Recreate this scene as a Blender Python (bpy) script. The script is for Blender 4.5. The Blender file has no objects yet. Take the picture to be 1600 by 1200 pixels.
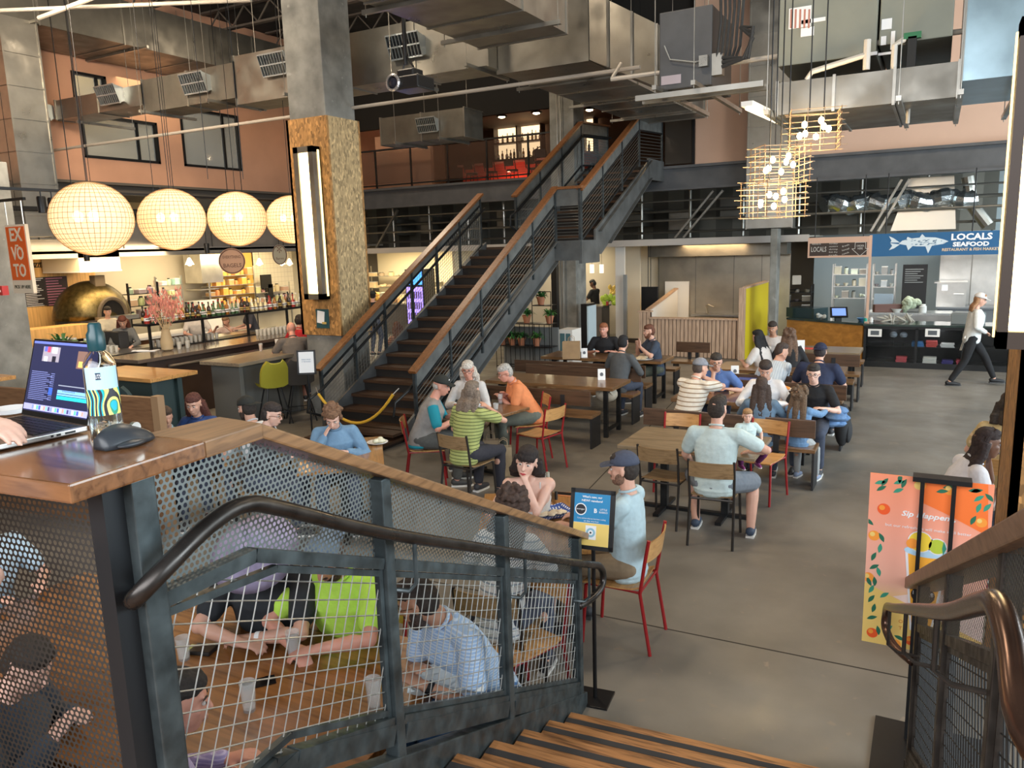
import bpy, bmesh, math, random
from math import sin, cos, pi, radians, sqrt, atan2, atan
from mathutils import Vector, Matrix, Quaternion
random.seed(7)
V = Vector
SC = bpy.context.scene
COL = SC.collection
# ---------------------------------------------------------------- camera
H = 2.75
FPX = 1210.0
def _axes():
    v2 = V((1465-800, -(362-600), -FPX)).normalized()
    v1 = V((-1520-800, -(455-600), -FPX)).normalized()
    x = -v1; x = (x - v2*x.dot(v2)).normalized()
    return x, v2, x.cross(v2)
AX = _axes()
RC = Matrix((AX[0], AX[1], AX[2]))          # camera vector -> world vector
cam = bpy.data.cameras.new('camera'); camo = bpy.data.objects.new('camera', cam); COL.objects.link(camo)
cam.sensor_width = 36; cam.sensor_fit = 'HORIZONTAL'; cam.lens = FPX/1600*36; cam.clip_start = .02; cam.clip_end = 200
camo.matrix_world = Matrix.Translation((0, 0, H)) @ RC.to_4x4()
SC.camera = camo
SC.view_settings.view_transform = 'Standard'; SC.view_settings.look = 'None'; SC.view_settings.gamma = 1
SC.view_settings.exposure = 0.32
SC.view_settings.use_curve_mapping = False
def ray(px, py): return RC @ V((px-800, -(py-600), -FPX))
def atz(px, py, z=0.0):
    d = ray(px, py); return V((0, 0, H)) + d*((z-H)/d.z)
def atx(px, py, x):
    d = ray(px, py); return V((0, 0, H)) + d*(x/d.x)
def aty(px, py, y):
    d = ray(px, py); return V((0, 0, H)) + d*(y/d.y)
def proj(p):
    c = RC.transposed() @ (V(p) - V((0, 0, H)))
    return 800+FPX*c.x/-c.z, 600-FPX*c.y/-c.z, -c.z
# the near staircase runs a little askew to the hall: origin at its lowest rail post, U up the stair, T across it
_th = atan(.084)
SU = V((sin(_th), -cos(_th), 0)); ST = V((cos(_th), sin(_th), 0)); SO = V((-1.72, 3.85, 0))
def sp(s, t, z): return SO + SU*s + ST*t + V((0, 0, z))
def st(px, py, t=0.0):
    d = ray(px, py); o = V((0, 0, H)) - SO
    p = o + d*((t - o.dot(ST))/d.dot(ST)); return p.dot(SU), p.z

# ---------------------------------------------------------------- world and large lights
W = bpy.data.worlds.new('World'); SC.world = W; W.use_nodes = True
W.node_tree.nodes['Background'].inputs[0].default_value = (.62, .74, .85, 1)
W.node_tree.nodes['Background'].inputs[1].default_value = .09
def area(name, loc, target, sx, sy, power, col, spread=180):
    l = bpy.data.lights.new(name, 'AREA'); l.shape = 'RECTANGLE'; l.size = sx; l.size_y = sy; l.energy = power; l.color = col
    l.spread = radians(spread)
    o = bpy.data.objects.new(name, l); COL.objects.link(o); o.location = loc
    o.rotation_euler = (V(target)-V(loc)).to_track_quat('-Z', 'Y').to_euler(); return o
def point(name, loc, power, col, r=.05):
    l = bpy.data.lights.new(name, 'POINT'); l.energy = power; l.color = col; l.shadow_soft_size = r
    o = bpy.data.objects.new(name, l); COL.objects.link(o); o.location = loc; return o
DAY = (.80, .93, 1.0); WARM = (1.0, .68, .36); SOFT = (1.0, .82, .6)
# daylight through the tall windows of the right-hand wall and the front wall behind the camera
area('window_daylight', (8.6, 6.5, 4.0), (-2, 8.0, .6), 13, 4.6, 1500, DAY)
area('window_daylight', (8.6, 15.0, 3.0), (0, 15.5, .6), 4, 3.4, 620, DAY)
area('window_daylight', (-1.0, -4.6, 5.0), (-4, 8.0, .5), 11, 3.2, 900, (.95, .97, 1.0))
# high lamps under the roof deck
for lx, ly, pw in ((-4, 6, 150), (-9, 7, 120), (-2, 13, 90), (-9, 13, 110), (-12.0, 15, 120), (2, 10, 160)):
    area('high_bay_and_fill_light', (lx, ly, 8.2), (lx, ly, 0), .9, .9, pw, SOFT)

area('high_bay_and_fill_light', (-11, 6.5, 6.9), (-17.5, 12, 5.4), .9, .9, 420, SOFT)  # added fill light aimed at the peach wall to brighten it
area('high_bay_and_fill_light', (2.5, 12, 8.0), (2, 19, 6.4), .9, .9, 160, SOFT)

# ---------------------------------------------------------------- materials
MATS = {}
def _n(nt, t, **kw):
    n = nt.nodes.new(t)
    for k, v in kw.items(): setattr(n, k, v)
    return n
def M(name, col=(.5, .5, .5), rough=.5, metal=0.0, noise=None, bump=None, emit=0, ecol=None, trans=0, alpha=1, ior=1.45,
      stripes=None, wood=None, osb=None, checks=None, sss=0, coat=0, scratch=None, spot=None):
    if name in MATS: return MATS[name]
    m = bpy.data.materials.new(name); m.use_nodes = True; nt = m.node_tree; b = nt.nodes['Principled BSDF']
    MATS[name] = m; L = nt.links.new
    I = b.inputs
    I['Base Color'].default_value = (*col, 1); I['Roughness'].default_value = rough; I['Metallic'].default_value = metal
    I['IOR'].default_value = ior
    if trans: I['Transmission Weight'].default_value = trans
    if alpha < 1: I['Alpha'].default_value = alpha
    if coat: I['Coat Weight'].default_value = coat; I['Coat Roughness'].default_value = .12
    if sss: I['Subsurface Weight'].default_value = sss; I['Subsurface Radius'].default_value = (.02, .008, .004); I['Subsurface Scale'].default_value = .5
    if emit: I['Emission Color'].default_value = (*(ecol or col), 1); I['Emission Strength'].default_value = emit
    tc = _n(nt, 'ShaderNodeTexCoord'); base = tc.outputs['Object']
    def mapped(scale):
        mp = _n(nt, 'ShaderNodeMapping'); mp.inputs['Scale'].default_value = scale; L(base, mp.inputs['Vector']); return mp.outputs[0]
    def ramp(src, stops):
        r = _n(nt, 'ShaderNodeValToRGB'); e = r.color_ramp.elements
        while len(e) < len(stops): e.new(.5)
        for k, (p, c) in enumerate(stops): e[k].position = p; e[k].color = (*c, 1)
        L(src, r.inputs[0]); return r.outputs[0]
    def nz(scale, detail=4, vec=None, dist=0):
        t = _n(nt, 'ShaderNodeTexNoise'); t.inputs['Scale'].default_value = scale; t.inputs['Detail'].default_value = detail
        t.inputs['Distortion'].default_value = dist
        L(vec or base, t.inputs['Vector']); return t.outputs[0]
    out = None
    sh = lambda c, k: tuple(min(1, max(0, x*k)) for x in c)
    if noise:
        sc, amt = noise[0], noise[1]
        out = ramp(nz(sc, noise[2] if len(noise) > 2 else 5), [(.32, sh(col, 1-amt)), (.68, sh(col, 1+amt))])
    if wood:   # (grain axis, second colour, scale)
        ax, c2, sc = wood
        s = [sc*7, sc*7, sc*7]; s[ax] = sc*.55
        g = nz(1.6, 6, mapped(s), .6)
        out = ramp(g, [(.3, c2), (.5, col), (.72, sh(col, 1.28))])
        I['Roughness'].default_value = rough
    if osb:
        vo = _n(nt, 'ShaderNodeTexVoronoi'); vo.inputs['Scale'].default_value = osb; L(mapped((1, 1, .45)), vo.inputs['Vector'])
        sx = _n(nt, 'ShaderNodeSeparateColor'); L(vo.outputs['Color'], sx.inputs[0])
        out = ramp(sx.outputs[0], [(0, sh(col, .55)), (.35, col), (.8, sh(col, 1.2)), (1, sh(col, 1.75))])
    if stripes:   # (axis, period m, second colour, share, [grid])
        ax, per, c2, sh_ = stripes[:4]
        sp_ = _n(nt, 'ShaderNodeSeparateXYZ'); L(base, sp_.inputs[0])
        def band(a):
            d = _n(nt, 'ShaderNodeMath', operation='DIVIDE'); L(sp_.outputs[a], d.inputs[0]); d.inputs[1].default_value = per
            f = _n(nt, 'ShaderNodeMath', operation='FRACT'); L(d.outputs[0], f.inputs[0])
            l = _n(nt, 'ShaderNodeMath', operation='LESS_THAN'); L(f.outputs[0], l.inputs[0]); l.inputs[1].default_value = sh_
            return l.outputs[0]
        fac = band(ax)
        if len(stripes) > 4:
            mx = _n(nt, 'ShaderNodeMath', operation=stripes[5] if len(stripes) > 5 else 'MAXIMUM'); L(fac, mx.inputs[0]); L(band(stripes[4]), mx.inputs[1]); fac = mx.outputs[0]
        mm = _n(nt, 'ShaderNodeMix', data_type='RGBA'); L(fac, mm.inputs[0])
        if out: L(out, mm.inputs[6])
        else: mm.inputs[6].default_value = (*col, 1)
        mm.inputs[7].default_value = (*c2, 1); out = mm.outputs[2]
    if spot:  # (scale, threshold, colour): scattered worn marks
        f = ramp(nz(spot[0], 8, None, 1.0), [(spot[1], (0, 0, 0)), (spot[1]+.06, (1, 1, 1))])
        mm = _n(nt, 'ShaderNodeMix', data_type='RGBA'); L(f, mm.inputs[0])
        if out: L(out, mm.inputs[6])
        else: mm.inputs[6].default_value = (*col, 1)
        mm.inputs[7].default_value = (*spot[2], 1); out = mm.outputs[2]
    if out: L(out, I['Base Color'])
    if out and emit and not ecol: L(out, I['Emission Color'])
    if scratch:
        r = _n(nt, 'ShaderNodeMapRange'); L(nz(scratch[0], 5), r.inputs[0]); r.inputs[1].default_value = .3; r.inputs[2].default_value = .7
        r.inputs[3].default_value = scratch[1]; r.inputs[4].default_value = scratch[2]; L(r.outputs[0], I['Roughness'])
    if bump:
        bp = _n(nt, 'ShaderNodeBump'); bp.inputs['Strength'].default_value = bump[1]; bp.inputs['Distance'].default_value = bump[2] if len(bump) > 2 else .01
        L(nz(bump[0], 4), bp.inputs['Height']); L(bp.outputs[0], I['Normal'])
    return m

# ---------------------------------------------------------------- mesh builder
class B:
    def __init__(s): s.v = []; s.f = []; s.m = []
    def add(s, vs, fs, m=0):
        o = len(s.v); s.v += [tuple(v) for v in vs]; s.f += [tuple(i+o for i in f) for f in fs]; s.m += [m]*len(fs); return s
    def box(s, a, b, m=0):
        x0, x1 = sorted((a[0], b[0])); y0, y1 = sorted((a[1], b[1])); z0, z1 = sorted((a[2], b[2]))
        return s.add([(x0,y0,z0),(x1,y0,z0),(x1,y1,z0),(x0,y1,z0),(x0,y0,z1),(x1,y0,z1),(x1,y1,z1),(x0,y1,z1)],
                     [(0,3,2,1),(4,5,6,7),(0,1,5,4),(1,2,6,5),(2,3,7,6),(3,0,4,7)], m)
    def obox(s, c, e, R=None, m=0):       # centre, full extents, 3x3 rotation
        R = R or Matrix.Identity(3); c = V(c)
        vs = [c + R @ V((x*e[0]/2, y*e[1]/2, z*e[2]/2)) for z in (-1, 1) for x, y in ((-1,-1),(1,-1),(1,1),(-1,1))]
        return s.add(vs, [(0,3,2,1),(4,5,6,7),(0,1,5,4),(1,2,6,5),(2,3,7,6),(3,0,4,7)], m)
    def bar(s, p, q, w, h, m=0, up=(0, 0, 1)):   # rectangular bar p to q
        p, q = V(p), V(q); d = (q-p); L = d.length
        if L < 1e-6: return s
        d.normalize(); u = V(up)
        if abs(d.dot(u)) > .99: u = V((1, 0, 0)) if abs(d.x) < .9 else V((0, 1, 0))
        x = d.cross(u).normalized(); z = x.cross(d)
        return s.obox((p+q)/2, (w, L, h), Matrix((x, d, z)).transposed(), m)
    def loft(s, rings, m=0, caps=True):
        n = len(rings[0]); o = len(s.v)
        for r in rings: s.v += [tuple(v) for v in r]
        fs = []
        for i in range(len(rings)-1):
            for k in range(n):
                a = o+i*n+k; b = o+i*n+(k+1) % n; fs.append((a, b, b+n, a+n))
        if caps:
            fs.append(tuple(o+k for k in reversed(range(n)))); fs.append(tuple(o+(len(rings)-1)*n+k for k in range(n)))
        s.f += fs; s.m += [m]*len(fs); return s
    def tube(s, pts, r, n=8, m=0, closed=False):
        pts = [V(p) for p in pts]; N = len(pts); rs = r if isinstance(r, (list, tuple)) else [r]*N
        rings = []; x = None
        for i, p in enumerate(pts):
            if closed: d = pts[(i+1) % N]-pts[i-1]
            else: d = pts[min(i+1, N-1)]-pts[max(i-1, 0)]
            if d.length < 1e-9: d = V((0, 0, 1))
            d.normalize()
            if x is None:
                u = V((0, 0, 1)) if abs(d.z) < .95 else V((1, 0, 0)); x = d.cross(u).normalized()
            else:
                x = (x - d*x.dot(d)); x = x.normalized() if x.length > 1e-6 else d.orthogonal().normalized()
            y = d.cross(x)
            rr = rs[i] if isinstance(rs[i], (tuple, list)) else (rs[i], rs[i])
            rings.append([p + x*cos(2*pi*k/n)*rr[0] + y*sin(2*pi*k/n)*rr[1] for k in range(n)])
        if closed: rings.append(rings[0]); return s.loft(rings, m, False)
        return s.loft(rings, m)
    def cyl(s, p, q, r0, r1=None, n=16, m=0): return s.tube([p, q], [r0, r0 if r1 is None else r1], n, m)
    def lathe(s, prof, c=(0, 0, 0), n=20, m=0, R=None):   # prof (r, z)
        c = V(c); R = R or Matrix.Identity(3)
        return s.loft([[c + R @ V((r*cos(2*pi*k/n), r*sin(2*pi*k/n), z)) for k in range(n)] for r, z in prof], m)
    def ell(s, c, r, R=None, m=0, n=14, k=9):
        return s.lathe_e([(sin(pi*i/k), -cos(pi*i/k)) for i in range(k+1)], c, r, R, m, n)
    def lathe_e(s, prof, c, r, R, m, n):
        c = V(c); R = R or Matrix.Identity(3)
        return s.loft([[c + R @ V((max(a, .02)*r[0]*cos(2*pi*k/n), max(a, .02)*r[1]*sin(2*pi*k/n), z*r[2])) for k in range(n)] for a, z in prof], m)
    def prism(s, poly, d, m=0):       # planar polygon (3D points) extruded by vector d
        poly = [V(p) for p in poly]; n = len(poly); d = V(d)
        return s.add(poly + [p+d for p in poly], [tuple(reversed(range(n))), tuple(range(n, 2*n))] + [(k, (k+1) % n, (k+1) % n+n, k+n) for k in range(n)], m)
    def poly(s, pts, m=0): return s.add(pts, [tuple(range(len(pts)))], m)

def props(o, label=None, cat=None, group=None, kind=None):
    if label: o['label'] = label
    if cat: o['category'] = cat
    if group: o['group'] = group
    if kind: o['kind'] = kind
    return o
def obj(name, b, mats, parent=None, smooth=False, bevel=0, label=None, cat=None, group=None, kind=None, base=None):
    me = bpy.data.meshes.new(name); me.from_pydata(b.v, [], b.f)
    if not isinstance(mats, (list, tuple)): mats = [mats]
    for m in mats: me.materials.append(m)
    if len(mats) > 1: me.polygons.foreach_set('material_index', b.m)
    bm = bmesh.new(); bm.from_mesh(me)
    bmesh.ops.recalc_face_normals(bm, faces=bm.faces)
    if bevel:
        es = [e for e in bm.edges if len(e.link_faces) == 2 and e.calc_face_angle(0) > .6]
        bmesh.ops.bevel(bm, geom=es, offset=bevel, segments=2, profile=.6, affect='EDGES')
    bm.to_mesh(me); bm.free()
    if smooth:
        me.polygons.foreach_set('use_smooth', [True]*len(me.polygons))
        if smooth != 2: me.set_sharp_from_angle(angle=.7)
    o = bpy.data.objects.new(name, me); COL.objects.link(o)
    if base is not None:
        o.location = base; me.transform(Matrix.Translation(-V(base)))
    if parent is not None:
        o.parent = parent
        if parent.get('_w') is not None and base is None:       # children given in world coordinates
            o.location = -V(parent['_w'])
    return props(o, label, cat, group, kind)
def thing(name, label, cat, loc=(0, 0, 0), rz=0, group=None, world=False, kind=None):
    o = bpy.data.objects.new(name, None); COL.objects.link(o); o.empty_display_size = .1
    o.location = loc; o.rotation_euler = (0, 0, rz)
    if world: o['_w'] = tuple(loc)
    return props(o, label, cat, group, kind)
def struct(name, b, mats, **k): return obj(name, b, mats, kind='structure', **k)
ORD = 'first second third fourth fifth sixth seventh eighth ninth tenth eleventh twelfth thirteenth fourteenth fifteenth sixteenth seventeenth eighteenth nineteenth twentieth'.split()
ORD = ORD + ['twenty-'+w for w in ORD[:9]] + ['thirtieth'] + ['thirty-'+w for w in ORD[:9]] + ['fortieth'] + ['forty-'+w for w in ORD[:9]]
def kids(o): return [c for c in COL.objects if c.parent == o]
def dup(src, loc=None, rz=None, label=None, group=None, tree=None):
    def cp(o, par):
        c = o.copy(); COL.objects.link(c)
        if par is not None: c.parent = par
        for ch in tree_of(o): cp(ch, c)
        return c
    r = cp(src, None)
    if loc is not None: r.location = loc
    if rz is not None: r.rotation_euler = (0, 0, rz)
    if label: r['label'] = label
    if group: r['group'] = group
    return r
def tree_of(o): return list(o.children)
def text(name, s, size, mat, p, xdir, ydir, parent=None, align='CENTER', depth=.002, bold=0, shear=0, spacing=1.0, label=None, width=None):
    cu = bpy.data.curves.new(name, 'FONT'); cu.body = s; cu.size = size; cu.align_x = align; cu.align_y = 'CENTER'
    cu.extrude = depth; cu.offset = bold; cu.shear = shear; cu.space_character = spacing; cu.resolution_u = 2
    t = bpy.data.objects.new(name, cu); COL.objects.link(t)
    dg = bpy.context.evaluated_depsgraph_get(); me = bpy.data.meshes.new_from_object(t.evaluated_get(dg))
    bpy.data.objects.remove(t); bpy.data.curves.remove(cu); me.name = name
    x = V(xdir).normalized(); y = V(ydir).normalized(); z = x.cross(y)
    if width:
        xs = [v.co.x for v in me.vertices]; w = max(xs)-min(xs)
        if w > 0: me.transform(Matrix.Diagonal((width/w, 1, 1, 1)))
    me.transform(Matrix.Translation(V(p)) @ Matrix((x, y, z)).transposed().to_4x4())
    me.materials.clear(); me.materials.append(mat)
    o = bpy.data.objects.new(name, me); COL.objects.link(o)
    if parent is not None:
        o.parent = parent
        if parent.get('_w') is not None: o.location = -V(parent['_w'])
    if label: o['label'] = label
    return o
# shared looks
steel = M('painted_steel', (.055, .065, .07), .42, .6, noise=(9, .35), scratch=(14, .32, .6))
steel_dk = M('blackened_steel', (.022, .023, .024), .42, .5, noise=(6, .3))
blackm = M('black_metal', (.012, .012, .013), .38, .3)
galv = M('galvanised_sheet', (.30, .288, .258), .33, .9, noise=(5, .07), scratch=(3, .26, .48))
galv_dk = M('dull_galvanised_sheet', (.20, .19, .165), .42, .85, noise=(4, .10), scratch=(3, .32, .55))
inox = M('brushed_stainless', (.60, .59, .56), .28, .95, noise=(3, .12))
conc = M('column_concrete', (.20, .20, .185), .85, noise=(3.2, .28), bump=(30, .25), spot=(5, .66, (.28, .28, .26)))
white = M('white_paint', (.72, .70, .66), .6)
cream = M('cream_wall', (.70, .62, .48), .7)
paper = M('white_paper', (.8, .81, .82), .6)
oak = M('stained_oak', (.24, .125, .05), .3, wood=(0, (.10, .045, .018), 4), coat=.25)
oak_y = M('stained_oak_along', (.24, .125, .05), .3, wood=(1, (.10, .045, .018), 4), coat=.25)
rail_wood = M('handrail_oak', (.20, .08, .027), .35, wood=(1, (.10, .038, .014), 5))
tbl = M('table_wood', (.20, .105, .045), .28, wood=(0, (.085, .04, .016), 3.5), coat=.35)
tbl_g = M('worn_table_wood', (.23, .17, .105), .33, wood=(0, (.13, .09, .05), 3.0), coat=.2)
ply = M('birch_ply', (.50, .27, .10), .35, wood=(0, (.36, .17, .055), 3), coat=.2)
ply_b = M('worn_brown_ply', (.28, .18, .09), .4, wood=(0, (.17, .10, .045), 3))
redm = M('red_tube', (.28, .012, .014), .35, .1)
glass = M('clear_glass', (.75, .78, .78), .04, alpha=.30, coat=1)
thin = M('thin_glass', (.8, .85, .85), .05, alpha=.22)
# ================================================================ the hall
peach = M('peach_plaster', (.56, .30, .19), .8, noise=(1.2, .06))
dark_ceil = M('dark_roof_deck', (.045, .04, .036), .8, noise=(2, .3))
floor_m = M('polished_concrete', (.18, .163, .138), .42, noise=(.9, .24, 8), spot=(7, .66, (.22, .185, .145)), scratch=(2.5, .3, .55), bump=(6, .08))
b = B().box((-22, -5, -.1), (9, 30, 0))
struct('floor', b, floor_m)
jm = M('floor_joint', (.03, .025, .02), .8)
for nm, p, q in (('x', atz(905, 955), atz(1413, 1058)), ('y', atz(905, 780), atz(1040, 640))):
    p = V((p.x, p.y, 0)); q = V((q.x, q.y, 0)); d = (q-p).normalized()
    b = B().bar(p - d*(9 if nm == 'x' else 3) + V((0, 0, .0005)), q + d*(4 if nm == 'x' else 10) + V((0, 0, .0005)), .012, .002)
    struct('trim_%d' % (1 if nm == 'x' else 2), b, jm)
# roof
b = B().box((-22, -5, 9.0), (9, 30, 9.1))
struct('ceiling', b, dark_ceil)
for k in range(9):
    y = 6.2 + k*2.3
    b = B().box((-17.4, y-.07, 8.45), (8.6, y+.07, 8.5)).box((-17.4, y-.07, 8.95), (8.6, y+.07, 9.0))
    x = -17.2
    while x < 8.4:
        b.bar((x, y, 8.5), (x+.45, y, 8.95), .03, .03); b.bar((x+.45, y, 8.95), (x+.9, y, 8.5), .03, .03); x += .9
    obj('roof_joist', b, M('joist_paint', (.12, .10, .085), .6), label='dark open-web steel roof joist under the roof deck', cat='joist', group='roof joists', kind='structure')
# walls
LW = -17.5
wl = B()
wz0, wz1 = 4.5, 9.0
# left upper wall with three interior windows
wins = [((118, 125), (158, 150), (10.6, 11.75, 6.15, 6.75)), ]
WN = []
for (pa, pb) in (((122, 158), (247, 222)), ((278, 160), (376, 238)), ((112, 124), (160, 160))):
    a_ = atx(*pa, LW); b_ = atx(*pb, LW); WN.append((a_.y, b_.y, b_.z, a_.z))
WN = [(WN[0][0], WN[0][1], 5.05, 6.05), (WN[1][0], WN[1][1], 5.05, 6.55), (WN[0][0]-.1, WN[0][0]+.75, 6.35, 6.95)]
ys = sorted({-5, 30} | {w[0] for w in WN} | {w[1] for w in WN}); zs = sorted({wz0, wz1} | {w[2] for w in WN} | {w[3] for w in WN})
for i in range(len(ys)-1):
    for k in range(len(zs)-1):
        cy = (ys[i]+ys[i+1])/2; cz = (zs[k]+zs[k+1])/2
        if not any(w[0] < cy < w[1] and w[2] < cz < w[3] for w in WN):
            wl.box((LW-.2, ys[i], zs[k]), (LW, ys[i+1], zs[k+1]))
struct('wall_left', wl, peach)
room = B().box((LW-3, 9, 4.5), (LW-2.9, 19, 8), 0)
struct('wall_left_office', room, M('office_wall', (.42, .33, .17), .8))
for k, w in enumerate(WN):
    t = thing('window_%d' % (k+1), None, None, (LW, w[0], w[2]), kind='structure', world=True)
    fr = B()
    for y in (w[0], w[1]-.06): fr.box((LW-.12, y, w[2]), (LW+.03, y+.06, w[3]))
    for z in (w[2], w[3]-.06): fr.box((LW-.12, w[0], z), (LW+.03, w[1], z+.06))
    fr.box((LW-.10, w[0]+(w[1]-w[0])*.72, w[2]), (LW-.02, w[0]+(w[1]-w[0])*.72+.05, w[3]))
    obj('window_frame', fr, blackm, t); obj('pane', B().box((LW-.08, w[0], w[2]), (LW-.07, w[1], w[3])), thin, t)
    del t['_w']
area('office_lamp_light', (LW-1.4, 13.5, 7.6), (LW-2.5, 13.5, 5), 1.5, 5, 60, (1, .85, .55))
# edge slab of the upper floor on the left, with dark soffit beneath
MZ = 4.5
struct('trim_3', B().box((-22, -5, MZ-.28), (LW+.04, 30, MZ)).box((LW, -5, MZ-.28), (LW+.25, 30, MZ-.2)).box((LW, -5, MZ-.06), (LW+.25, 30, MZ)), M('slab_edge', (.10, .085, .07), .7))
# upper floor at the far end
struct('ceiling_mezzanine', B().box((LW, 19.1, 4.3), (9, 30, MZ)), M('mezzanine_slab', (.05, .05, .05), .8))
beam_m = M('beam_paint', (.085, .088, .095), .5, .1, noise=(3, .15))
bb = B().box((LW, 18.9, 3.95), (9, 19.0, 4.48)).box((LW, 18.78, 4.44), (9, 19.12, 4.5)).box((LW, 18.78, 3.93), (9, 19.12, 3.98))
struct('trim_4', bb, beam_m)
# upper peach wall right of the stair and the mezzanine's own rooms
struct('wall_back_upper', B().box((-5.25, 19.05, 4.5), (9, 19.25, 9)), M('pale_peach_plaster', (.62, .42, .32), .8, noise=(1, .05)))
struct('wall_mezzanine_back', B().box((LW, 27.0, 4.5), (-3, 27.2, 9)), M('dark_bar_wall', (.06, .035, .025), .8))
struct('wall_mezzanine_left', B().box((-15.2, 19.6, 4.5), (-13.2, 19.75, 6.1)), peach)
struct('ceiling_mezzanine_bar', B().box((-17.4, 19.3, 7.1), (-5.3, 27, 7.2)), M('bar_ceiling', (.10, .07, .05), .8))
struct('trim_5', B().box((-17.4, 19.2, 6.25), (-5.3, 19.35, 9)), M('black_bulkhead', (.012, .011, .010), .9))
# right wall (outside the frame) with its tall windows and the wall behind the camera
rw = B().box((8.9, -5, 0), (9, 30, .8)).box((8.9, -5, 6.6), (9, 30, 9))
for y in (-5, 0.0, 4, 8, 12, 17): rw.box((8.9, y-.25, .8), (9, y+.25, 6.6))
struct('wall_right', rw, M('white_wall', (.6, .58, .55), .8))
struct('wall_front', B().box((-22, -5.1, 0), (9, -5, 3.4)).box((-22, -5.1, 6.7), (9, -5, 9)).box((-22, -5.1, 3.4), (-7, -5, 6.7)).box((5, -5.1, 3.4), (9, -5, 6.7)), M('white_wall'))
# far ground-floor walls
gw = M('stall_wall', (.30, .27, .23), .8)
struct('wall_left_lower', B().box((-19.6, -5, 0), (-19.5, 30, MZ)), M('stall_wall_cream', (.62, .52, .36), .8))
struct('wall_back', B().box((-20, 24.0, 0), (9, 24.1, MZ)), gw)

# ---------------------------------------------------------------- columns
cl = M('osb_board', (.33, .17, .055), .6, osb=38); cl2 = M('osb_board_less_lit', (.40, .29, .15), .6, osb=38)  # front tone carries the strip lamp's orange glow; the side copy is paler
def strip_light(x0, x1, y, z0, z1, lab, body, name='strip_light', w=.05):
    t = thing(name, lab, 'wall lamp', ((x0+x1)/2, y, z0), world=True)
    hs = B().box((x0, y-.17, z0), (x0+w, y, z1)).box((x1-w, y-.17, z0), (x1, y, z1)).box((x0, y-.17, z0), (x1, y, z0+.09)).box((x0, y-.17, z1-.09), (x1, y, z1)).box((x0, y-.03, z0), (x1, y, z1))
    obj('housing', hs, body, t)
    dm = M('lit_diffuser', (1, .80, .42), .5, emit=5.5, ecol=(1, .78, .40))
    obj('diffuser', B().box((x0+w+.005, y-.15, z0+.095), (x1-w-.005, y-.035, z1-.095)), dm, t)
    for sx in (x0-.012, x1+.002):
        obj('side_glow_strip', B().box((sx, y-.07, z0+.05), (sx+.01, y-.03, z1-.05)), M('lit_side_strip', (1, .8, .4), .5, emit=1.6, ecol=(1, .7, .3)), t)
    return t
def column(x0, x1, y0, y1, zc0, zc1, lab, zt=9, m1=None):
    t = thing('column', lab, 'column', ((x0+x1)/2, (y0+y1)/2, 0), world=True)
    i = .045
    obj('concrete_shaft', B().box((x0+i, y0+i, 0), (x1-i, y1-i, zt)), conc, t, bevel=.012)
    if zc1:
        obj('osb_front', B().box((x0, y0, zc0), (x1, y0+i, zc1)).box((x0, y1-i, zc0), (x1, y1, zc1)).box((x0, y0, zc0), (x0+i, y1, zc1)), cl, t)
        obj('osb_side', B().box((x1-i, y0+i, zc0), (x1, y1-i, zc1)), cl2, t, label='particle board on the side face, coloured paler away from the lamp glow')
    return t
column(-9.28, -8.44, 9.7, 10.5, 1.38, 4.82, 'square concrete column wrapped in orange particle board at the foot of the staircase')
strip_light(-9.0, -8.6, 9.68, 1.98, 4.36, 'tall lit strip lamp on the board-wrapped column by the staircase', galv_dk, w=.095)
t = thing('notice', 'small tilted white notice in a teal holder on the board-wrapped column', 'notice', (-8.75, 9.68, 1.5), world=True)
obj('holder', B().box((-8.93, 9.675, 1.5), (-8.67, 9.70, 1.81)), M('teal_card', (.02, .07, .08), .4), t)
R_ = Matrix.Rotation(radians(8), 3, 'Y')
obj('sheet', B().obox((-8.82, 9.668, 1.68), (.15, .006, .2), R_), paper, t)
obj('badge', B().obox((-8.75, 9.664, 1.585), (.09, .006, .035)), M('gold_card', (.5, .35, .1), .5), t)
column(.44, 1.3, 4.98, 5.8, .0, 2.02+2.4, 'board-clad column at the right edge of the view beside the near stairs')
strip_light(.305, .78, 4.96, 2.13, 3.78, 'bright strip lamp in a dark frame on the right-hand column', M('bronze_frame', (.05, .03, .02), .5))
column(-8.15, -7.45, 17.0, 17.7, 0, 0, 'plain grey concrete column behind the top of the staircase')
column(-13.9, -13.1, 6.7, 7.5, 0, 0, 'plain grey concrete column at the left edge beside the orange sign', 4.3)
column(-3.32, -3.08, 18.2, 18.7, 0, 0, 'slim grey column beside the yellow partition', 2.93)
# second pipes on the far column
for dx in (.28, .36):
    props(obj('pipe', B().tube([(-8.15+dx, 16.95, .1), (-8.15+dx, 16.95, 8.9)], .02), galv), 'thin vertical pipe on the grey column behind the staircase, %s one' % ('left' if dx < .3 else 'right'), 'pipe', 'pipes on the grey column')

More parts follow.
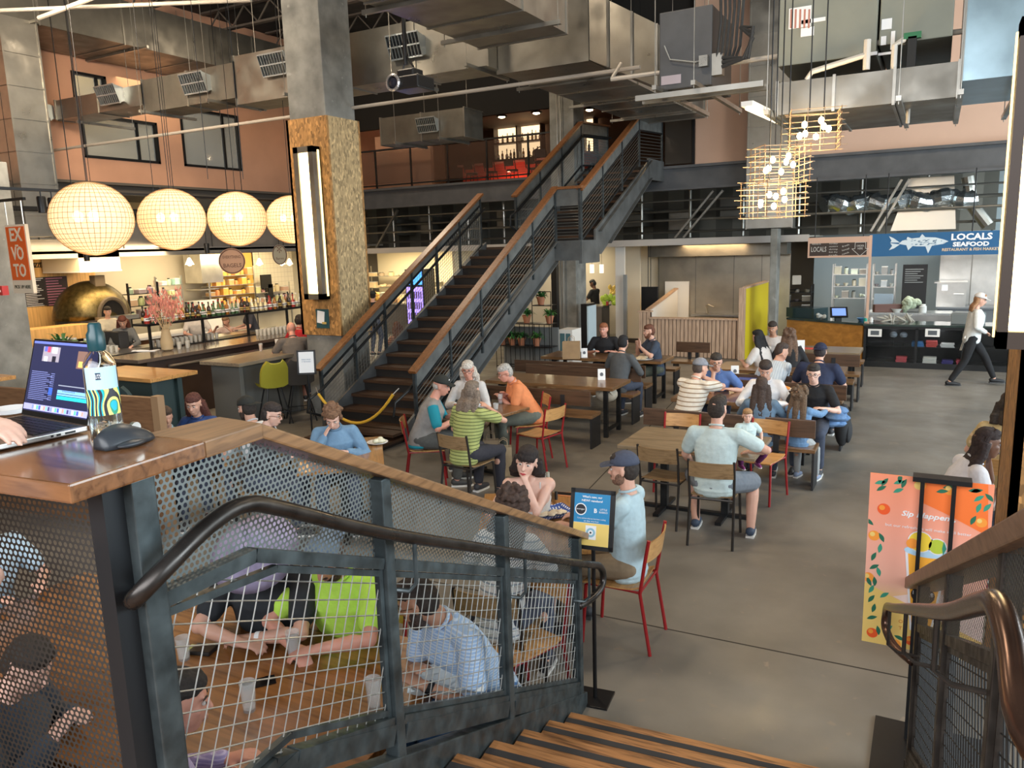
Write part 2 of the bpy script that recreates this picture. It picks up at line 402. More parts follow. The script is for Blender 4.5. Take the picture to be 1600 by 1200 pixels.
# ---------------------------------------------------------------- ducts
def duct(x0, x1, y0, y1, z0, z1, lab, seam=1.2, axis=0, m=None, world=False):
    t = thing('air_duct', lab, 'duct', ((x0+x1)/2, (y0+y1)/2, z0), world=True)
    obj('sheet_metal', B().box((x0, y0, z0), (x1, y1, z1)), m or galv, t)
    b = B(); a0, a1 = (x0, x1) if axis == 0 else (y0, y1); a = a0
    n = max(1, round((a1-a0)/seam))
    for k in range(n+1):
        a = a0 + (a1-a0)*k/n; e = .018
        if axis == 0: b.box((a-.015, y0-e, z0-e), (a+.015, y1+e, z0)).box((a-.015, y0-e, z0), (a+.015, y0, z1+e)).box((a-.015, y0, z1), (a+.015, y1+e, z1+e))
        else: b.box((x0-e, a-.015, z0-e), (x1+e, a+.015, z0)).box((x1, a-.015, z0), (x1+e, a+.015, z1+e)).box((x0-e, a-.015, z0), (x0, a+.015, z1+e))
    obj('seam_flange', b, galv, t)
    return t
HN = [0]
def hanger(x0, x1, y, z, zt, lab=None, axis=0):
    HN[0] += 1; where = ('the long galvanised duct' if z < 6 and abs(x0-10.55) < .01 else 'the big duct along the left wall' if z > 7 else 'the broad duct above the stairs' if x0 == -6.5 else 'the short duct nearest the camera' if x0 == -5.8 else 'the lower duct beyond the stairs' if z < 5.2 and x0 > 14 else 'the air handlers at upper right')
    lab = 'threaded-rod hanger under %s, %s in order' % (where, ORD[HN[0]-1])
    t = thing('duct_hanger', lab, 'hanger', (x0, y, z), world=True, group='duct hangers')
    if axis == 0:
        obj('strut_channel', B().box((x0, y-.025, z-.05), (x1, y+.025, z)), galv, t); ends = ((x0+.04, y), (x1-.04, y))
    else:
        obj('strut_channel', B().box((y-.025, x0, z-.05), (y+.025, x1, z)), galv, t); ends = ((y, x0+.04), (y, x1-.04))
    for e in ends: obj('threaded_rod', B().tube([(e[0], e[1], z-.08), (e[0], e[1], zt)], .006, 5), galv, t)
    return t
def diffuser(c, w, h, d, lab):   # on a -Y face, hooded, angled down
    t = thing('air_diffuser', lab, 'vent', c, group='air diffusers on the long duct')
    hm = M('vent_hood', (.42, .47, .50), .35, .8)
    z1, z0 = h/2, -h/2
    obj('hood', B().add([(-w/2,0,z1*.8),(w/2,0,z1*.8),(w/2,0,z0*.8),(-w/2,0,z0*.8),(-w/2,-d,z1),(w/2,-d,z1),(w/2,-d*.45,z0),(-w/2,-d*.45,z0)],
        [(0,4,5,1),(3,2,6,7),(0,3,7,4),(1,5,6,2)]), hm, t)
    g = B(); n = 10
    for k in range(n+1):
        x = -w/2+w*k/n; g.bar((x, -d, z1), (x, -d*.45, z0), .012, .02)
    for z, y in ((z1, -d), (0, -d*.725), (z0, -d*.45)): g.box((-w/2, y-.01, z-.012), (w/2, y+.02, z+.012))
    obj('grille', g, M('vent_hood'), t)
    obj('throat', B().add([(-w/2,-.02,z1*.8),(w/2,-.02,z1*.8),(w/2,-.02,z0*.8),(-w/2,-.02,z0*.8)], [(0,1,2,3)]), M('vent_throat', (.03, .03, .03), .8), t)
    return t
DY = 10.9
duct(-17.1, -14.2, DY, 11.6, 5.75, 6.15, 'narrowest far-left run of the long galvanised duct above the bar')
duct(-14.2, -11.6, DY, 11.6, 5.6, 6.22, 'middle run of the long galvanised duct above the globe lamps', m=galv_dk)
duct(-11.6, -6.2, DY, 11.6, 5.47, 6.32, 'tall run of the long galvanised duct passing behind the board-wrapped column')
for px, py, nm in ((72, 178, 'far left end of the duct'), (178, 150, 'duct above the leftmost globe lamp'), (312, 132, 'duct above the third globe lamp'), (437, 103, 'duct just left of the board-wrapped column'), (640, 75, 'duct behind the hanging projector')):
    p = aty(px, py, DY); diffuser((p.x, DY, p.z), .62, .34, .22, 'hooded air diffuser on the ' + nm)
for x in (-15.9, -13.9, -12.0, -10.1, -7.8, -6.4): hanger(DY-.35, 11.9, x, 5.47 if x > -11.6 else 5.58, 8.9, axis=1)
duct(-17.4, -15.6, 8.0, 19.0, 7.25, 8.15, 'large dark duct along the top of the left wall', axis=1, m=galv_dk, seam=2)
for y in (9.6, 12, 14.6): hanger(-17.45, -15.3, y, 7.25, 8.9)
for k, (z0, z1) in enumerate(((4.0, 7.25),)):
    duct(-16.1, -15.5, 9.0, 9.7, 3.2, 7.25, 'tall vertical galvanised duct at the far left of the peach wall', axis=1)
bs = B()
for z in (3.6, 4.2, 4.8, 5.4, 6.0, 6.6): bs.box((-16.12, 8.98, z), (-15.48, 9.72, z+.03))
obj('duct_seam', bs, galv, label='raised cross seams around the tall vertical duct at far left', cat='duct', kind='stuff')
duct(-6.2, -4.68, 11.2, 17.8, 5.4, 6.35, 'broad galvanised duct running back from the tall run above the staircase', axis=1)
for y in (12.4, 14.6, 16.8): hanger(-6.5, -4.4, y, 5.4, 8.9)
duct(-5.6, -4.3, 6.0, 9.6, 5.38, 6.1, 'short overhead duct in front of the broad duct, nearest the camera', axis=1)
hanger(-5.8, -4.1, 9.0, 5.38, 8.9); hanger(-5.8, -4.1, 7.4, 5.38, 8.9)
# slanting elbow piece
e = B(); e.add([(-4.66,11.2,6.35),(-4.66,11.2,5.4),(-4.66,12.4,5.4),(-4.66,12.4,6.35),(-3.35,10.9,5.55),(-3.35,10.9,4.75),(-3.35,12.0,4.75),(-3.35,12.0,5.55)],
    [(0,4,5,1),(1,5,6,2),(2,6,7,3),(3,7,4,0),(4,7,6,5),(0,1,2,3)])
for k in (.25, .55, .85):
    pts = []
    for i, j in ((0, 4), (1, 5)): pts.append(V(e.v[i]).lerp(V(e.v[j]), k))
    e.bar(pts[0]+V((0, -.01, 0)), pts[1]+V((0, -.01, 0)), .03, .03)
obj('duct_elbow', e, galv, label='slanting seamed duct elbow dropping from the broad duct to the air handler', cat='duct', base=(-4, 11.5, 4.75))
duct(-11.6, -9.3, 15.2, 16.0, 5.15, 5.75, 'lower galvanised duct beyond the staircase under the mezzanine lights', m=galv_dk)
hanger(14.9, 16.2, -11.0, 5.15, 8.9, axis=1); hanger(14.9, 16.2, -9.8, 5.15, 8.9, axis=1)
diffuser((-10.2, 15.18, 5.45), .5, .3, .2, 'hooded air diffuser on the lower duct beyond the staircase')
duct(-3.85, -2.85, 18.4, 18.85, 2.95, 8.9, 'tall vertical duct behind the wire cube lamps', seam=.7, axis=0)
bs = B()
for k in range(9): bs.box((-3.87, 18.38, 3.2+k*.65), (-2.83, 18.42, 3.23+k*.65))
obj('duct_seam', bs, galv, label='cross seams on the tall duct behind the wire cube lamps', cat='duct', kind='stuff')

# ---------------------------------------------------------------- air handlers at upper right
t = thing('air_handler', 'dark grey heat pump box hanging beside the slanting duct elbow', 'air handler', (-2.75, 9.8, 4.5), world=True)
obj('cabinet', B().box((-3.05, 9.5, 4.52), (-2.42, 10.5, 5.4)), M('handler_grey', (.06, .062, .066), .5, noise=(4, .15)), t, bevel=.015)
pl = obj('nameplate', B().box((-3.02, 9.49, 4.58), (-2.78, 9.5, 4.68)), M('silver_plate', (.35, .3, .32), .4, .5), t)
obj('valve_box', B().box((-2.42, 9.5, 4.62), (-2.30, 9.62, 4.86)).box((-2.55, 9.42, 4.72), (-2.45, 9.5, 4.84)), galv, t)
pp = B()
for k in range(6):
    x = -2.4+.05*k; pp.tube([(x, 9.55, 4.66+.03*k), (x+.05, 9.5, 4.9), (x+.08, 9.5, 5.2+.04*k), (x+.02, 9.6, 6.6)], .018, 6)
for k in range(3): pp.tube([(-2.3, 9.5, 4.7+.05*k), (-2.05+.03*k, 9.45, 4.75), (-1.95, 9.45, 4.95+.06*k), (-2.1, 9.5, 5.1)], .022, 6)
obj('pipework', pp, M('pipe_lagging', (.03, .03, .03), .7), t)
obj('thermostat_wire', B().tube([(-2.98, 9.48, 5.02), (-2.9, 9.45, 4.85), (-2.6, 9.44, 4.78), (-2.45, 9.47, 4.8)], .008, 5), M('wire_grey', (.3, .3, .28), .5), t)
t = thing('air_handler', 'large olive-grey air handler with white stickers at upper right', 'air handler', (-.8, 9.9, 4.5), world=True)
hm = M('handler_olive', (.23, .235, .19), .5, .1, noise=(2, .08))
obj('cabinet', B().box((-1.68, 9.5, 4.62), (-.68, 11.2, 6.2)).box((-.66, 9.5, 4.7), (.02, 11.2, 6.2)), hm, t, bevel=.012)
sb = B()
for (x, y, w, h) in ((1232, 8, 36, 38), (1252, 26, 38, 12), (1251, 41, 21, 17), (1377, 28, 17, 19), (1376, 56, 9, 15), (1391, 48, 8, 30), (1343, 80, 28, 9), (1372, 80, 24, 7)):
    p = aty(x, y+h, 9.49); q = aty(x+w, y, 9.49); sb = B().box((p.x, 9.488, p.z), (q.x, 9.496, q.z)); obj('sticker', sb, paper, t)
sb = B()
for k in range(5):
    p = aty(1234+k*7, 44, 9.48); q = aty(1238+k*7, 14, 9.48); sb.box((p.x, 9.484, p.z), (q.x, 9.487, q.z))
obj('sticker_print', sb, M('sticker_ink', (.45, .2, .15), .6), t)
obj('drain_pipe', B().tube([(-1.35, 9.38, 4.42), (-1.3, 9.38, 4.5), (-.78, 9.38, 4.6), (-.76, 9.38, 4.75)], .03, 8).tube([(-.76, 9.38, 4.45), (-.76, 9.38, 4.75)], .035, 8).tube([(-.5, 9.38, 4.4), (-.5, 9.38, 4.66), (-.42, 9.38, 4.7), (-.42, 9.5, 4.7)], .03, 8), M('pvc', (.6, .56, .5), .5), t)
obj('coupling', B().box((-.38, 9.36, 4.42), (-.3, 9.5, 4.72)), M('black_rubber', (.01, .01, .01), .6), t)
obj('green_cap', B().box((-.42, 9.36, 4.7), (-.26, 9.42, 4.76)), M('green_plastic', (.02, .15, .06), .5), t)
t = duct(-1.65, .1, 9.35, 11.3, 4.08, 4.42, 'flat galvanised duct beneath the olive air handler', seam=.6, m=galv_dk)
t = duct(.12, 1.9, 9.5, 11.3, 4.25, 5.6, 'blue-lit galvanised duct end beside the right-hand column', m=M('galv_blue_lit_tint', (.28, .38, .43), .3, .9, noise=(3, .15)))  # the blue light on this duct is put into its sheet colour
for x in (-1.7, -.42, .12, .62): hanger(9.0, 11.4, x, 4.1, 8.9, axis=1)
hanger(9.0, 11.4, -2.95, 4.5, 8.9, axis=1); hanger(9.0, 11.4, -2.5, 4.5, 8.9, axis=1)
for k, y in enumerate((9.1, 9.35)):
    t = thing('strut_beam', 'pale strut beam under the dark heat pump box', 'strut', (-2.6, y, 4.48), world=True, group='strut beams under the heat pump')
    obj('strut_channel', B().box((-3.2, y-.03, 4.36), (-1.75, y+.03, 4.42)), galv, t)
t = thing('strip_tube_light', 'open fluorescent batten hanging under the left end of the flat duct', 'ceiling lamp', (-1.75, 9.3, 4.1), world=True)
a_, b_ = V((-1.82, 8.6, 4.12)), V((-1.7, 10.2, 4.12))
obj('batten', B().bar(a_, b_, .12, .05), white, t); obj('fluorescent_tube', B().tube([a_+V((0, 0, -.05)), b_+V((0, 0, -.05))], .018, 8), M('tube_glow', (1, .8, .5), .5, emit=5, ecol=(1, .78, .45)), t)
# sprinkler and conduit pipes
def pipe(pts, r, lab, m=None, name='pipe', grp=None):
    return obj(name, B().tube(pts, r, 8), m or M('grey_pipe', (.42, .38, .33), .5, .2), label=lab, cat='pipe', group=grp, base=pts[0], smooth=True)
pipe([(-17.3, 10.4, 5.02), (-3.6, 10.4, 5.02)], .028, 'long thin sprinkler pipe running under the long duct')
pipe([(-3.8, 10.2, 5.05), (-3.7, 9.6, 4.75), (8, 9.6, 4.75)], .028, 'sprinkler pipe passing in front of the dark heat pump box')
pipe([(-13, 8.2, 6.6), (-7, 8.4, 7.0), (-3, 8.5, 7.1)], .035, 'pale conduit crossing the ceiling above the projector')
pipe([(-15, 7.6, 6.85), (-9.3, 9.2, 6.5)], .03, 'thin conduit crossing above the globe lamps')
pipe([(-9, 12.8, 7.3), (9, 12.8, 7.3)], .09, 'thick pipe high under the roof at the top of the view')
pipe([(-9, 14.5, 7.6), (9, 14.5, 7.4)], .07, 'second high pipe behind the thick one')
pipe([(-.36, 9.9, 4.08), (-.36, 9.9, 3.98), (-.36, 9.9, 3.93)], .02, 'small sprinkler head hanging below the flat duct')
# projector
t = thing('projector', 'black projector hanging from a black pole in front of the long duct', 'projector', (-6.9, 9.4, 4.9), world=True)
c = aty(640, 130, 9.4)
obj('pole', B().tube([(c.x-.05, 9.4, c.z+.25), (c.x-.05, 9.4, 8.9)], .03, 8), blackm, t)
obj('body', B().box((c.x-.2, 9.25, c.z-.1), (c.x+.25, 9.65, c.z+.08)).box((c.x-.14, 9.3, c.z+.08), (c.x+.14, 9.55, c.z+.18)), M('projector_black', (.012, .012, .013), .3), t, bevel=.02)
obj('lens_ring', B().lathe([(.10, 0), (.12, .02), (.12, .04), (.10, .05), (.085, .05), (.085, 0)], (c.x-.16, 9.26, c.z), R=Matrix.Rotation(radians(90), 3, 'X')), M('lens_silver', (.5, .5, .52), .25, .8), t)
obj('lens', B().ell((c.x-.16, 9.25, c.z), (.075, .05, .075)), M('lens_glass', (.02, .02, .03), .05), t)
for dx in (-.1, .1): obj('bracket', B().tube([(c.x+dx, 9.4, c.z+.17), (c.x-.05, 9.4, c.z+.4)], .012, 6), blackm, t)
# ================================================================ balustrades and stairs
def cut(seg, poly):     # clip a 2D segment (p,q) against a convex polygon (CCW)
    (x0, y0), (x1, y1) = seg; t0, t1 = 0.0, 1.0; n = len(poly)
    for i in range(n):
        ax, ay = poly[i]; bx, by = poly[(i+1) % n]; nx, ny = -(by-ay), bx-ax
        d0 = (x0-ax)*nx+(y0-ay)*ny; d1 = (x1-ax)*nx+(y1-ay)*ny
        if d0 < 0 and d1 < 0: return None
        if d0 < 0: t0 = max(t0, d0/(d0-d1))
        elif d1 < 0: t1 = min(t1, d0/(d0-d1))
    if t0 >= t1-1e-4: return None
    return (x0+(x1-x0)*t0, y0+(y1-y0)*t0), (x0+(x1-x0)*t1, y0+(y1-y0)*t1)
def ccw(poly):
    a = sum(poly[i][0]*poly[(i+1) % len(poly)][1]-poly[(i+1) % len(poly)][0]*poly[i][1] for i in range(len(poly)))
    return poly if a > 0 else poly[::-1]
def wire_mesh(b, to3, poly, pu, pv, r, slope=0.0, tilt=0.0):   # poly in (u,z); vertical wires every pu, cross wires every pv with slope
    poly = ccw(poly); us = [p[0] for p in poly]; vs = [p[1] for p in poly]; e = 9
    for k in range(int((min(us)-3)/pu), int((max(us)+3)/pu)):
        g = cut(((k*pu-tilt*e, -e), (k*pu+tilt*e, e)), poly)
        if g: b.tube([to3(*g[0]), to3(*g[1])], r, 4)
    lo = min(v-slope*u for u, v in poly); hi = max(v-slope*u for u, v in poly)
    for k in range(int(lo/pv)-1, int(hi/pv)+2):
        g = cut(((min(us)-1, k*pv+slope*(min(us)-1)), (max(us)+1, k*pv+slope*(max(us)+1))), poly)
        if g: b.tube([to3(*g[0]), to3(*g[1])], r, 4)
def perforated(b, to3, poly, pitch, hole, n=8, off=(0, 0)):    # staggered round holes in a sheet
    poly = ccw(poly); us = [p[0] for p in poly]; vs = [p[1] for p in poly]
    def inside(u, v, e=0):
        for i in range(len(poly)):
            ax, ay = poly[i]; bx, by = poly[(i+1) % len(poly)]; L = math.hypot(bx-ax, by-ay)
            if ((bx-ax)*(v-ay)-(by-ay)*(u-ax))/max(L, 1e-9) < e: return False
        return True
    hx = pitch; hy = pitch*sqrt(3)/2; R6 = pitch/sqrt(3)
    rows = int((max(vs)-min(vs))/hy)+2; cols = int((max(us)-min(us))/hx)+2
    for j in range(rows):
        for i in range(cols):
            u = min(us)+off[0]+i*hx+(hx/2 if j % 2 else 0); v = min(vs)+off[1]+j*hy
            if not inside(u, v, -pitch*.25): continue
            vv = []; m = 12
            for k in range(m):
                a = 2*pi*k/m+pi/6; rr = R6 if k % 2 == 0 else R6*cos(pi/6)
                vv.append(to3(u+rr*cos(a), v+rr*sin(a)))
            for k in range(m):
                a = 2*pi*k/m+pi/6; vv.append(to3(u+hole/2*cos(a), v+hole/2*sin(a)))
            b.add(vv, [(k, (k+1) % m, (k+1) % m+m, k+m) for k in range(m)])

plate_m = M('stair_plate_steel', (.135, .14, .135), .5, .35, noise=(4, .22), scratch=(9, .4, .65))
str_m = M('stair_stringer_steel', (.12, .125, .125), .45, .4, noise=(3, .25))
def flight(name, lab, xl, xr, y0, y1, z0, z1, n):
    t = thing(name, lab, 'staircase', ((xl+xr)/2, y0, z0), world=True)
    dy = (y1-y0)/n; dz = (z1-z0)/n
    tr = M('dark_tread_wood', (.055, .027, .013), .5, wood=(0, (.028, .013, .007), 4)); rs = M('riser_dark', (.014, .011, .009), .7)
    for k in range(n):
        y = y0+k*dy; z = z0+(k+1)*dz
        if k < n-1: obj('tread', B().box((xl+.02, y-.03, z-.045), (xr-.02, y+dy+.02, z)), tr, t)
        obj('riser', B().box((xl+.02, y+.0, z-dz), (xr-.02, y+.012, z-.045)), rs, t)
    for x in (xl, xr):
        b = B(); lo = .34; hi = .10
        # stringer side plate
        p = [(x-.02, y0-.05, z0-.0), (x-.02, y0-.05, z0+dz+hi), (x-.02, y1+.02, z1+hi), (x-.02, y1+.02, z1-lo), (x-.02, y0+.62, z0)] if z0 == 0 else \
            [(x-.02, y0-.05, z0-lo*.6), (x-.02, y0-.05, z0+dz+hi), (x-.02, y1+.02, z1+hi), (x-.02, y1+.02, z1-lo), (x-.02, y0+.25, z0-lo*.6)]
        b.prism(p, (.04, 0, 0))
        b.bar((x+(.05 if x == xr else -.05), y0+.1, z0+dz+hi-.03), (x+(.05 if x == xr else -.05), y1, z1+hi-.03), .09, .015)
        b.bar((x+(.05 if x == xr else -.05), y0+.62, z0-.0+.01), (x+(.05 if x == xr else -.05), y1, z1-lo+.02), .09, .015)
        obj('stringer', b, str_m, t)
    return t
FX0, FX1 = -8.06, -6.52
flight('main_staircase', 'steep lower flight of dark wooden treads between mesh balustrades', FX0, FX1, 8.78, 13.8, 0, 2.72, 16)
t = thing('staircase_bottom_step', 'broad dark wooden starting steps at the foot of the main staircase', 'steps', (-7.3, 8.6, 0), world=True)
for k in range(2):
    obj('tread', B().box((FX0+.1, 8.2+.3*k-.02, .085*(k+1)-.04), (FX1-.05, 8.78, .085*(k+1))), M('dark_tread_wood'), t)
obj('riser', B().box((FX0+.12, 8.24, 0), (FX1-.07, 8.75, .045)), M('riser_dark'), t)
UX0, UX1 = -7.38, -5.98
flight('main_staircase', 'upper flight of the main staircase rising to the mezzanine', UX0, UX1, 14.6, 17.9, 2.72, 4.5, 10)
t = thing('stair_landing', 'half landing between the two flights of the main staircase', 'landing', (-7, 14.2, 2.72), world=True)
obj('deck', B().box((FX0, 13.8, 2.6), (UX1, 14.65, 2.72)), M('dark_tread_wood'), t)
obj('fascia', B().box((FX1, 13.78, 2.42), (UX1+.02, 13.82, 2.8)).box((UX1-.02, 13.8, 2.36), (UX1+.04, 14.7, 2.8)), str_m, t)
t = thing('stair_bridge', 'short bridge deck joining the upper flight to the mezzanine', 'landing', (-6.7, 18.4, 4.5), world=True)
obj('deck', B().box((UX0, 17.9, 4.38), (UX1, 18.95, 4.5)), M('dark_tread_wood'), t)
obj('side_plate', B().box((UX1-.02, 17.8, 4.15), (UX1+.04, 18.9, 4.62)).box((UX0-.04, 17.8, 4.15), (UX0+.02, 18.9, 4.62)), str_m, t)

def balustrade(lab, x, pts, posts, hgt=1.0, plate=.28, kind='rods', hand=None, flat=None, out=1):
    """pts: (y,z) of the cap line; posts: y values"""
    t = thing('balustrade', lab, 'railing', (x, pts[0][0], pts[0][1]-hgt), world=True)
    f = flat or (lambda u, z, o=0: (x+o, u, z))
    cap = B()
    for a, c in zip(pts[:-1], pts[1:]):
        d = V((0, c[0]-a[0], c[1]-a[1])).normalized()*.02
        cap.bar(V(f(a[0], a[1]-.02))-d, V(f(c[0], c[1]-.02))+d, .13, .045)
    obj('wood_cap', cap, rail_wood, t, bevel=.006)
    def zt(y):
        for a, c in zip(pts[:-1], pts[1:]):
            if min(a[0], c[0])-1e-6 <= y <= max(a[0], c[0])+1e-6: return a[1]+(c[1]-a[1])*(y-a[0])/(c[0]-a[0])
        return pts[-1][1]
    for y in posts: obj('post', B().box((x-.022, y-.022, zt(y)-hgt-.12), (x+.022, y+.022, zt(y)-.04)), steel if out > 0 else steel_dk, t)
    for a, c in zip(posts[:-1], posts[1:]):
        za, zc = zt(a), zt(c); sl = (zc-za)/(c-a)
        if plate: obj('top_plate', B().prism([f(a, za-.045, -.004), f(c, zc-.045, -.004), f(c, zc-.045-plate, -.004), f(a, za-.045-plate, -.004)], (.008, 0, 0)), plate_m, t)
        fr = B()
        zlo = hgt-.02
        for dz in (plate+.05, zlo): fr.bar(f(a, za-dz), f(c, zc-dz), .035, .035)
        obj('panel_frame', fr, steel_dk, t)
        b = B()
        if kind == 'rods':
            n = 9
            for k in range(1, n):
                d = plate+.05+(zlo-plate-.05)*k/n; b.tube([f(a, za-d), f(c, zc-d)], .007, 5)
        else:
            wire_mesh(b, lambda u, z: f(u, z), [(a, za-plate-.05), (c, zc-plate-.05), (c, zc-zlo), (a, za-zlo)], .07, .06, .0035, sl, 0)
        obj('infill', b, M('infill_wire', (.16, .16, .15), .4, .6), t)
    if hand:
        b = B(); hp = [V(f(p[0], p[1]-.30, hand)) for p in pts]
        first = hp[0]; hp = [first+V((0, -.12, -.40)), first+V((0, -.38, -.30)), first+V((0, -.34, -.12))] + hp
        obj('handrail', b.tube(hp, .021, 8), steel_dk, t, smooth=True)
    return t
def lin(a, b, n): return [a+(b-a)*k/n for k in range(n+1)]
# right side of the lower flight, left side, and the landing front
balustrade('right-hand balustrade of the lower flight with wooden cap, steel plate and sloping rods', FX1+.03, [(8.92, 1.03), (13.82, 3.82)], lin(8.96, 13.78, 5), hgt=1.02, hand=-.09)
balustrade('left-hand balustrade of the lower flight with wooden cap and wire mesh', FX0-.03, [(8.72, 1.02), (13.72, 3.78)], lin(8.78, 13.68, 6), hgt=1.02, kind='mesh', hand=.09, plate=.16)
t = balustrade('right-hand balustrade of the upper flight', UX1, [(13.84, 3.76), (17.3, 5.56), (18.9, 5.6)], lin(13.88, 17.2, 3)+[18.85], hgt=1.0)
balustrade('left-hand balustrade of the upper flight with slim wooden cap', UX0, [(13.84, 3.72), (17.2, 5.5), (18.9, 5.6)], lin(13.88, 17.2, 3)+[18.85], hgt=1.0, hand=.08, kind='mesh')
t = thing('balustrade', 'short landing balustrade facing the hall between the two flights', 'railing', (-6.25, 13.82, 2.75), world=True)
xa, xb = FX1+.03, UX1
obj('wood_cap', B().box((xa-.06, 13.76, 3.76), (xb+.06, 13.9, 3.81)), rail_wood, t)
obj('top_plate', B().box((xa, 13.82, 3.45), (xb, 13.83, 3.76)), plate_m, t)
for x in (xa, xb): obj('post', B().box((x-.022, 13.8, 2.5), (x+.022, 13.85, 3.76)), steel, t)
b = B()
for k in range(11): b.tube([(xa, 13.83, 3.42-k*.058), (xb, 13.83, 3.42-k*.058)], .007, 5)
obj('infill', b, M('infill_wire'), t)
# the yellow barrier hose across the foot of the stair
p0 = V((FX0+.10, 8.55, .66)); p1 = V((FX1-.06, 8.55, .74))
pts = []
for k in range(17):
    u = k/16; p = p0.lerp(p1, u); p.z -= .52*(1-(2*u-1)**2)*.82; pts.append(p)
t = thing('barrier_rope', 'yellow sleeved barrier rope slung across the foot of the main staircase', 'rope', p0, world=True)
obj('sleeve', B().tube(pts, .021, 8), M('yellow_sleeve', (.72, .42, .04), .5), t, smooth=True)
for a, c in ((pts[0], (FX0+.0, 8.62, .74)), (pts[-1], (FX1, 8.62, .82))): obj('hook', B().tube([a, c], .008, 6), inox, t)

# mezzanine guard rail
t = thing('mezzanine_railing', 'black mezzanine guard rail with dark glass panels', 'railing', (-12, 19.0, 4.5), world=True)
obj('top_rail', B().box((-17.4, 18.98, 5.58), (UX0, 19.05, 5.63)), steel_dk, t)
obj('bottom_rail', B().box((-17.4, 18.98, 4.58), (UX0, 19.03, 4.62)), steel_dk, t)
x = -17.3
while x < UX0:
    obj('post', B().box((x-.02, 18.98, 4.5), (x+.02, 19.03, 5.58)), steel_dk, t)
    if x+1.3 < UX0+.2: obj('panel', B().box((x+.03, 19.0, 4.64), (min(x+1.24, UX0), 19.008, 5.56)), M('smoked_glass', (.10, .06, .045), .08, alpha=.35), t)
    x += 1.27
t = thing('mezzanine_screen', 'dark glazed screen beside the top of the stairs', 'screen', (-5.6, 19.0, 4.5), world=True)
obj('panel', B().box((UX1+.05, 18.95, 4.55), (-5.22, 18.98, 5.75)), M('dark_screen', (.035, .028, .022), .25), t)
obj('frame', B().box((UX1+.03, 18.93, 5.72), (-5.2, 18.99, 5.78)).box((-5.26, 18.93, 4.5), (-5.2, 18.99, 5.75)), blackm, t)
# mezzanine bar
def bottle(kind, h=.3, r=.038):
    if kind == 0: prof = [(r*.9, 0), (r, .01), (r, h*.58), (r*.9, h*.66), (r*.38, h*.76), (r*.33, h*.93), (r*.4, h*.94), (r*.4, h), (.004, h)]
    elif kind == 1: prof = [(r*.9, 0), (r*1.05, .01), (r*1.05, h*.5), (r*.7, h*.62), (r*.3, h*.7), (r*.3, h*.97), (.004, h)]
    else: prof = [(r*1.2, 0), (r*1.25, .01), (r*1.25, h*.42), (r*.4, h*.55), (r*.36, h*.8), (r*.5, h*.81), (r*.5, h*.92), (.004, h*.93)]
    return B().lathe(prof, n=9)
bcols = [('amber_bottle', (.30, .12, .02)), ('clear_bottle', (.62, .62, .55)), ('green_bottle', (.05, .12, .05)), ('dark_bottle', (.03, .018, .012)), ('pale_bottle', (.7, .6, .35)), ('red_bottle', (.35, .04, .03))]
BOT = []
for k, (nm, c) in enumerate(bcols):
    m = M(nm, c, .12, coat=.5)
    o = obj('bottle', bottle(k % 3, .30 if k % 2 else .27), m, smooth=True, cat='bottle'); lb = obj('paper_label', B().lathe([(.0405 if k % 3 != 2 else .049, .05), (.0405 if k % 3 != 2 else .049, .11)], n=9), paper if k != 3 else M('gold_card'), o)
    cp = obj('cap', B().lathe([(.017, .0), (.017, .03), (.004, .031)], (0, 0, (.30 if k % 2 else .27)*.93), n=8), [blackm, M('gold_card'), redm, blackm, white, blackm][k], o)
    o['u'] = 0; BOT.append(o)
bname = ['amber', 'clear glass', 'green', 'near-black', 'pale yellow', 'red']
def place_bottle(k, loc, lab, group, s=1.0):
    src = BOT[k]
    if not src.get('u'): o = src; src['u'] = 1; o.location = loc; o['label'] = lab; o['group'] = group
    else: o = dup(src, loc, random.random()*6, lab, group)
    o.scale = (s, s, s*random.uniform(.9, 1.1)); return o
lit = M('lit_bar_shelf_back', (1, .75, .45), .5, emit=1.6, ecol=(1, .72, .42))
shelf_m = M('dark_shelf', (.03, .018, .012), .5)
for (x0, x1, nm) in ((-15.0, -13.0, 'left of the far grey column'), (-11.8, -10.9, 'right of the far grey column')):
    t = thing('back_bar_shelf', 'glowing mezzanine bottle shelf ' + nm, 'shelf', ((x0+x1)/2, 26.8, 4.5), world=True)
    obj('lit_back', B().box((x0, 26.9, 5.95), (x1, 26.92, 7.3)), lit, t)
    for z in (5.95, 6.55, 7.3): obj('shelf_board', B().box((x0, 26.55, z-.05), (x1, 26.9, z)), shelf_m, t)
    obj('cabinet', B().box((x0, 26.4, 4.5), (x1, 26.9, 5.6)), shelf_m, t)
    for x in (x0, (x0+x1)/2, x1): obj('upright', B().box((x-.03, 26.55, 5.6), (x+.03, 26.9, 7.4)), shelf_m, t)
    for z in (5.95, 6.55):
        x = x0+.12; nb = 0
        while x < x1-.08:
            nb += 1; k = random.randrange(6); place_bottle(k, (x, 26.7, z), '%s bottle, %s on the %s glowing shelf %s' % (bname[k], ORD[nb-1], 'lower' if z < 6 else 'upper', nm), 'bottles on the mezzanine bar ' + nm, 1.25 if z < 6 else 1.1); x += random.uniform(.14, .24)
t = thing('bar_counter', 'red-lit brick-fronted bar counter at the head of the stairs', 'bar', (-11, 24.6, 4.5), world=True)
brick = M('red_lit_tile', (.75, .12, .07), .5, stripes=(2, .09, (.45, .05, .035), .12))
obj('front', B().box((-15.2, 24.6, 4.51), (-10.2, 24.8, 5.55)).box((-10.3, 22.6, 4.51), (-10.1, 24.8, 5.55)), brick, t)
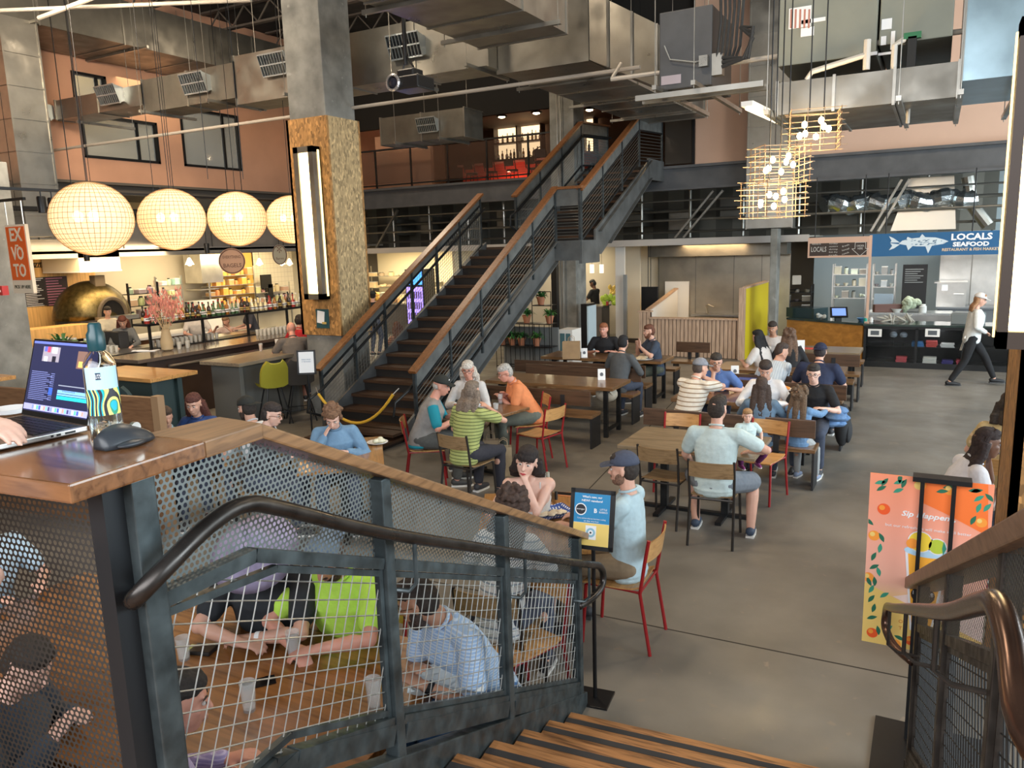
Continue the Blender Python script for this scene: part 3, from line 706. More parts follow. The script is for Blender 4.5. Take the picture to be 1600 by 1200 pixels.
obj('counter_top', B().box((-15.3, 24.4, 5.55), (-9.95, 25.0, 5.62)).box((-10.5, 22.4, 5.55), (-9.95, 24.8, 5.62)), M('pink_stone', (.6, .35, .3), .3), t)
point('bar_front_glow', (-10.9, 23.6, 5.3), 16, (1, .16, .08)); point('bar_front_glow', (-13, 24.0, 5.2), 14, (1, .16, .08)); point('bar_lamp_light', (-13, 25.5, 6.5), 12, WARM)
def stool(loc, rz, lab, grp, first=[]):
    if first: return dup(first[0], loc, rz, lab, grp)
    t = thing('bar_stool', lab, 'stool', loc, rz, grp); first.append(t)
    obj('seat', B().lathe([(.19, .70), (.21, .73), (.2, .76), (.05, .77)], n=16), blackm, t, smooth=True)
    obj('backrest', B().tube([(-.2, -.12, .76), (-.2, -.2, 1.05), (0, -.25, 1.16), (.2, -.2, 1.05), (.2, -.12, .76)], .018, 6).box((-.17, -.24, .86), (.17, -.21, 1.1)), blackm, t)
    for x, y in ((-1, -1), (1, -1), (1, 1), (-1, 1)): obj('leg', B().tube([(x*.13, y*.13, .71), (x*.2, y*.2, 0)], .013, 6), blackm, t)
    obj('footrest', B().tube([(.18, .18, .25), (-.18, .18, .25), (-.18, -.18, .25), (.18, -.18, .25)], .01, 6, closed=True), blackm, t)
    return t
for x, nm in ((-14.4, 'first'), (-13.6, 'second'), (-12.8, 'third'), (-12.0, 'fourth')): stool((x, 23.9, 4.5), 0, 'black stool at the red-lit mezzanine bar, %s from the left' % nm, 'mezzanine bar stools')
stool((-10.9, 22.2, 4.5), .4, 'black high-backed stool seen at the head of the stairs', 'mezzanine bar stools')
for px, py, Y, nm in ((784, 183, 22.5, 'left'), (838, 177, 22.5, 'middle'), (921, 172, 22.5, 'right')):
    c = aty(px, py, Y); t = thing('pendant_lamp', 'small black pendant lamp over the mezzanine bar, %s one' % nm, 'pendant lamp', c, group='mezzanine pendants')
    obj('shade', B().lathe([(.03, .22), (.05, .12), (.17, .04), (.18, 0), (.17, 0), (.03, .1)], n=14), blackm, t); obj('bulb', B().ell((0, 0, .0), (.11, .11, .035)), M('warm_bulb', (1, .8, .5), .5, emit=9, ecol=(1, .75, .42)), t)
    obj('cord', B().tube([(0, 0, .2), (0, 0, 7.1-c.z)], .008, 4), blackm, t); point('pendant_light', c-V((0, 0, .12)), 9, WARM)
c = aty(784, 130, 20.5); t = thing('pendant_lamp', 'glowing red glass globe pendant above the mezzanine rail', 'pendant lamp', c)
obj('globe', B().ell((0, 0, 0), (.17, .17, .17)), M('red_glass_glow', (.8, .12, .06), .2, emit=1.2, ecol=(1, .2, .1), noise=(8, .5)), t, smooth=True); obj('cord', B().tube([(0, 0, .15), (0, 0, 4)], .008, 4), blackm, t)
for px, py in ((680, 195), (702, 200), (725, 205), (679, 219), (1000, 187)):
    c = aty(px, py, 21 if px < 900 else 18.8); t = thing('downlight', 'small warm downlight ' + {680: 'first in the row over the mezzanine', 702: 'second in the row over the mezzanine', 725: 'third in the row over the mezzanine', 679: 'hanging lowest over the mezzanine', 1000: 'by the head of the stairs'}[px], 'ceiling lamp', c, group=None if px > 900 else 'mezzanine downlights')
    obj('trim_ring', B().lathe([(.09, 0), (.11, .03), (.09, .05), (.02, .05)], n=14), blackm, t); obj('lens', B().lathe([(.01, -.003), (.085, -.002), (.085, .01), (.01, .01)], n=14), M('warm_bulb'), t)
    obj('stem', B().tube([(0, 0, .04), (0, 0, (9 if px > 900 else 7.1)-c.z)], .012, 5), blackm, t)
    point('downlight_light', c-V((0, 0, .1)), 2.5, WARM)
area('mezzanine_room_light', (-15.4, 21.5, 7.0), (-15, 20, 4.5), 1, 1, 18, WARM)
# ================================================================ the near staircase with its two guard rails
cap_m = M('oak_cap', (.22, .115, .05), .38, wood=(1, (.12, .058, .024), 5), coat=.2)
ctop = M('varnished_counter_oak', (.19, .085, .036), .2, wood=(0, (.10, .042, .018), 4), coat=.6)
gsteel = M('guard_steel', (.065, .082, .088), .4, .55, noise=(11, .45), scratch=(16, .3, .62))
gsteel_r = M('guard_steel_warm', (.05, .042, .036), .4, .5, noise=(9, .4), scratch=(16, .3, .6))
perf_m = M('perforated_steel', (.20, .225, .225), .42, .55, noise=(5, .15))
wire_m = M('galvanised_wire', (.42, .42, .40), .35, .75)
hr_m = M('handrail_steel', (.045, .04, .037), .27, .75, noise=(12, .4), scratch=(9, .2, .42))
CP = [(-.43, .93), (2.5, 2.33), (2.97, 2.33)]
def zc(s, off=0):
    return (CP[0][1]+(CP[1][1]-CP[0][1])*(s-CP[0][0])/(CP[1][0]-CP[0][0]) if s < 2.5 else 2.33)-off
def zm(s): return .855+.447*s if s < 2.55 else .855+.447*2.55      # middle rail
def zb(s): return .18+.50*s if s < 2.42 else .18+.50*2.42          # bottom rail
def guard(t0, lab, gm, side):     # side: -1 left guard, +1 right guard
    T = thing('stair_guard', lab, 'railing', sp(0, t0, 0), world=True)
    P = lambda s, z, o=0: sp(s, t0+o, z)
    # wooden cap (sloping plank)
    u = (V(P(2.5, zc(2.5)))-V(P(-.43, zc(-.43)))).normalized()
    b = B(); w0, w1 = (-.105, .045) if side < 0 else (-.05, .10)
    for (sa, sb) in ((-.43, 2.5),) + (((2.5, 3.6),) if side > 0 else ()):
        b.prism([P(sa, zc(sa), w0), P(sa, zc(sa), w1), P(sb, zc(sb), w1), P(sb, zc(sb), w0)], (0, 0, -.04 if side < 0 else -.065))
    obj('wood_cap', b, cap_m if side < 0 else M('oak_cap_dark', (.20, .115, .065), .4, wood=(1, (.12, .065, .035), 5)), T, bevel=.006)
    posts = [0.0, 1.0, 1.93, 2.85] + ([3.5] if side > 0 else [])
    for s in posts:
        zt = zc(s)-.042; wd = .052 if s < 2.8 else .06
        R = Matrix((ST, -SU, V((0, 0, 1)))).transposed()
        lo = .02+.47*s if s < 2.4 else 1.0
        obj('post', B().obox(V(P(s, (zt+lo)/2)), (wd, wd, zt-lo), R), gm, T, bevel=.004)
    for a, c in zip(posts[:-1], posts[1:]):
        mids = [a+.03] + ([2.53] if a < 2.53 < c else []) + [c-.03]
        fr = B()
        for p, q in zip(mids[:-1], mids[1:]):
            fr.bar(P(p, zm(p)), P(q, zm(q)), .04, .036); fr.bar(P(p, zb(p)), P(q, zb(q)), .045, .03)
        obj('middle_rail', fr, gm, T)
        fr = B(); k0 = [a+.035] + ([2.45] if a < 2.45 < c else []) + [c-.035]
        for p, q in zip(k0[:-1], k0[1:]):
            fr.bar(P(p, zm(p)-.035), P(q, zm(q)-.035), .02, .02); fr.bar(P(p, zb(p)+.03), P(q, zb(q)+.03), .02, .02); fr.bar(P(p, zb(p)-.05), P(q, zb(q)-.05), .05, .07)
        for p in (a+.038, c-.038): fr.bar(P(p, zb(p)), P(p, zm(p)), .02, .02)
        obj('panel_frame', fr, gm, T)
        # perforated sheet above the middle rail
        poly = [(a+.02, zm(a)+.01)] + ([(2.53, zm(2.53)+.01)] if a < 2.53 < c else []) + [(c-.02, zm(c)+.01), (c-.02, zc(c)-.04)] + ([(2.5, zc(2.5)-.04)] if a < 2.5 < c else []) + [(a+.02, zc(a)-.04)]
        b = B()
        f3 = lambda s, z, o=(-.018): P(s, z, o)
        if len(poly) > 4:    # split the kinked panel in two convex ones
            perforated(b, f3, [(a+.02, zm(a)+.01), (2.53, zm(2.53)+.01), (2.515, zc(2.5)-.04), (a+.02, zc(a)-.04)], .0172, .0118)
            perforated(b, f3, [(2.53, zm(2.53)+.01), (c-.02, zm(c)+.01), (c-.02, zc(c)-.04), (2.515, zc(c)-.04)], .0172, .0118)
        else: perforated(b, f3, poly, .0172, .0118)
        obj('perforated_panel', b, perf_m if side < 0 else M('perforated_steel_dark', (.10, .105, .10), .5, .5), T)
        b = B()
        sl = .447
        segs = [(a+.03, min(c, 2.45)-(.03 if c < 2.45 else 0))] + ([(2.45, c-.03)] if c > 2.45 else [])
        for p, q in segs:
            if q <= p: continue
            wire_mesh(b, lambda s, z: P(s, z, 0), [(p, zb(p)), (q, zb(q)), (q, zm(q)), (p, zm(p))], .058, .056, .0022 if side < 0 else .0026, sl, -.42)
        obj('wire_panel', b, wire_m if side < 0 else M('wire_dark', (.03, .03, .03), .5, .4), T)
    # stringer under the guard
    b = B().prism([P(-.08, 0, -.03), P(-.08, .085, -.03), P(0, .12, -.03), P(2.6, 1.32, -.03), P(3.1, 1.32, -.03), P(3.1, .95, -.03), P(2.6, .95, -.03), P(.45, 0, -.03)], ST*.06)
    obj('stringer', b, gm, T, bevel=.004)
    # bent handrail
    o = .085 if side < 0 else -.14
    hp = [P(2.88, 2.03, .01*-side), P(2.92, 2.05, o*.6), P(2.87, 2.10, o)]
    hp += [P(2.74, 2.15, o), P(2.62, 2.16, o), P(2.48, 2.10, o), P(2.04, 1.875, o), P(1.2, 1.49, o), P(.3, 1.075, o), P(-.08, .905, o), P(-.17, .86, o), P(-.24, .79, o), P(-.22, .72, o), P(-.1, .69, o*.75), P(.02, .68, o*.2)]
    # smooth by Catmull-Rom
    sm = []
    for i in range(len(hp)-1):
        p0, p1, p2, p3 = hp[max(i-1, 0)], hp[i], hp[i+1], hp[min(i+2, len(hp)-1)]
        for k in range(4):
            x = k/4; sm.append(.5*((2*p1)+(p2-p0)*x+(2*p0-5*p1+4*p2-p3)*x*x+(3*p1-p0-3*p2+p3)*x**3))
    sm.append(hp[-1])
    obj('handrail', B().tube(sm, .021, 12), hr_m if side < 0 else M('handrail_steel_brown', (.10, .055, .038), .25, .7, noise=(10, .3)), T, smooth=2)
    for s in (1.93, 1.0, .08):
        z = zc(s)-.42
        k = B().tube([P(s-.02, z-.02, 0), P(s-.05, z-.03, o*.7), P(s-.055, z+.0, o), P(s-.055, 1.0+.4545*(s-.055)-.07 if 0 else (.945+.452*(s-.05))-.01, o)], .008, 7)
        obj('rail_bracket', k, gm, T, smooth=True)
    return T
guard(0.0, 'near left stair guard with oak cap, perforated sheet and wire mesh', gsteel, -1)
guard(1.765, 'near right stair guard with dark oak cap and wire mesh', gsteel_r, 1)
# oak bar top over the corner
T = thing('counter', 'varnished oak counter top at the corner of the near guard, under the laptop', 'counter', sp(2.8, -1, 1.3), world=True)
b = B().prism([sp(3.03, .05, 2.33), sp(2.69, .05, 2.33), sp(2.69, -.16, 2.33), sp(2.70, -3.2, 2.33), sp(3.05, -3.2, 2.33)], (0, 0, -.04))
obj('top', b, ctop, T, bevel=.005)
b = B().prism([sp(2.69, .05, 2.33), sp(2.5, .05, 2.33), sp(2.47, -.12, 2.33), sp(2.69, -.16, 2.33)], (0, 0, -.0405))
obj('corner_piece', b, cap_m, T, bevel=.004)
b = B(); 
poly = [(-3.1, 1.0), (-.03, 1.0), (-.03, 2.29), (-3.1, 2.29)]
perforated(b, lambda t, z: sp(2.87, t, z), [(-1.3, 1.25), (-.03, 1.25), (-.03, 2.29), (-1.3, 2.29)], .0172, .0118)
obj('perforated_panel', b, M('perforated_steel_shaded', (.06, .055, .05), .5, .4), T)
R = Matrix((ST, -SU, V((0, 0, 1)))).transposed()
obj('post', B().obox(sp(2.85, -1.32, 1.65), (.05, .05, 1.28), R), gsteel, T)
obj('corner_flange', B().obox(sp(2.905, -.02, 1.65), (.045, .05, 1.28), R), M('flange_dark', (.025, .027, .03), .4, .5), T)

# treads and landing
T = thing('near_staircase', 'near oak stairs with dark anti-slip strips going down to the hall floor', 'staircase', sp(0, .85, 0), world=True)
tm = M('oak_tread', (.36, .165, .06), .42, wood=(0, (.12, .052, .02), 5), noise=None)
sm_ = M('antislip_strip', (.035, .035, .038), .8)
def tz(k): return .157*(k+1)
for k in range(7):
    s0 = .25+.33*k; z = tz(k)
    obj('tread', B().prism([sp(s0, .04, z), sp(s0, 1.68, z), sp(s0+.36, 1.68, z), sp(s0+.36, .04, z)], (0, 0, -.04)), tm, T, bevel=.003)
    obj('anti_slip_strip', B().prism([sp(s0+.055, .04, z+.0012), sp(s0+.055, 1.68, z+.0012), sp(s0+.095, 1.68, z+.0012), sp(s0+.095, .04, z+.0012)], (0, 0, -.003)), sm_, T)
    obj('riser', B().prism([sp(s0+.02, .04, z-.04), sp(s0+.02, 1.68, z-.04), sp(s0+.035, 1.68, z-.04), sp(s0+.035, .04, z-.04)], (0, 0, -.117)), M('riser_oak', (.2, .1, .045), .5), T)
obj('landing_deck', B().prism([sp(2.56, .03, 1.256), sp(2.56, 1.69, 1.256), sp(7, 1.69, 1.256), sp(7, .03, 1.256)], (0, 0, -.12)), tm, T)
obj('side_deck', B().prism([sp(3.0, -4, 1.256), sp(3.0, .03, 1.256), sp(7, .03, 1.256), sp(7, -4, 1.256)], (0, 0, -.12)), tm, T)
obj('side_fascia', B().prism([sp(2.95, -4, 1.3), sp(3.0, -4, 1.3), sp(3.0, -.04, 1.3), sp(2.95, -.04, 1.3)], (0, 0, -.28)), gsteel, T)

# ---------------------------------------------------------------- things on the counter
ZC = 2.331
T = thing('laptop', 'open silver laptop running a video editor on the oak counter', 'laptop', (-1.88, 1.0, ZC), world=True)
C0 = atz(137, 668, ZC+.012); C1 = atz(0, 708, ZC+.012); C2 = atz(22, 648, ZC+.012)
ux = V((C2.x-C0.x, C2.y-C0.y, 0)).normalized(); uy = V((-ux.y, ux.x, 0))
if uy.dot(V((C1.x-C0.x, C1.y-C0.y, 0))) < 0: uy = -uy
LWd, LDp = .312, .221
def lp(a, b, z=0): return V((C0.x, C0.y, ZC)) + ux*a + uy*b + V((0, 0, z))
alu = M('laptop_aluminium', (.42, .40, .38), .32, .8); keyb = M('key_black', (.012, .012, .014), .45)
obj('base', B().prism([lp(0, 0, .003), lp(LWd, 0, .003), lp(LWd, LDp, .003), lp(0, LDp, .003)], (0, 0, .013)), alu, T, bevel=.003)
obj('keyboard_well', B().prism([lp(.018, .012, .0163), lp(LWd-.018, .012, .0163), lp(LWd-.018, .118, .0163), lp(.018, .118, .0163)], (0, 0, .0006)), M('well_black', (.006, .006, .007), .6), T)
b = B()
for r_ in range(6):
    for k in range(14):
        x = .021+k*.0193; y = .015+r_*.0172; b.prism([lp(x, y, .0168), lp(x+.0165, y, .0168), lp(x+.0165, y+.0145, .0168), lp(x, y+.0145, .0168)], (0, 0, .0014))
obj('keys', b, keyb, T)
obj('trackpad', B().prism([lp(.09, .128, .0162), lp(.222, .128, .0162), lp(.222, .210, .0162), lp(.09, .210, .0162)], (0, 0, .0004)), M('trackpad', (.36, .34, .33), .25, .7), T)
pb = B()
for a, c in ((.03, .055), (.065, .075), (.082, .088)): pb.prism([lp(-.0006, a, .007), lp(.0002, a, .007), lp(.0002, c, .007), lp(-.0006, c, .007)], (0, 0, .005))
obj('ports', pb, M('port_black', (.004, .004, .004), .5), T)
tilt = radians(17)
def ls(a, h, o=0): return lp(a, .0-h*sin(tilt)+o*cos(tilt), .016+h*cos(tilt)+o*sin(tilt))
SH = .205
lid = obj('lid', B().prism([ls(0, 0), ls(LWd, 0), ls(LWd, SH), ls(0, SH)], (ls(0, 0, -.005)-ls(0, 0))), alu, T, bevel=.002)
obj('bezel', B().prism([ls(.001, .001, .0005), ls(LWd-.001, .001, .0005), ls(LWd-.001, SH-.001, .0005), ls(.001, SH-.001, .0005)], (ls(0, 0, .0008)-ls(0, 0))), M('bezel_black', (.004, .004, .005), .25), lid)
def rect(a0, h0, a1, h1, m, nm='screen_pane', o=.0015):
    return obj(nm, B().poly([ls(a0, h0, o), ls(a1, h0, o), ls(a1, h1, o), ls(a0, h1, o)]), m, lid)
def E_(nm, c, e=1.0): return M(nm, c, .4, emit=e, ecol=c)
W0, W1, S0, S1 = .006, LWd-.006, .014, SH-.006
rect(W0, S0, W1, S1, E_('screen_navy', (.012, .014, .045), 1), 'screen')
mx = lambda u: W1-(W1-W0)*u         # u: 0 at the far (left in the picture) edge
def srect(u0, v0, u1, v1, nm, c, e=1.0, o=.0018): return (mx(u0), S0+(S1-S0)*v0, mx(u1), S0+(S1-S0)*v1, nm, c, e, o)
panes = {}
def addp(u0, v0, u1, v1, nm, c, e=1.0, o=.0018):
    b, _, _ = panes.setdefault(nm, (B(), c, e)); a0, a1 = mx(u0), mx(u1); h0, h1 = S0+(S1-S0)*v0, S0+(S1-S0)*v1
    b.poly([ls(a0, h0, o), ls(a1, h0, o), ls(a1, h1, o), ls(a0, h1, o)])
addp(0, .965, 1, 1, 'menu_bar', (.10, .13, .42)); addp(0, .02, 1, .105, 'dock', (.30, .30, .62), 1.0)
addp(.17, .72, .44, .93, 'preview_left', (.25, .22, .26)); addp(.24, .85, .29, .93, 'preview_red', (.5, .05, .1), 1, .002); addp(.19, .86, .24, .93, 'preview_blue', (.08, .10, .4), 1, .002); addp(.31, .84, .40, .93, 'preview_pale', (.5, .5, .55), 1, .002)
addp(.20, .72, .26, .79, 'preview_pale', (.5, .5, .55), 1, .002); addp(.33, .72, .39, .80, 'preview_dark', (.01, .01, .02), 1, .002)
addp(.72, .66, .86, .90, 'preview_right', (.16, .09, .07)); addp(.75, .68, .83, .76, 'preview_glow', (.9, .35, .08), 1.5, .002)
for k in range(16): addp(.04, .56-k*.026, .30+.04*((k*7) % 3), .57-k*.026, 'clip_list_text', (.13, .15, .34))
for k in range(14): addp(.36, .55-k*.028, .42, .56-k*.028, 'clip_list_text', (.13, .15, .34))
addp(.36, .26, .42, .36, 'track_header', (.03, .09, .45), 1, .002)
addp(.50, .40, 1, .415, 'ruler', (.20, .22, .28)); addp(.50, .30, .98, .345, 'video_clip', (.18, .38, .75)); addp(.50, .27, .98, .292, 'video_clip', (.18, .38, .75)); addp(.50, .215, .98, .262, 'audio_clip', (.02, .50, .52))
for k in range(9): addp(.58+k*.022, .325, .59+k*.022, .34, 'clip_mark', (.02, .03, .12), 1, .0022)
ic = [(.2, .25, .8), (.8, .8, .85), (.1, .5, .3), (.05, .1, .5), (.7, .7, .9), (.8, .3, .2), (.2, .6, .7), (.05, .05, .15)]
for k in range(22): addp(.14+k*.037, .035, .165+k*.037, .09, 'dock_icon_%s' % 'abcdefgh'[k % 8], ic[k % 8], .8, .0022)
nm_ic = dict(zip('abcdefgh', ('blue', 'white', 'green', 'navy', 'lilac', 'orange', 'teal', 'black')))
for nm, (b, c, e) in panes.items():
    n2 = ('dock_icons_' + nm_ic[nm[-1]]) if nm.startswith('dock_icon_') else nm
    o = obj(n2, b, E_('px_'+n2, c, e), lid)
# mouse
T = thing('mouse', 'black ergonomic wireless mouse on the counter beside the bottle', 'mouse', atz(196, 694, ZC))
md = (atz(240, 682, ZC)-atz(152, 705, ZC)); T.rotation_euler = (0, 0, atan2(md.y, md.x))
b = B(); rings = []
for k in range(13):
    u = k/12; x = -.063+.126*u; h = .050*sin(pi*min(1, .12+u*.80))**.8*(1-.35*u)+.006; w = .037*sin(pi*(.1+.8*u))**.55
    sh_ = .35*h
    rings.append([(x, w*cos(a)+sh_*max(0, sin(a))*.5, .001+h*max(0, sin(a))) if sin(a) >= 0 else (x, w*cos(a), .001) for a in [2*pi*j/20 for j in range(20)]])
obj('body', b.loft(rings), M('mouse_charcoal', (.03, .035, .042), .38), T, smooth=2)
obj('scroll_wheel', B().cyl((.028, -.006, .034), (.028, .006, .034), .012, n=16), inox, T); obj('thumb_ledge', B().ell((-.01, -.038, .008), (.035, .016, .008)), M('mouse_charcoal'), T, smooth=True)
T['label'] = 'charcoal ergonomic wireless mouse on the oak counter beside the clear bottle'
# water bottle
bp_ = atz(170, 690, ZC)
T = thing('water_bottle', 'clear water bottle with pale blue label and swirling colours behind the mouse', 'bottle', bp_)
k_ = 1.0
Rb = .0345; hb = .232
obj('bottle_wall', B().lathe([(Rb*.85, 0), (Rb, .006), (Rb*1.02, .06), (Rb*1.02, .165), (Rb*.96, .185), (Rb*.7, .203), (Rb*.42, .212), (Rb*.40, .225), (Rb*.36, .225), (Rb*.36, .21), (Rb*.66, .199), (Rb*.93, .182), (Rb*.98, .165), (Rb*.98, .06), (Rb*.95, .01), (.001, .008)], n=32), M('bottle_glass', (.95, .97, .97), .03, trans=1.0), T, smooth=True)
obj('water', B().lathe([(.001, .009), (Rb*.94, .011), (Rb*.965, .06), (Rb*.965, .15), (.001, .15)], n=32), M('water', (.9, .95, .96), .02, trans=1, ior=1.33), T, smooth=True)
obj('cap', B().lathe([(Rb*.5, .213), (Rb*.56, .22), (Rb*.56, .25), (Rb*.42, .258), (Rb*.40, .272), (Rb*.3, .276), (.001, .276)], n=24), M('teal_cap', (.01, .05, .06), .3), T, smooth=True)
va = atan2(-bp_.y, -bp_.x)      # towards the stairs
def arc(a0, a1, z0, z1, r=Rb*1.045, n=14):
    b = B(); p = []
    for k in range(n+1):
        a = va+a0+(a1-a0)*k/n; p.append((r*cos(a), r*sin(a)))
    for k in range(n): b.add([(*p[k], z0), (*p[k+1], z0), (*p[k+1], z1), (*p[k], z1)], [(0, 1, 2, 3)])
    return b
obj('paper_label', arc(-1.0, 1.15, .128, .178), M('label_blue', (.42, .62, .72), .5), T)
obj('label_panel', arc(-.30, .0, .150, .166, Rb*1.055, 6), M('label_ink', (.02, .05, .09), .5), T)
for nm, zz in (('LIFE', .1605), ('WTR', .1545)):
    a = va-.15; text('lettering', nm, .0065, paper, (Rb*1.07*cos(a), Rb*1.07*sin(a), zz), (-sin(a), cos(a), 0), (0, 0, 1), T, depth=.0002)
# the swirl artwork, a plain pattern of coloured bands
swm = bpy.data.materials.new('swirl_print'); swm.use_nodes = True; nt = swm.node_tree
tc = nt.nodes.new('ShaderNodeTexCoord'); wv = nt.nodes.new('ShaderNodeTexWave'); wv.inputs['Scale'].default_value = 14; wv.inputs['Distortion'].default_value = 7; wv.inputs['Detail'].default_value = 1; wv.inputs['Detail Scale'].default_value = .9
rp = nt.nodes.new('ShaderNodeValToRGB'); rp.color_ramp.interpolation = 'CONSTANT'
for k, c in enumerate([(.02, .02, .03), (.0, .42, .62), (.0, .42, .62), (.02, .28, .16), (.8, .72, .2), (.75, .18, .42), (.02, .02, .03), (.7, .06, .06)]):
    if k < 2: el = rp.color_ramp.elements[k]
    else: el = rp.color_ramp.elements.new(.5)
    el.position = k*.125; el.color = (*c, 1)
nt.links.new(tc.outputs['Object'], wv.inputs['Vector']); nt.links.new(wv.outputs[0], rp.inputs[0]); nt.links.new(rp.outputs[0], nt.nodes['Principled BSDF'].inputs['Base Color'])
obj('printed_sleeve', arc(-1.15, 1.25, .068, .128), swm, T)
# small white puck behind the laptop
T = thing('saucer', 'pale blue-white dish on the counter behind the laptop', 'dish', atz(12, 650, ZC)+V((-.02, .02, 0)))
obj('dish', B().lathe([(.02, 0), (.045, .006), (.05, .018), (.047, .018), (.02, .008), (.001, .006)], n=24), paper, T, smooth=True)

# ---------------------------------------------------------------- sign stand by the rail end
def frame_sign(name, lab, c, w, h, rz, tiltx, poleh, base, mat=blackm):
    t = thing(name, lab, 'sign', (c[0], c[1], 0), rz)
    obj('base_plate', B().box((-base/2, -base/2, 0), (base/2, base/2, .012)), mat, t, bevel=.003)
    obj('pole', B().tube([(0, 0, .01), (0, 0, poleh)], .0125, 8), mat, t)
    R = Matrix.Rotation(-tiltx, 3, 'X'); cz = V((0, -.02, poleh+h/2-.02))
    f = B()
    for sx in (-1, 1): f.obox(cz+R@V((sx*(w/2+.012), 0, 0)), (.026, .02, h+.05), R)
    for sz in (-1, 1): f.obox(cz+R@V((0, 0, sz*(h/2+.012))), (w+.05, .02, .026), R)
    f.obox(cz+R@V((0, .008, 0)), (w+.02, .006, h+.02), R)
    obj('frame', f, mat, t)
    return t, cz, R
q = atz(930, 1092, 0)
T, cz, R = frame_sign('sign_stand', 'black sign stand with blue and yellow notice at the foot of the near stairs', (q.x, q.y), .215, .30, .12, radians(14), 1.03, .2)
face = lambda x, z, y=-.012: cz + R@V((x, y, z))
bl = M('sign_blue', (.01, .22, .46), .45); ye = M('sign_yellow', (.80, .58, .16), .45)
sb = obj('notice', B().poly([face(-.107, -.15), face(.107, -.15), face(.107, .15), face(-.107, .15)]), paper, T)
def on(nm, x0, z0, x1, z1, m, y=-.0135): return obj(nm, B().poly([face(x0, z0, y), face(x1, z0, y), face(x1, z1, y), face(x0, z1, y)]), m, sb)
on('blue_field', -.107, -.02, .107, .15, bl); on('yellow_field', -.107, -.15, .107, -.022, ye)
X_ = R@V((1, 0, 0)); Y_ = R@V((0, 0, 1))
text('lettering', "What's new, our", .017, paper, face(0, .130, -.015), X_, Y_, sb, depth=.0003, width=.12, bold=.0004)
text('lettering', 'NEW! vendors!', .017, paper, face(0, .108, -.015), X_, Y_, sb, depth=.0003, width=.125, bold=.0004)
def disc(nm, x, z, r, m, y): return obj(nm, B().poly([face(x+r*cos(2*pi*k/24), z+r*sin(2*pi*k/24), y) for k in range(24)]), m, sb)
disc('logo_ring', -.066, .056, .035, paper, -.0145); disc('logo_disc', -.066, .056, .029, M('logo_black', (.01, .012, .02), .5), -.0155)
text('lettering', 'monger', .014, paper, face(-.066, .057, -.017), X_, Y_, sb, depth=.0003, width=.05)
text('lettering', 'B', .034, paper, face(.022, .052, -.015), X_, Y_, sb, depth=.0003, bold=.001)
text('lettering', 'LITTLE\nBARRIO', .016, paper, face(.07, .054, -.015), X_, Y_, sb, depth=.0003, width=.05)
text('lettering', 'Come and see what we have been cooking', .012, paper, face(0, .005, -.015), X_, Y_, sb, depth=.0003, width=.17)
text('lettering', 'at the market', .012, paper, face(0, -.010, -.015), X_, Y_, sb, depth=.0003, width=.09)
on('white_square', -.032, -.115, .032, -.035, paper, -.0145)
disc('badge_ring', 0, -.075, .027, M('badge_blue', (.25, .48, .6), .5), -.0155); disc('badge_ring', 0, -.075, .015, paper, -.0165); disc('badge_dot', 0, -.075, .006, M('logo_black'), -.0175)
# white-sheet sign stand near the column
q = atz(491, 700, 0); q = V((-7.0, 7.35, 0)); q = atz(489, 690, 0)
T, cz, R = frame_sign('sign_stand', 'black sign stand with a plain white printed sheet by the main staircase', (q.x, q.y), .215, .30, .55, radians(6), 1.05, .2)
face = lambda x, z, y=-.012: cz + R@V((x, y, z)); X_ = R@V((1, 0, 0)); Y_ = R@V((0, 0, 1))
sb = obj('notice', B().poly([face(-.107, -.15), face(.107, -.15), face(.107, .15), face(-.107, .15)]), paper, T)
for k, s_ in enumerate(('PLEASE ORDER', 'AT THE COUNTER')): text('lettering', s_, .02, M('print_blue', (.05, .15, .3), .6), face(0, .04-k*.03, -.014), X_, Y_, sb, depth=.0003, width=.13)
# ---------------------------------------------------------------- poster on its stand
T = thing('poster_stand', 'tall orange drinks poster on a black stand beyond the right guard', 'poster', (.05, 4.35, 0), world=True)
PY = 4.42
c00 = aty(1343, 1000, PY); c11 = aty(1556, 742, PY); cl_ = aty(1363, 745, PY)
pw0, pw1 = cl_.x-.01, c11.x; pz1 = 1.49; pz0 = c00.z; PH = pz1-pz0; PWd = pw1-pw0
grad = bpy.data.materials.new('poster_ground'); grad.use_nodes = True; nt = grad.node_tree
tc = nt.nodes.new('ShaderNodeTexCoord'); se = nt.nodes.new('ShaderNodeSeparateXYZ'); rp = nt.nodes.new('ShaderNodeValToRGB')
rp.color_ramp.interpolation = 'B_SPLINE'
for k, (p_, c) in enumerate([(0, (.80, .53, .14)), (.27, (.80, .50, .16)), (.38, (.80, .46, .42)), (.55, (.82, .30, .24)), (.8, (.86, .25, .09)), (1, (.85, .22, .06))]):
    el = rp.color_ramp.elements[k] if k < 2 else rp.color_ramp.elements.new(.5)
    el.position = p_; el.color = (*c, 1)
mr = nt.nodes.new('ShaderNodeMapRange'); mr.inputs[1].default_value = 0; mr.inputs[2].default_value = PH
nt.links.new(tc.outputs['Object'], se.inputs[0]); nt.links.new(se.outputs[2], mr.inputs[0]); nt.links.new(mr.outputs[0], rp.inputs[0]); nt.links.new(rp.outputs[0], nt.nodes['Principled BSDF'].inputs['Base Color'])
PT = thing('tmp', None, None)
bpy.data.objects.remove(PT)
sheet = obj('sheet', B().box((pw0, PY, pz0), (pw1, PY+.004, pz1)), grad, T); sheet.location = V((pw0, PY, pz0))-V(T['_w']); sheet.data.transform(Matrix.Translation(-V((pw0, PY, pz0))))
def pq(u, v, o=.001): return V((PWd*u, -o, PH*v))
def ppoly(nm, pts, m, o=.001): return obj(nm, B().poly([pq(u, v, o) for u, v in pts]), m, sheet)
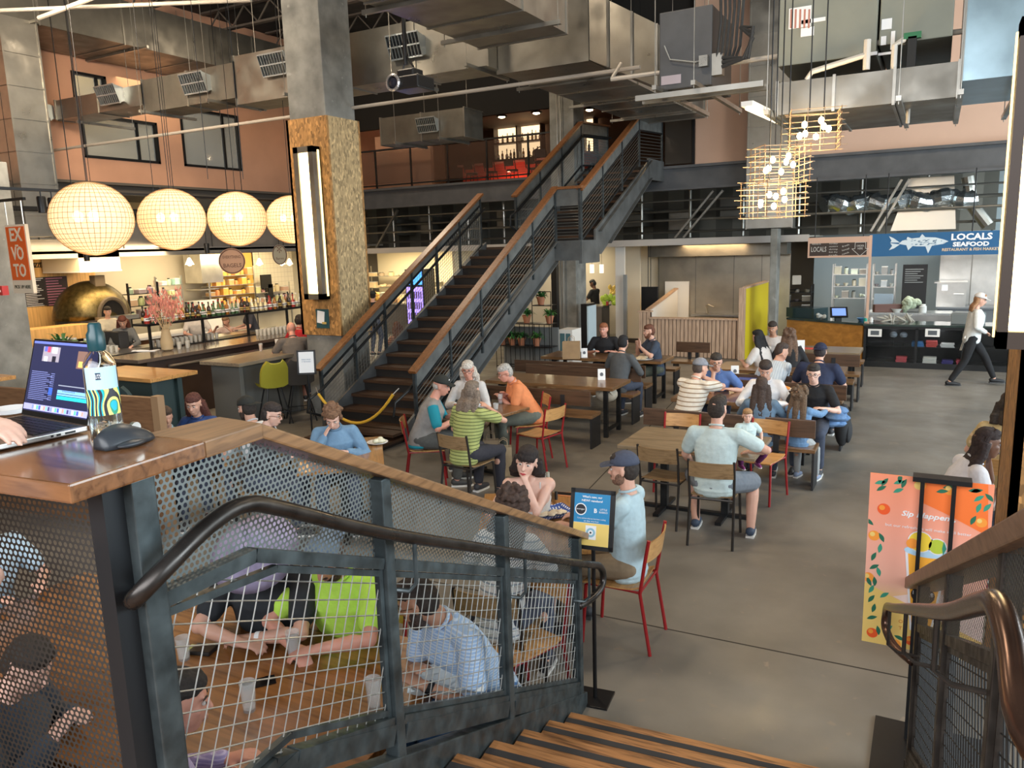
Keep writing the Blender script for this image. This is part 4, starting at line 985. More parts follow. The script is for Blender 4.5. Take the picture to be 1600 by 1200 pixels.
ppoly('yellow_wedge', [(0, 0), (1, 0), (1, .10), (.0, .36)], M('poster_yellow', (.80, .55, .16), .5), .0008)
ppoly('pale_wedge', [(.25, .30), (1, .12), (1, .34), (.55, .36)], M('poster_pale', (.78, .58, .52), .5), .0006)
ppoly('orange_shape', [(.45, 1), (.95, 1), (.98, .72), (.62, .82), (.45, .86)], M('poster_orange', (.85, .17, .03), .5), .0009)
def circ(u, v, r, asp=PWd/PH, n=20): return [(min(max(u+r*cos(2*pi*k/n), .003), .997), min(max(v+r*asp*sin(2*pi*k/n), .003), .997)) for k in range(n)]
org = M('orange_fruit', (.80, .10, .02), .5); orl = M('orange_light', (.85, .30, .04), .5); lf = M('leaf_green', (.02, .14, .08), .5); lf2 = M('leaf_teal', (.04, .28, .18), .5)
for (u, v, r, m) in ((.13, .80, .055, org), (.06, .64, .05, orl), (.03, .39, .05, orl), (.09, .06, .05, org), (.30, .02, .045, orl), (.42, .055, .045, org), (.92, .79, .045, orl), (.19, .165, .035, orl), (.42, .96, .05, orl), (.66, .95, .05, orl)):
    ppoly('orange', circ(u, v, r), m, .0014)
    ppoly('orange_highlight', circ(u-.015, v+.008, r*.45), orl if m == org else M('poster_yellow'), .0017)
ppoly('orange_slice', circ(.17, .165, .038), M('poster_yellow'), .0018); ppoly('orange_slice', circ(.41, .955, .04), M('poster_yellow'), .0018)
def leaf(u, v, a, L, m):
    pts = []; u = min(max(u, .035), .93); v = min(max(v, .03), .955)
    for k in range(9): x = k/8; pts.append((x, .22*sin(pi*x)))
    for k in range(7, 0, -1): x = k/8; pts.append((x, -.16*sin(pi*x)))
    cl01 = lambda q: min(max(q, .004), .996)
    ppoly('leaf', [(cl01(u+L*(x*cos(a)-y*sin(a))), cl01(v+L*(PWd/PH)*(x*sin(a)+y*cos(a)))) for x, y in pts], m, .0016)
for k, (u, v, a) in enumerate([(.04, .94, .3), (.06, .90, .6), (.10, .93, 1.0), (.2, .95, .4), (.27, .93, 1.2), (.25, .98, 1.5), (.2, .90, .5), (.05, .70, 2.4), (.10, .66, 5.2), (.12, .60, 4.6), (.05, .49, 1.2), (.02, .44, .6), (.10, .46, 5), (.08, .40, 4.8), (.06, .34, 2), (.08, .35, 4.3), (.04, .24, 1), (.10, .24, 4.5), (.14, .28, .7), (.02, .14, .4), (.13, .11, 4.9), (.2, .08, .9), (.28, .07, 5.9), (.82, .95, .3), (.85, .9, .7), (.93, .95, 5.5), (.8, .97, .1), (.88, .84, 1.3), (.84, .77, 1.2), (.95, .70, 5), (.84, .66, 5.2), (.9, .63, 4.5), (.83, .58, 6), (.95, .85, 1), (.55, .93, .2), (.6, .96, .3)]): leaf(u, v, a, .10, lf if k % 3 else lf2)
# the cup
ppoly('cup_outline', [(.33, .58), (.69, .58), (.59, -.0+.12), (.41, .12)], M('cup_white', (.75, .72, .74), .5), .0020)
ppoly('drink', [(.355, .565), (.665, .565), (.575, .13), (.425, .13)], M('drink_orange', (.88, .40, .04), .5), .0023)
ppoly('cup_rim', circ(.51, .585, .19, PWd/PH*.28), M('rim_blue', (.42, .62, .78), .5), .0026)
ppoly('fruit_glow', circ(.45, .64, .105), M('cup_white'), .0027); ppoly('fruit_glow', circ(.59, .625, .08), M('cup_white'), .0027)
ppoly('ice_fruit', circ(.45, .64, .095), M('fruit_yellow', (.85, .60, .05), .5), .0030); ppoly('ice_fruit', circ(.385, .625, .05), orl, .0033); ppoly('lime_slice', circ(.59, .625, .07), M('lime', (.45, .55, .05), .5), .0030); ppoly('lime_rind', [(.64, .66), (.665, .62), (.64, .58), (.63, .62)], lf2, .0036)
ppoly('straw_leaf', [(.60, .53), (.62, .53), (.61, .45), (.58, .42)], lf2, .0030)
ppoly('logo_blob', circ(.50, .335, .10, PWd/PH*.85), M('logo_brown', (.03, .015, .012), .5), .0034); ppoly('logo_blob', [(.45, .35), (.55, .35), (.54, .20), (.47, .20)], M('logo_brown'), .0033)
text('lettering', 'MILKLAB', .03, paper, pq(.50, .345, .006), (1, 0, 0), (0, 0, 1), sheet, depth=.0004, width=PWd*.17)
text('lettering', 'Sip Happens,', .04, paper, pq(.50, .79, .004), (1, 0, 0), (0, 0, 1), sheet, depth=.0004, width=PWd*.44, bold=.0010, shear=.25)
text('lettering', 'but our refreshers will make it all better', .022, paper, pq(.50, .715, .004), (1, 0, 0), (0, 0, 1), sheet, depth=.0004, width=PWd*.70)
for k, ch in enumerate('OT'): text('lettering', ch, .028, M('print_orange', (.55, .16, .03), .5), pq(.33, .16-.04*k, .004), (1, 0, 0), (0, 0, 1), sheet, depth=.0004)
bars = B()
for px in (1442, 1492):
    a = aty(px, 750, PY-.05)
    bars = B().box((a.x-.010, PY-.06, .02), (a.x+.010, PY-.035, pz1+.012)); obj('upright', bars, blackm, T)
xa, xb = aty(1430, 746, PY).x, aty(1512, 746, PY).x
obj('top_bracket', B().box((xa-.01, PY-.07, pz1-.005), (xb+.02, PY+.02, pz1+.02)), blackm, T)
obj('base_plate', B().box((-.155, 3.98, 0), (.42, PY+.12, .012)), blackm, T)
# ================================================================ tables, benches, chairs
CH = {}
def chair(kind, loc, rz, lab, grp=None):
    if kind not in CH:
        fm, wm = {'red': (redm, ply), 'dark': (M('dark_tube', (.035, .03, .027), .4, .4), ply_b)}[kind]
        t = thing('dining_chair', lab, 'chair', loc, rz, grp); CH[kind] = t
        # facing +y
        b = B(); rings = []
        for k in range(9):
            v = -.19+.40*k/8; z = .452-.012*sin(pi*k/8)+(.012 if k == 0 else 0) - (.012 if k == 8 else 0)
            rings.append([(-.195, v, z), (-.1, v, z-.006), (0, v, z-.009), (.1, v, z-.006), (.195, v, z), (.195, v, z+.012), (.1, v, z+.006), (0, v, z+.003), (-.1, v, z+.006), (-.195, v, z+.012)])
        obj('seat', b.loft(rings), wm, t)
        b = B(); rings = []
        for k in range(11):
            x = -.2+.4*k/10; y = -.245-.035*(1-(x/.2)**2)
            rings.append([(x, y, .655), (x, y+.010, .655), (x, y-.012, .80), (x, y-.022, .80)])
        obj('backrest', b.loft(rings), wm, t)
        for s in (-1, 1):
            obj('front_leg', B().tube([(s*.185, .16, .443), (s*.19, .185, .43), (s*.2, .215, .0)], .0125, 8), fm, t, smooth=True)
            obj('rear_leg', B().tube([(s*.2, -.27, 0), (s*.195, -.20, .43), (s*.2, -.235, .66), (s*.2, -.262, .815)], .0125, 8), fm, t, smooth=True)
        obj('seat_frame', B().tube([(-.185, .17, .437), (-.195, -.2, .437), (.195, -.2, .437), (.185, .17, .437)], .011, 6, closed=True), fm, t)
        for i, ch in enumerate(kids(t)):
            if ch.name.startswith(('front_leg', 'rear_leg')): ch.name = 'leg'
        return t
    return dup(CH[kind], loc, rz, lab, grp)
def bench(x0, x1, y, back, lab, grp, name='bench'):
    """back: -1 = backrest on the near side, +1 = far side, 0 none"""
    t = thing(name, lab, 'bench', ((x0+x1)/2, y, 0), 0, grp, world=True); w = .17
    obj('seat', B().box((x0, y-w, .42), (x1, y+w, .465)), tbl, t, bevel=.004)
    pm = M('bench_steel_plate', (.028, .028, .03), .45, .3)
    for x in (x0+.05, x1-.02): obj('leg', B().box((x-.012, y-w+.01, 0), (x+.012, y+w-.01, .42)), pm, t)
    if back:
        yb = y+back*(w+.03)
        obj('backrest', B().box((x0, yb-.018, .60), (x1, yb+.018, .80)), M('bench_back_wood', (.085, .045, .025), .4, wood=(0, (.045, .024, .013), 3), coat=.2), t, bevel=.004)
        for x in (x0+.4, x1-.4): obj('back_bracket', B().box((x-.03, yb+back*.018, .40), (x+.03, yb+back*.03, .74)).box((x-.03, y+back*.05, .40), (x+.03, yb+back*.03, .42)), pm, t)
    return t
def long_table(x0, x1, y0, y1, lab, wood, grp='long communal tables'):
    t = thing('communal_table', lab, 'table', ((x0+x1)/2, (y0+y1)/2, 0), 0, grp, world=True)
    obj('tabletop', B().box((x0, y0, .70), (x1, y1, .75)), wood, t, bevel=.005)
    for x in (x0+.2, x1-.15):
        for y in (y0+.12, y1-.12): obj('leg', B().box((x-.03, y-.025, 0), (x+.03, y+.025, .70)), steel_dk, t)
        obj('end_brace', B().box((x-.02, y0+.1, .08), (x+.02, y1-.1, .12)).box((x-.02, y0+.1, .64), (x+.02, y1-.1, .70)), steel_dk, t)
    return t
def cafe_table(c, rz, sx, sy, lab, wood, feet=1, name='cafe_table'):
    t = thing(name, lab, 'table', (c[0], c[1], 0), rz)
    obj('tabletop', B().box((-sx/2, -sy/2, .715), (sx/2, sy/2, .75)), wood, t, bevel=.005)
    n = 2 if max(sx, sy) > 1.15 else 1
    for k in range(n):
        o = (0 if n == 1 else (-.28 if k == 0 else .28)*max(sx, sy)/1.2)
        px, py = (o, 0) if sx > sy else (0, o)
        obj('pedestal', B().box((px-.035, py-.035, .03), (px+.035, py+.035, .70)).box((px-.22, py-.05, .69), (px+.22, py+.05, .715)), steel_dk, t)
        b = B(); L = .30
        for a in (0, pi/2): b.bar((px-L*cos(a), py-L*sin(a), .018), (px+L*cos(a), py+L*sin(a), .018), .06, .03)
        obj('cross_foot', b, steel_dk, t)
    return t
# right-hand rows
RX0, RX1 = -2.95, -1.03
long_table(-2.9, -1.15, 9.55, 10.3, 'busy communal table nearest the camera in the right-hand row', tbl)
bench(RX0, RX1, 8.84, -1, 'bench with backrest nearest the camera in the right-hand row, behind the toddler', 'right-hand benches')
bench(RX0, RX1+.1, 10.65, 1, 'bench across the nearest right-hand table, under the boy in black', 'right-hand benches')
long_table(-2.95, -1.1, 12.0, 12.8, 'second communal table of the right-hand row with a white card', tbl)
bench(RX0, RX1, 11.55, -1, 'bench under the man in the navy cap', 'right-hand benches')
bench(RX0, RX1, 13.2, 0, 'backless bench on the far side of the second right-hand table', 'right-hand benches')
long_table(-2.3, -1.05, 14.3, 15.1, 'farthest table of the right-hand row, before the orange wood panel', tbl_g)
bench(-2.3, -1.0, 13.95, -1, 'short bench before the farthest right-hand table', 'right-hand benches')
bench(-2.3, -1.05, 15.4, 0, 'backless bench beyond the farthest right-hand table', 'right-hand benches')
# left-hand rows
long_table(-5.9, -3.85, 9.95, 10.7, 'empty glossy communal table with one white card, left row', tbl)
bench(-5.9, -3.93, 9.55, -1, 'empty bench with backrest in front of the glossy empty table', 'left-hand benches')
bench(-5.9, -3.9, 11.1, 1, 'empty bench beyond the glossy empty table', 'left-hand benches')
long_table(-6.2, -3.95, 12.45, 13.2, 'communal table with a paper bag where three men sit, left row', tbl)
bench(-6.3, -3.95, 11.85, -1, 'bench carrying the man in the grey shirt, left row', 'left-hand benches')
bench(-6.2, -4.0, 13.6, 0, 'bench on the far side of the three men\'s table', 'left-hand benches')
bench(-4.35, -3.7, 14.5, 1, 'short dark bench beside the slatted partition', 'left-hand benches')
# cafe tables
cafe_table((-4.85, 7.95), radians(-12), .78, 1.1, 'dark wooden table between the four older people', tbl)
cafe_table((-2.03, 7.52), 0, 1.34, .86, 'pale worn table in front of the man holding the toddler', tbl_g)
T2C, T2R = V((-2.52, 4.86, 0)), radians(27)
cafe_table(T2C, T2R, .78, 1.22, 'orange-brown table of the woman with the black bob and the man in the cap', tbl_y if 0 else M('table_wood_orange', (.33, .16, .05), .3, wood=(1, (.17, .075, .025), 4), coat=.35))
T6C, T6R = V((-5.12, 5.78, 0)), radians(39)
cafe_table(T6C, T6R, .8, 1.2, 'brown table where the woman in denim eats', M('table_wood_orange'))
# big table under the left guard, aligned with the stairs
T = thing('communal_table', 'big glossy oak table under the left stair guard', 'table', sp(.9, -1.25, 0), world=True)
obj('tabletop', B().prism([sp(.78, -.30, .75), sp(.78, -3.1, .75), sp(2.15, -3.1, .75), sp(2.15, -.30, .75)], (0, 0, -.05)), M('big_table_oak', (.23, .095, .028), .25, wood=(0, (.11, .042, .012), 2.2), coat=.5), T, bevel=.006)
for s in (1.0, 1.95):
    for tt in (-.5, -2.8): obj('leg', B().obox(sp(s, tt, .35), (.06, .06, .70)), steel_dk, T)
# chairs
chair('red', (-2.42, 8.2, 0), radians(182), 'red-framed chair behind the pale table, left of the man holding the toddler', 'red chairs')
chair('red', (-1.52, 8.22, 0), radians(168), 'red-framed chair behind the toddler at the right end of the pale table', 'red chairs')
chair('dark', (-2.22, 7.2, 0), radians(-4), 'empty dark-framed chair at the near side of the pale table', 'dark chairs')
chair('red', (-4.2, 8.35, 0), radians(78), 'empty red-framed chair right of the four older people', 'red chairs')
chair('red', (.75, 8.35, 0), radians(-80), 'red-framed chair at the far right beside the board-clad column', 'red chairs')
chair('red', (-2.05, 3.7, 0), radians(160), 'red-framed chair seen through the right end of the left guard', 'red chairs')
cafe_table((.98, 6.75), 0, .7, .7, 'small table before the woman with braids, behind the board-clad column', tbl_g)

# ---------------------------------------------------------------- table things
def tent(c, rz, lab, grp='table cards', h=.16, w=.11, num=None):
    t = thing('table_card', lab, 'card', c, rz, grp)
    obj('card', B().prism([(-w/2, -.035, 0), (-w/2, -.032, 0), (-w/2, .001, h), (-w/2, -.002, h)], (w, 0, 0)).prism([(-w/2, .035, 0), (-w/2, .032, 0), (-w/2, -.001, h), (-w/2, .002, h)], (w, 0, 0)), paper, t)
    obj('printed_badge', B().poly([(.025*cos(2*pi*k/14), -.020-.0035, h*.5+.03*sin(2*pi*k/14)) for k in range(14)]), M('badge_grey', (.12, .13, .15), .6), t).rotation_euler = (0, 0, 0)
    return t
def on_t(px, py, z=.75): p = atz(px, py, z); return (p.x, p.y, z)
tent(on_t(940, 593), radians(25), 'white table card standing on the empty glossy table')
tent(on_t(913, 558), radians(25), 'white table card beside the paper bag')
tent(on_t(1148, 588), radians(20), 'white table card on the nearest right-hand table')
tent(on_t(1250, 553), radians(15), 'tall white card on the second right-hand table', h=.24, w=.14)
tent(on_t(535, 698), radians(40), 'pale blue table card beside the denim woman\'s bowl')
tent(on_t(838, 782), radians(30), 'large pale blue table card beside the curly-haired woman', h=.22, w=.16)
tent(on_t(833, 765), radians(60), 'second pale card behind the large blue table card', h=.2, w=.14)
def glass_cup(c, lab, r=.036, h=.12, grp='drinking glasses', fill=None):
    t = thing('drinking_glass', lab, 'glass', c, 0, grp)
    obj('glass_wall', B().lathe([(r*.75, 0), (r, h), (r*.93, h), (r*.68, .012), (.001, .010)], n=18), glass, t, smooth=True)
    if fill: obj('drink', B().lathe([(.001, .012), (r*.67, .013), (r*.67+(r*.25)*fill[1], h*fill[1]), (.001, h*fill[1])], n=18), M(*fill[0]), t, smooth=True)
    return t
AM = ('amber_drink', (.45, .20, .03), .1)
glass_cup(on_t(782, 630), 'tall glass of red drink in front of the man in orange', fill=(('red_drink', (.35, .05, .02), .1), .45))
glass_cup(on_t(775, 640), 'low tumbler beside the glass of red drink', h=.08)
glass_cup(on_t(560, 703), 'empty glass left of the white wrap on the denim woman\'s table', h=.14)
glass_cup(on_t(497, 690), 'short glass left of the bowl', h=.08)
glass_cup(on_t(288, 1030), 'empty tumbler by the folded arms of the bearded man in black')
glass_cup(on_t(390, 1110), 'empty ribbed tumbler in the middle of the big oak table', h=.14)
glass_cup(on_t(585, 1105), 'empty tumbler near the guard post on the big oak table', h=.14)
glass_cup(on_t(460, 1030), 'tall glass held by the man in the neon yellow shirt', h=.15, fill=(('cola_drink', (.10, .03, .01), .1), .8))
def plate_of(c, lab, rr=.13, food=(('flatbread', (.72, .60, .42), .7),), name='plate'):
    t = thing(name, lab, 'plate', c)
    obj('dish', B().lathe([(rr*.6, 0), (rr, .018), (rr, .022), (rr*.6, .006), (.001, .006)], n=26), paper, t, smooth=True)
    for k, f in enumerate(food):
        b = B()
        for j in range(6): b.ell((random.uniform(-.4, .4)*rr, random.uniform(-.4, .4)*rr, .025+.01*j/3), (rr*.42, rr*.3, .022), Matrix.Rotation(random.random()*3, 3, 'Z'), n=10, k=6)
        obj('food', b, M(*f), t, smooth=True)
    return t
plate_of(on_t(1005, 562), 'white plate of food before the red-bearded man', .17)
plate_of(on_t(590, 693), 'white folded wrap on a dark tray beside the denim woman', .11, (('pale_wrap', (.70, .68, .52), .7),))
T = plate_of(on_t(520, 690), 'wide bowl of soup the denim woman is eating', .12, (('soup', (.45, .38, .12), .5),), name='bowl')
plate_of(on_t(1225, 610), 'paper tray of orange food on the nearest right-hand table', .12, (('orange_food', (.75, .30, .06), .6),))
# checked paper basket on the couple's table
c = on_t(862, 806)
T = thing('food_tray', 'blue and white checked paper tray of flatbread on the couple\'s table', 'tray', c, T2R+.5)
b = B(); n = 9
for i in range(n):
    for j in range(n):
        def q(a, bb): x = -.16+.32*a/n; y = -.12+.24*bb/n; return (x, y, .004+.035*max(0, max(abs(x)/.16, abs(y)/.12)-.72)/.28+.004*sin(a*2.1+bb))
        b.add([q(i, j), q(i+1, j), q(i+1, j+1), q(i, j+1)], [(0, 1, 2, 3)])
obj('checked_paper', b, M('gingham', (.75, .78, .82), .6, stripes=(0, .026, (.03, .08, .32), .5, 1)), T)
b = B()
for k in range(7): b.ell((-.07+.025*k, .02*sin(k*2), .022), (.045, .03, .014), Matrix.Rotation(k*.9, 3, 'Z'), n=10, k=6)
obj('flatbread', b, M('flatbread'), T, smooth=True)
# cola bottle, phone
c = on_t(857, 783)
T = thing('soda_bottle', 'glass soda bottle with a red label beside the pale cards', 'bottle', c)
obj('glass_body', B().lathe([(.028, 0), (.031, .01), (.030, .05), (.032, .10), (.024, .14), (.013, .19), (.013, .235), (.001, .236)], n=16), M('cola_glass', (.09, .04, .02), .08, coat=1), T, smooth=True)
obj('clear_neck', B().lathe([(.0245, .141), (.0135, .19), (.0135, .238), (.001, .239)], n=16), M('neck_glass', (.45, .45, .38), .1), T, smooth=True)
obj('red_label', B().lathe([(.0330, .085), (.0335, .125)], n=16), M('label_red', (.65, .02, .02), .4), T)
text('lettering', 'Coca-Cola', .018, paper, (.0, -.034, .105), (1, 0, 0), (0, 0, 1), T, depth=.0003, width=.045)
T['label'] = 'glass soda bottle with a red label beside the pale cards'
c = on_t(883, 773)
T = thing('phone', 'dark phone in an orange case lying near the table corner', 'phone', c, radians(8))
obj('case', B().box((-.08, -.04, 0), (.08, .04, .009)), M('phone_case', (.75, .30, .12), .5), T, bevel=.003)
obj('screen', B().box((-.073, -.034, .009), (.073, .034, .0098)), M('phone_black', (.01, .008, .008), .1), T)
def phone2(px, py, rz, lab): 
    t = thing('phone', lab, 'phone', on_t(px, py), rz); obj('body', B().box((-.075, -.037, 0), (.075, .037, .009)), M('phone_black'), t, bevel=.003); obj('camera_bump', B().box((.03, .005, .009), (.065, .032, .012)), M('phone_black'), t)
phone2(405, 1068, .9, 'black phone lying on the big oak table beside the ribbed tumbler')
T = thing('wallet', 'black wallet by the folded arms of the bearded man in black', 'wallet', on_t(318, 1018), .3)
obj('leather', B().box((-.06, -.045, 0), (.06, .045, .022)), M('wallet_black', (.015, .013, .012), .5), T, bevel=.006); obj('card', B().box((-.085, -.03, .008), (-.055, .03, .018)), M('lime_card', (.5, .6, .15), .5), T)
# foil and paper basket at the big table's right end
T = thing('food_tray', 'crumpled white paper tray with blue print at the right end of the big oak table', 'tray', on_t(700, 1075), .5)
b = B()
for i in range(8):
    for j in range(8):
        def q(a, bb): x = -.17+.34*a/8; y = -.12+.24*bb/8; return (x, y, .006+.05*max(abs(x)/.17, abs(y)/.12)**3+.010*sin(a*2.3+bb*1.7))
        b.add([q(i, j), q(i+1, j), q(i+1, j+1), q(i, j+1)], [(0, 1, 2, 3)])
obj('paper', b, M('tray_paper', (.62, .68, .70), .6), T); obj('blue_print', B().ell((-.1, 0, .012), (.045, .03, .006)), M('print_bright_blue', (.02, .12, .55), .5), T)
T = thing('metal_bowl', 'shiny metal bowl on the chair below the guard', 'bowl', (*sp(.86, -.22, 0)[:2], .46))
obj('bowl', B().lathe([(.06, 0), (.15, .045), (.16, .06), (.15, .06), (.06, .012), (.001, .01)], n=28), inox, T, smooth=True)
# paper bags
def bag(c, rz, lab, h=.33, w=.26, d=.15, col=(.36, .23, .12)):
    t = thing('paper_bag', lab, 'bag', c, rz)
    m = M('kraft_paper%d' % int(col[0]*100), col, .8, noise=(6, .12))
    obj('body', B().add([(-w/2,-d/2,0),(w/2,-d/2,0),(w/2,d/2,0),(-w/2,d/2,0),(-w/2,-d/2*.9,h),(w/2,-d/2*.9,h),(w/2,d/2*.9,h),(-w/2,d/2*.9,h),(-w/2+.03,0,h*.9),(w/2-.03,0,h*.9)],
        [(0,3,2,1),(0,1,5,4),(2,3,7,6),(1,2,6,5),(3,0,4,7)]), m, t)
    for s in (-1, 1): obj('handle', B().tube([(-.05, s*d/2*.9, h), (-.045, s*d*.4, h+.07), (0, s*d*.38, h+.10), (.045, s*d*.4, h+.07), (.05, s*d/2*.9, h)], .004, 5), m, t)
    return t
bag(on_t(893, 560), .3, 'brown paper bag standing on the three men\'s table', .30, .3, .18)
c = atz(788, 742); bag((c.x, c.y, 0), .5, 'brown paper bag on the floor beside the dark table\'s leg', .36, .2, .12, (.42, .32, .20))
c = atz(775, 735); bag((c.x-.12, c.y+.1, 0), .5, 'second paper bag on the floor against the table leg', .36, .2, .12, (.33, .24, .15))
T = thing('backpack', 'pale bag left on the empty bench beyond the glossy table', 'bag', on_t(948, 628, .47))
obj('body', B().ell((0, 0, .12), (.17, .11, .12)), M('cream_fabric', (.55, .50, .40), .8), T, smooth=True); obj('strap', B().tube([(-.1, -.08, .1), (-.05, -.14, .2), (.06, -.13, .22), (.12, -.07, .12)], .012, 6), M('cream_fabric'), T)
T = thing('backpack', 'dark backpack hanging over the end of the right-hand bench', 'bag', (-.93, 10.5, .05))
obj('body', B().ell((0, 0, .3), (.1, .17, .28)), M('black_fabric', (.02, .02, .022), .8), T, smooth=True); obj('pocket', B().ell((.07, 0, .22), (.05, .12, .15)), M('black_fabric'), T, smooth=True)
c = on_t(1282, 612, .75)
T = thing('water_bottle', 'blue water bottle in front of the boy in black', 'bottle', on_t(1271, 617)); obj('body', B().lathe([(.033, 0), (.035, .02), (.035, .17), (.018, .20), (.001, .2)], n=16), M('blue_bottle', (.04, .14, .25), .2), T, smooth=True); obj('cap', B().lathe([(.02, .2), (.02, .235), (.001, .24)], n=12), white, T)
T = thing('coat', 'blue denim jacket bundled on the bench end beside the boy in black', 'jacket', (-.98, 9.75, .47))
b = B()
for k in range(9): b.ell((random.uniform(-.06, .06), random.uniform(-.2, .15), .06+.02*k), (.12, .14, .05), Matrix.Rotation(random.random()*3, 3, 'Z'), n=10, k=6)
obj('cloth', b, M('denim_light', (.12, .22, .40), .9, noise=(30, .15)), T, smooth=True)
T = thing('menu', 'open blue and white leaflet on the nearest right-hand table', 'menu', on_t(1170, 592)); obj('sheet', B().box((-.15, -.1, 0), (.15, .1, .006)), M('leaflet_blue', (.10, .14, .45), .5), T)
T = thing('menu', 'red and white booklet on the second right-hand table', 'menu', on_t(1272, 545)); obj('sheet', B().box((-.2, -.08, 0), (.2, .08, .01)), M('leaflet_red', (.6, .08, .06), .5), T)
# ================================================================ lamps over the bar
sh_m = M('globe_shade', (1, .80, .52), .6, emit=.50, ecol=(1, .72, .40), alpha=.8)
GL = []
for k, (px, py, r, nm) in enumerate(((144, 342, 52, 'leftmost and largest'), (269, 343, 45, 'second from the left'), (371, 342, 41, 'third from the left'), (456, 343, 37, 'fourth, half behind the column'))):
    R_ = .47; d = ray(px, py); d.normalize(); c = V((0, 0, H)) + d*(R_*FPX/r)
    if not GL:
        t = thing('globe_pendant', '', 'pendant lamp', c, 0, 'globe pendants over the bar')
        obj('shade', B().lathe_e([(sin(pi*i/16), -cos(pi*i/16)) for i in range(17)], (0, 0, 0), (R_, R_, R_*.93), Matrix.Identity(3), 0, 32), sh_m, t, smooth=2)
        b = B()
        for j in range(1, 22):
            a = pi*j/22; rr = R_*1.004*sin(a); b.tube([(rr*cos(2*pi*q/32), rr*sin(2*pi*q/32), -R_*.934*cos(a)) for q in range(32)], .0025, 4, closed=True)
        for j in range(22):
            a = pi*j/22; b.tube([(R_*1.004*sin(2*pi*q/32)*cos(a), R_*1.004*sin(2*pi*q/32)*sin(a), R_*.934*cos(2*pi*q/32)) for q in range(32)], .0025, 4, closed=True)
        obj('wire_grid', b, M('grid_wire', (.36, .20, .08), .6), t)
        for dx, dy in ((-.09, -.12), (.07, -.02)): obj('bulb', B().ell((dx, dy, .03), (.06, .06, .07)), M('globe_bulb', (1, .8, .45), .5, emit=14, ecol=(1, .66, .22)), t, smooth=True)
        obj('cord', B().tube([(0, 0, R_*.9), (0, 0, 9-c.z)], .005, 5), blackm, t)
        GL.append(t)
    else: t = dup(GL[0], c)
    t['label'] = 'warm glowing round grid-pattern globe pendant, ' + nm
    point('globe_light', c-V((0, 0, .62)), 17, (1, .72, .40), .3)
# loose black cords
for ci, (px, py0, py1) in enumerate(((8, 60, 330), (108, 0, 300), (205, 0, 300), (232, 0, 290), (290, 0, 280), (345, 0, 280))):
    c = aty(px, py0 if py0 else 5, 8.2); e_ = aty(px+ (35 if py0 == 0 else 18), py1, 8.2)
    obj('cable', B().tube([(e_.x, 8.2, 9), (e_.x, 8.2, e_.z)], .005, 5), blackm, label='thin black cable hanging over the bar, %s from the left' % ORD[ci], cat='cable', group='black cables over the bar', base=(e_.x, 8.2, e_.z))
# track and spot cans
TK = thing('track_rail', 'black lighting track over the bar', 'track', (-11.2, 9, 3.72), world=True)
obj('rail', B().box((-11.25, 5.2, 3.70), (-11.19, 13.5, 3.74)), blackm, TK)
for y in (6, 9, 12): obj('rod', B().tube([(-11.22, y, 3.74), (-11.22, y, 9)], .006, 5), blackm, TK)
sp_first = []
for px, py, lab in ((65, 318, 'far left'), (82, 320, 'second'), (115, 315, 'in front of the leftmost globe'), (135, 398, 'hanging below the leftmost globe'), (252, 313, 'left one on the second globe'), (276, 315, 'right one on the second globe'), (323, 387, 'hanging low between the second and third globes'), (369, 318, 'on the third globe'), (389, 320, 'right one on the third globe')):
    c = atx(px, py, -11.22 if py < 350 else -15.0)
    if 1:
        t = thing('spot_light', '', 'spot light', c, 0, 'black spot cans')
        obj('can', B().lathe([(.055, -.13), (.06, .08), (.05, .1), (.01, .1), (.01, .09), (.045, .07), (.045, -.13)], n=14), blackm, t, smooth=True)
        obj('stem', B().tube([(0, 0, .09), (0, 0, 3.70-c.z if 3.7-c.z > .15 else .2)], .01, 5), blackm, t)
    t['label'] = 'black cylindrical spot can over the bar, ' + lab

# ---------------------------------------------------------------- wire cube lamps
first = []
for px, py, nm in ((1272, 203, 'highest, at the right'), (1218, 258, 'middle one'), (1207, 312, 'lowest one')):
    c = aty(px, py, 9.0)
    if not first:
        t = thing('wire_cube_lamp', '', 'pendant lamp', c, .2, 'wire cube lamps'); first.append(t)
        b = B(); rnd = random.Random(5)
        for j in range(7):
            z = -.19+.38*j/6; w = .26+rnd.uniform(-.02, .02)
            for s in (-1, 1):
                b.bar((-w-rnd.uniform(0, .05), s*.24, z+rnd.uniform(-.01, .01)), (w+rnd.uniform(0, .05), s*.24, z+rnd.uniform(-.01, .01)), .006, .006)
                b.bar((s*.24, -w-.02, z), (s*.24, w+.02, z+rnd.uniform(-.01, .01)), .006, .006)
        for x in (-.24, -.08, .08, .24):
            for y in (-.24, .24): b.bar((x, y, -.2), (x, y, .2), .006, .006); b.bar((y, x, -.2), (y, x, .2), .006, .006)
        obj('wire_cage', b, M('bronze_wire', (.42, .27, .15), .5, .2), t)
        for x, y, z in ((-.1, -.08, .05), (.06, -.1, .08), (.1, .08, .04), (-.08, .1, -.02), (.02, 0, -.07), (-.14, .02, -.05), (.14, -.02, .0)):
            obj('bulb', B().ell((x, y, z), (.028, .028, .036), n=10, k=7), M('wire_lamp_bulb', (1, .8, .5), .5, emit=42, ecol=(1, .75, .38)), t, smooth=True)
        obj('cord', B().tube([(-.05, 0, .2), (-.05, 0, 5.2)], .007, 5).tube([(.09, 0, .2), (.09, 0, 5.2)], .007, 5), blackm, t)
    else: t = dup(first[0], c, .2+.3*len(first)); first.append(t)
    t['label'] = 'square wire-cage pendant lamp full of small bulbs, ' + nm
    point('wire_lamp_light', c, 22, (1, .72, .38), .2)

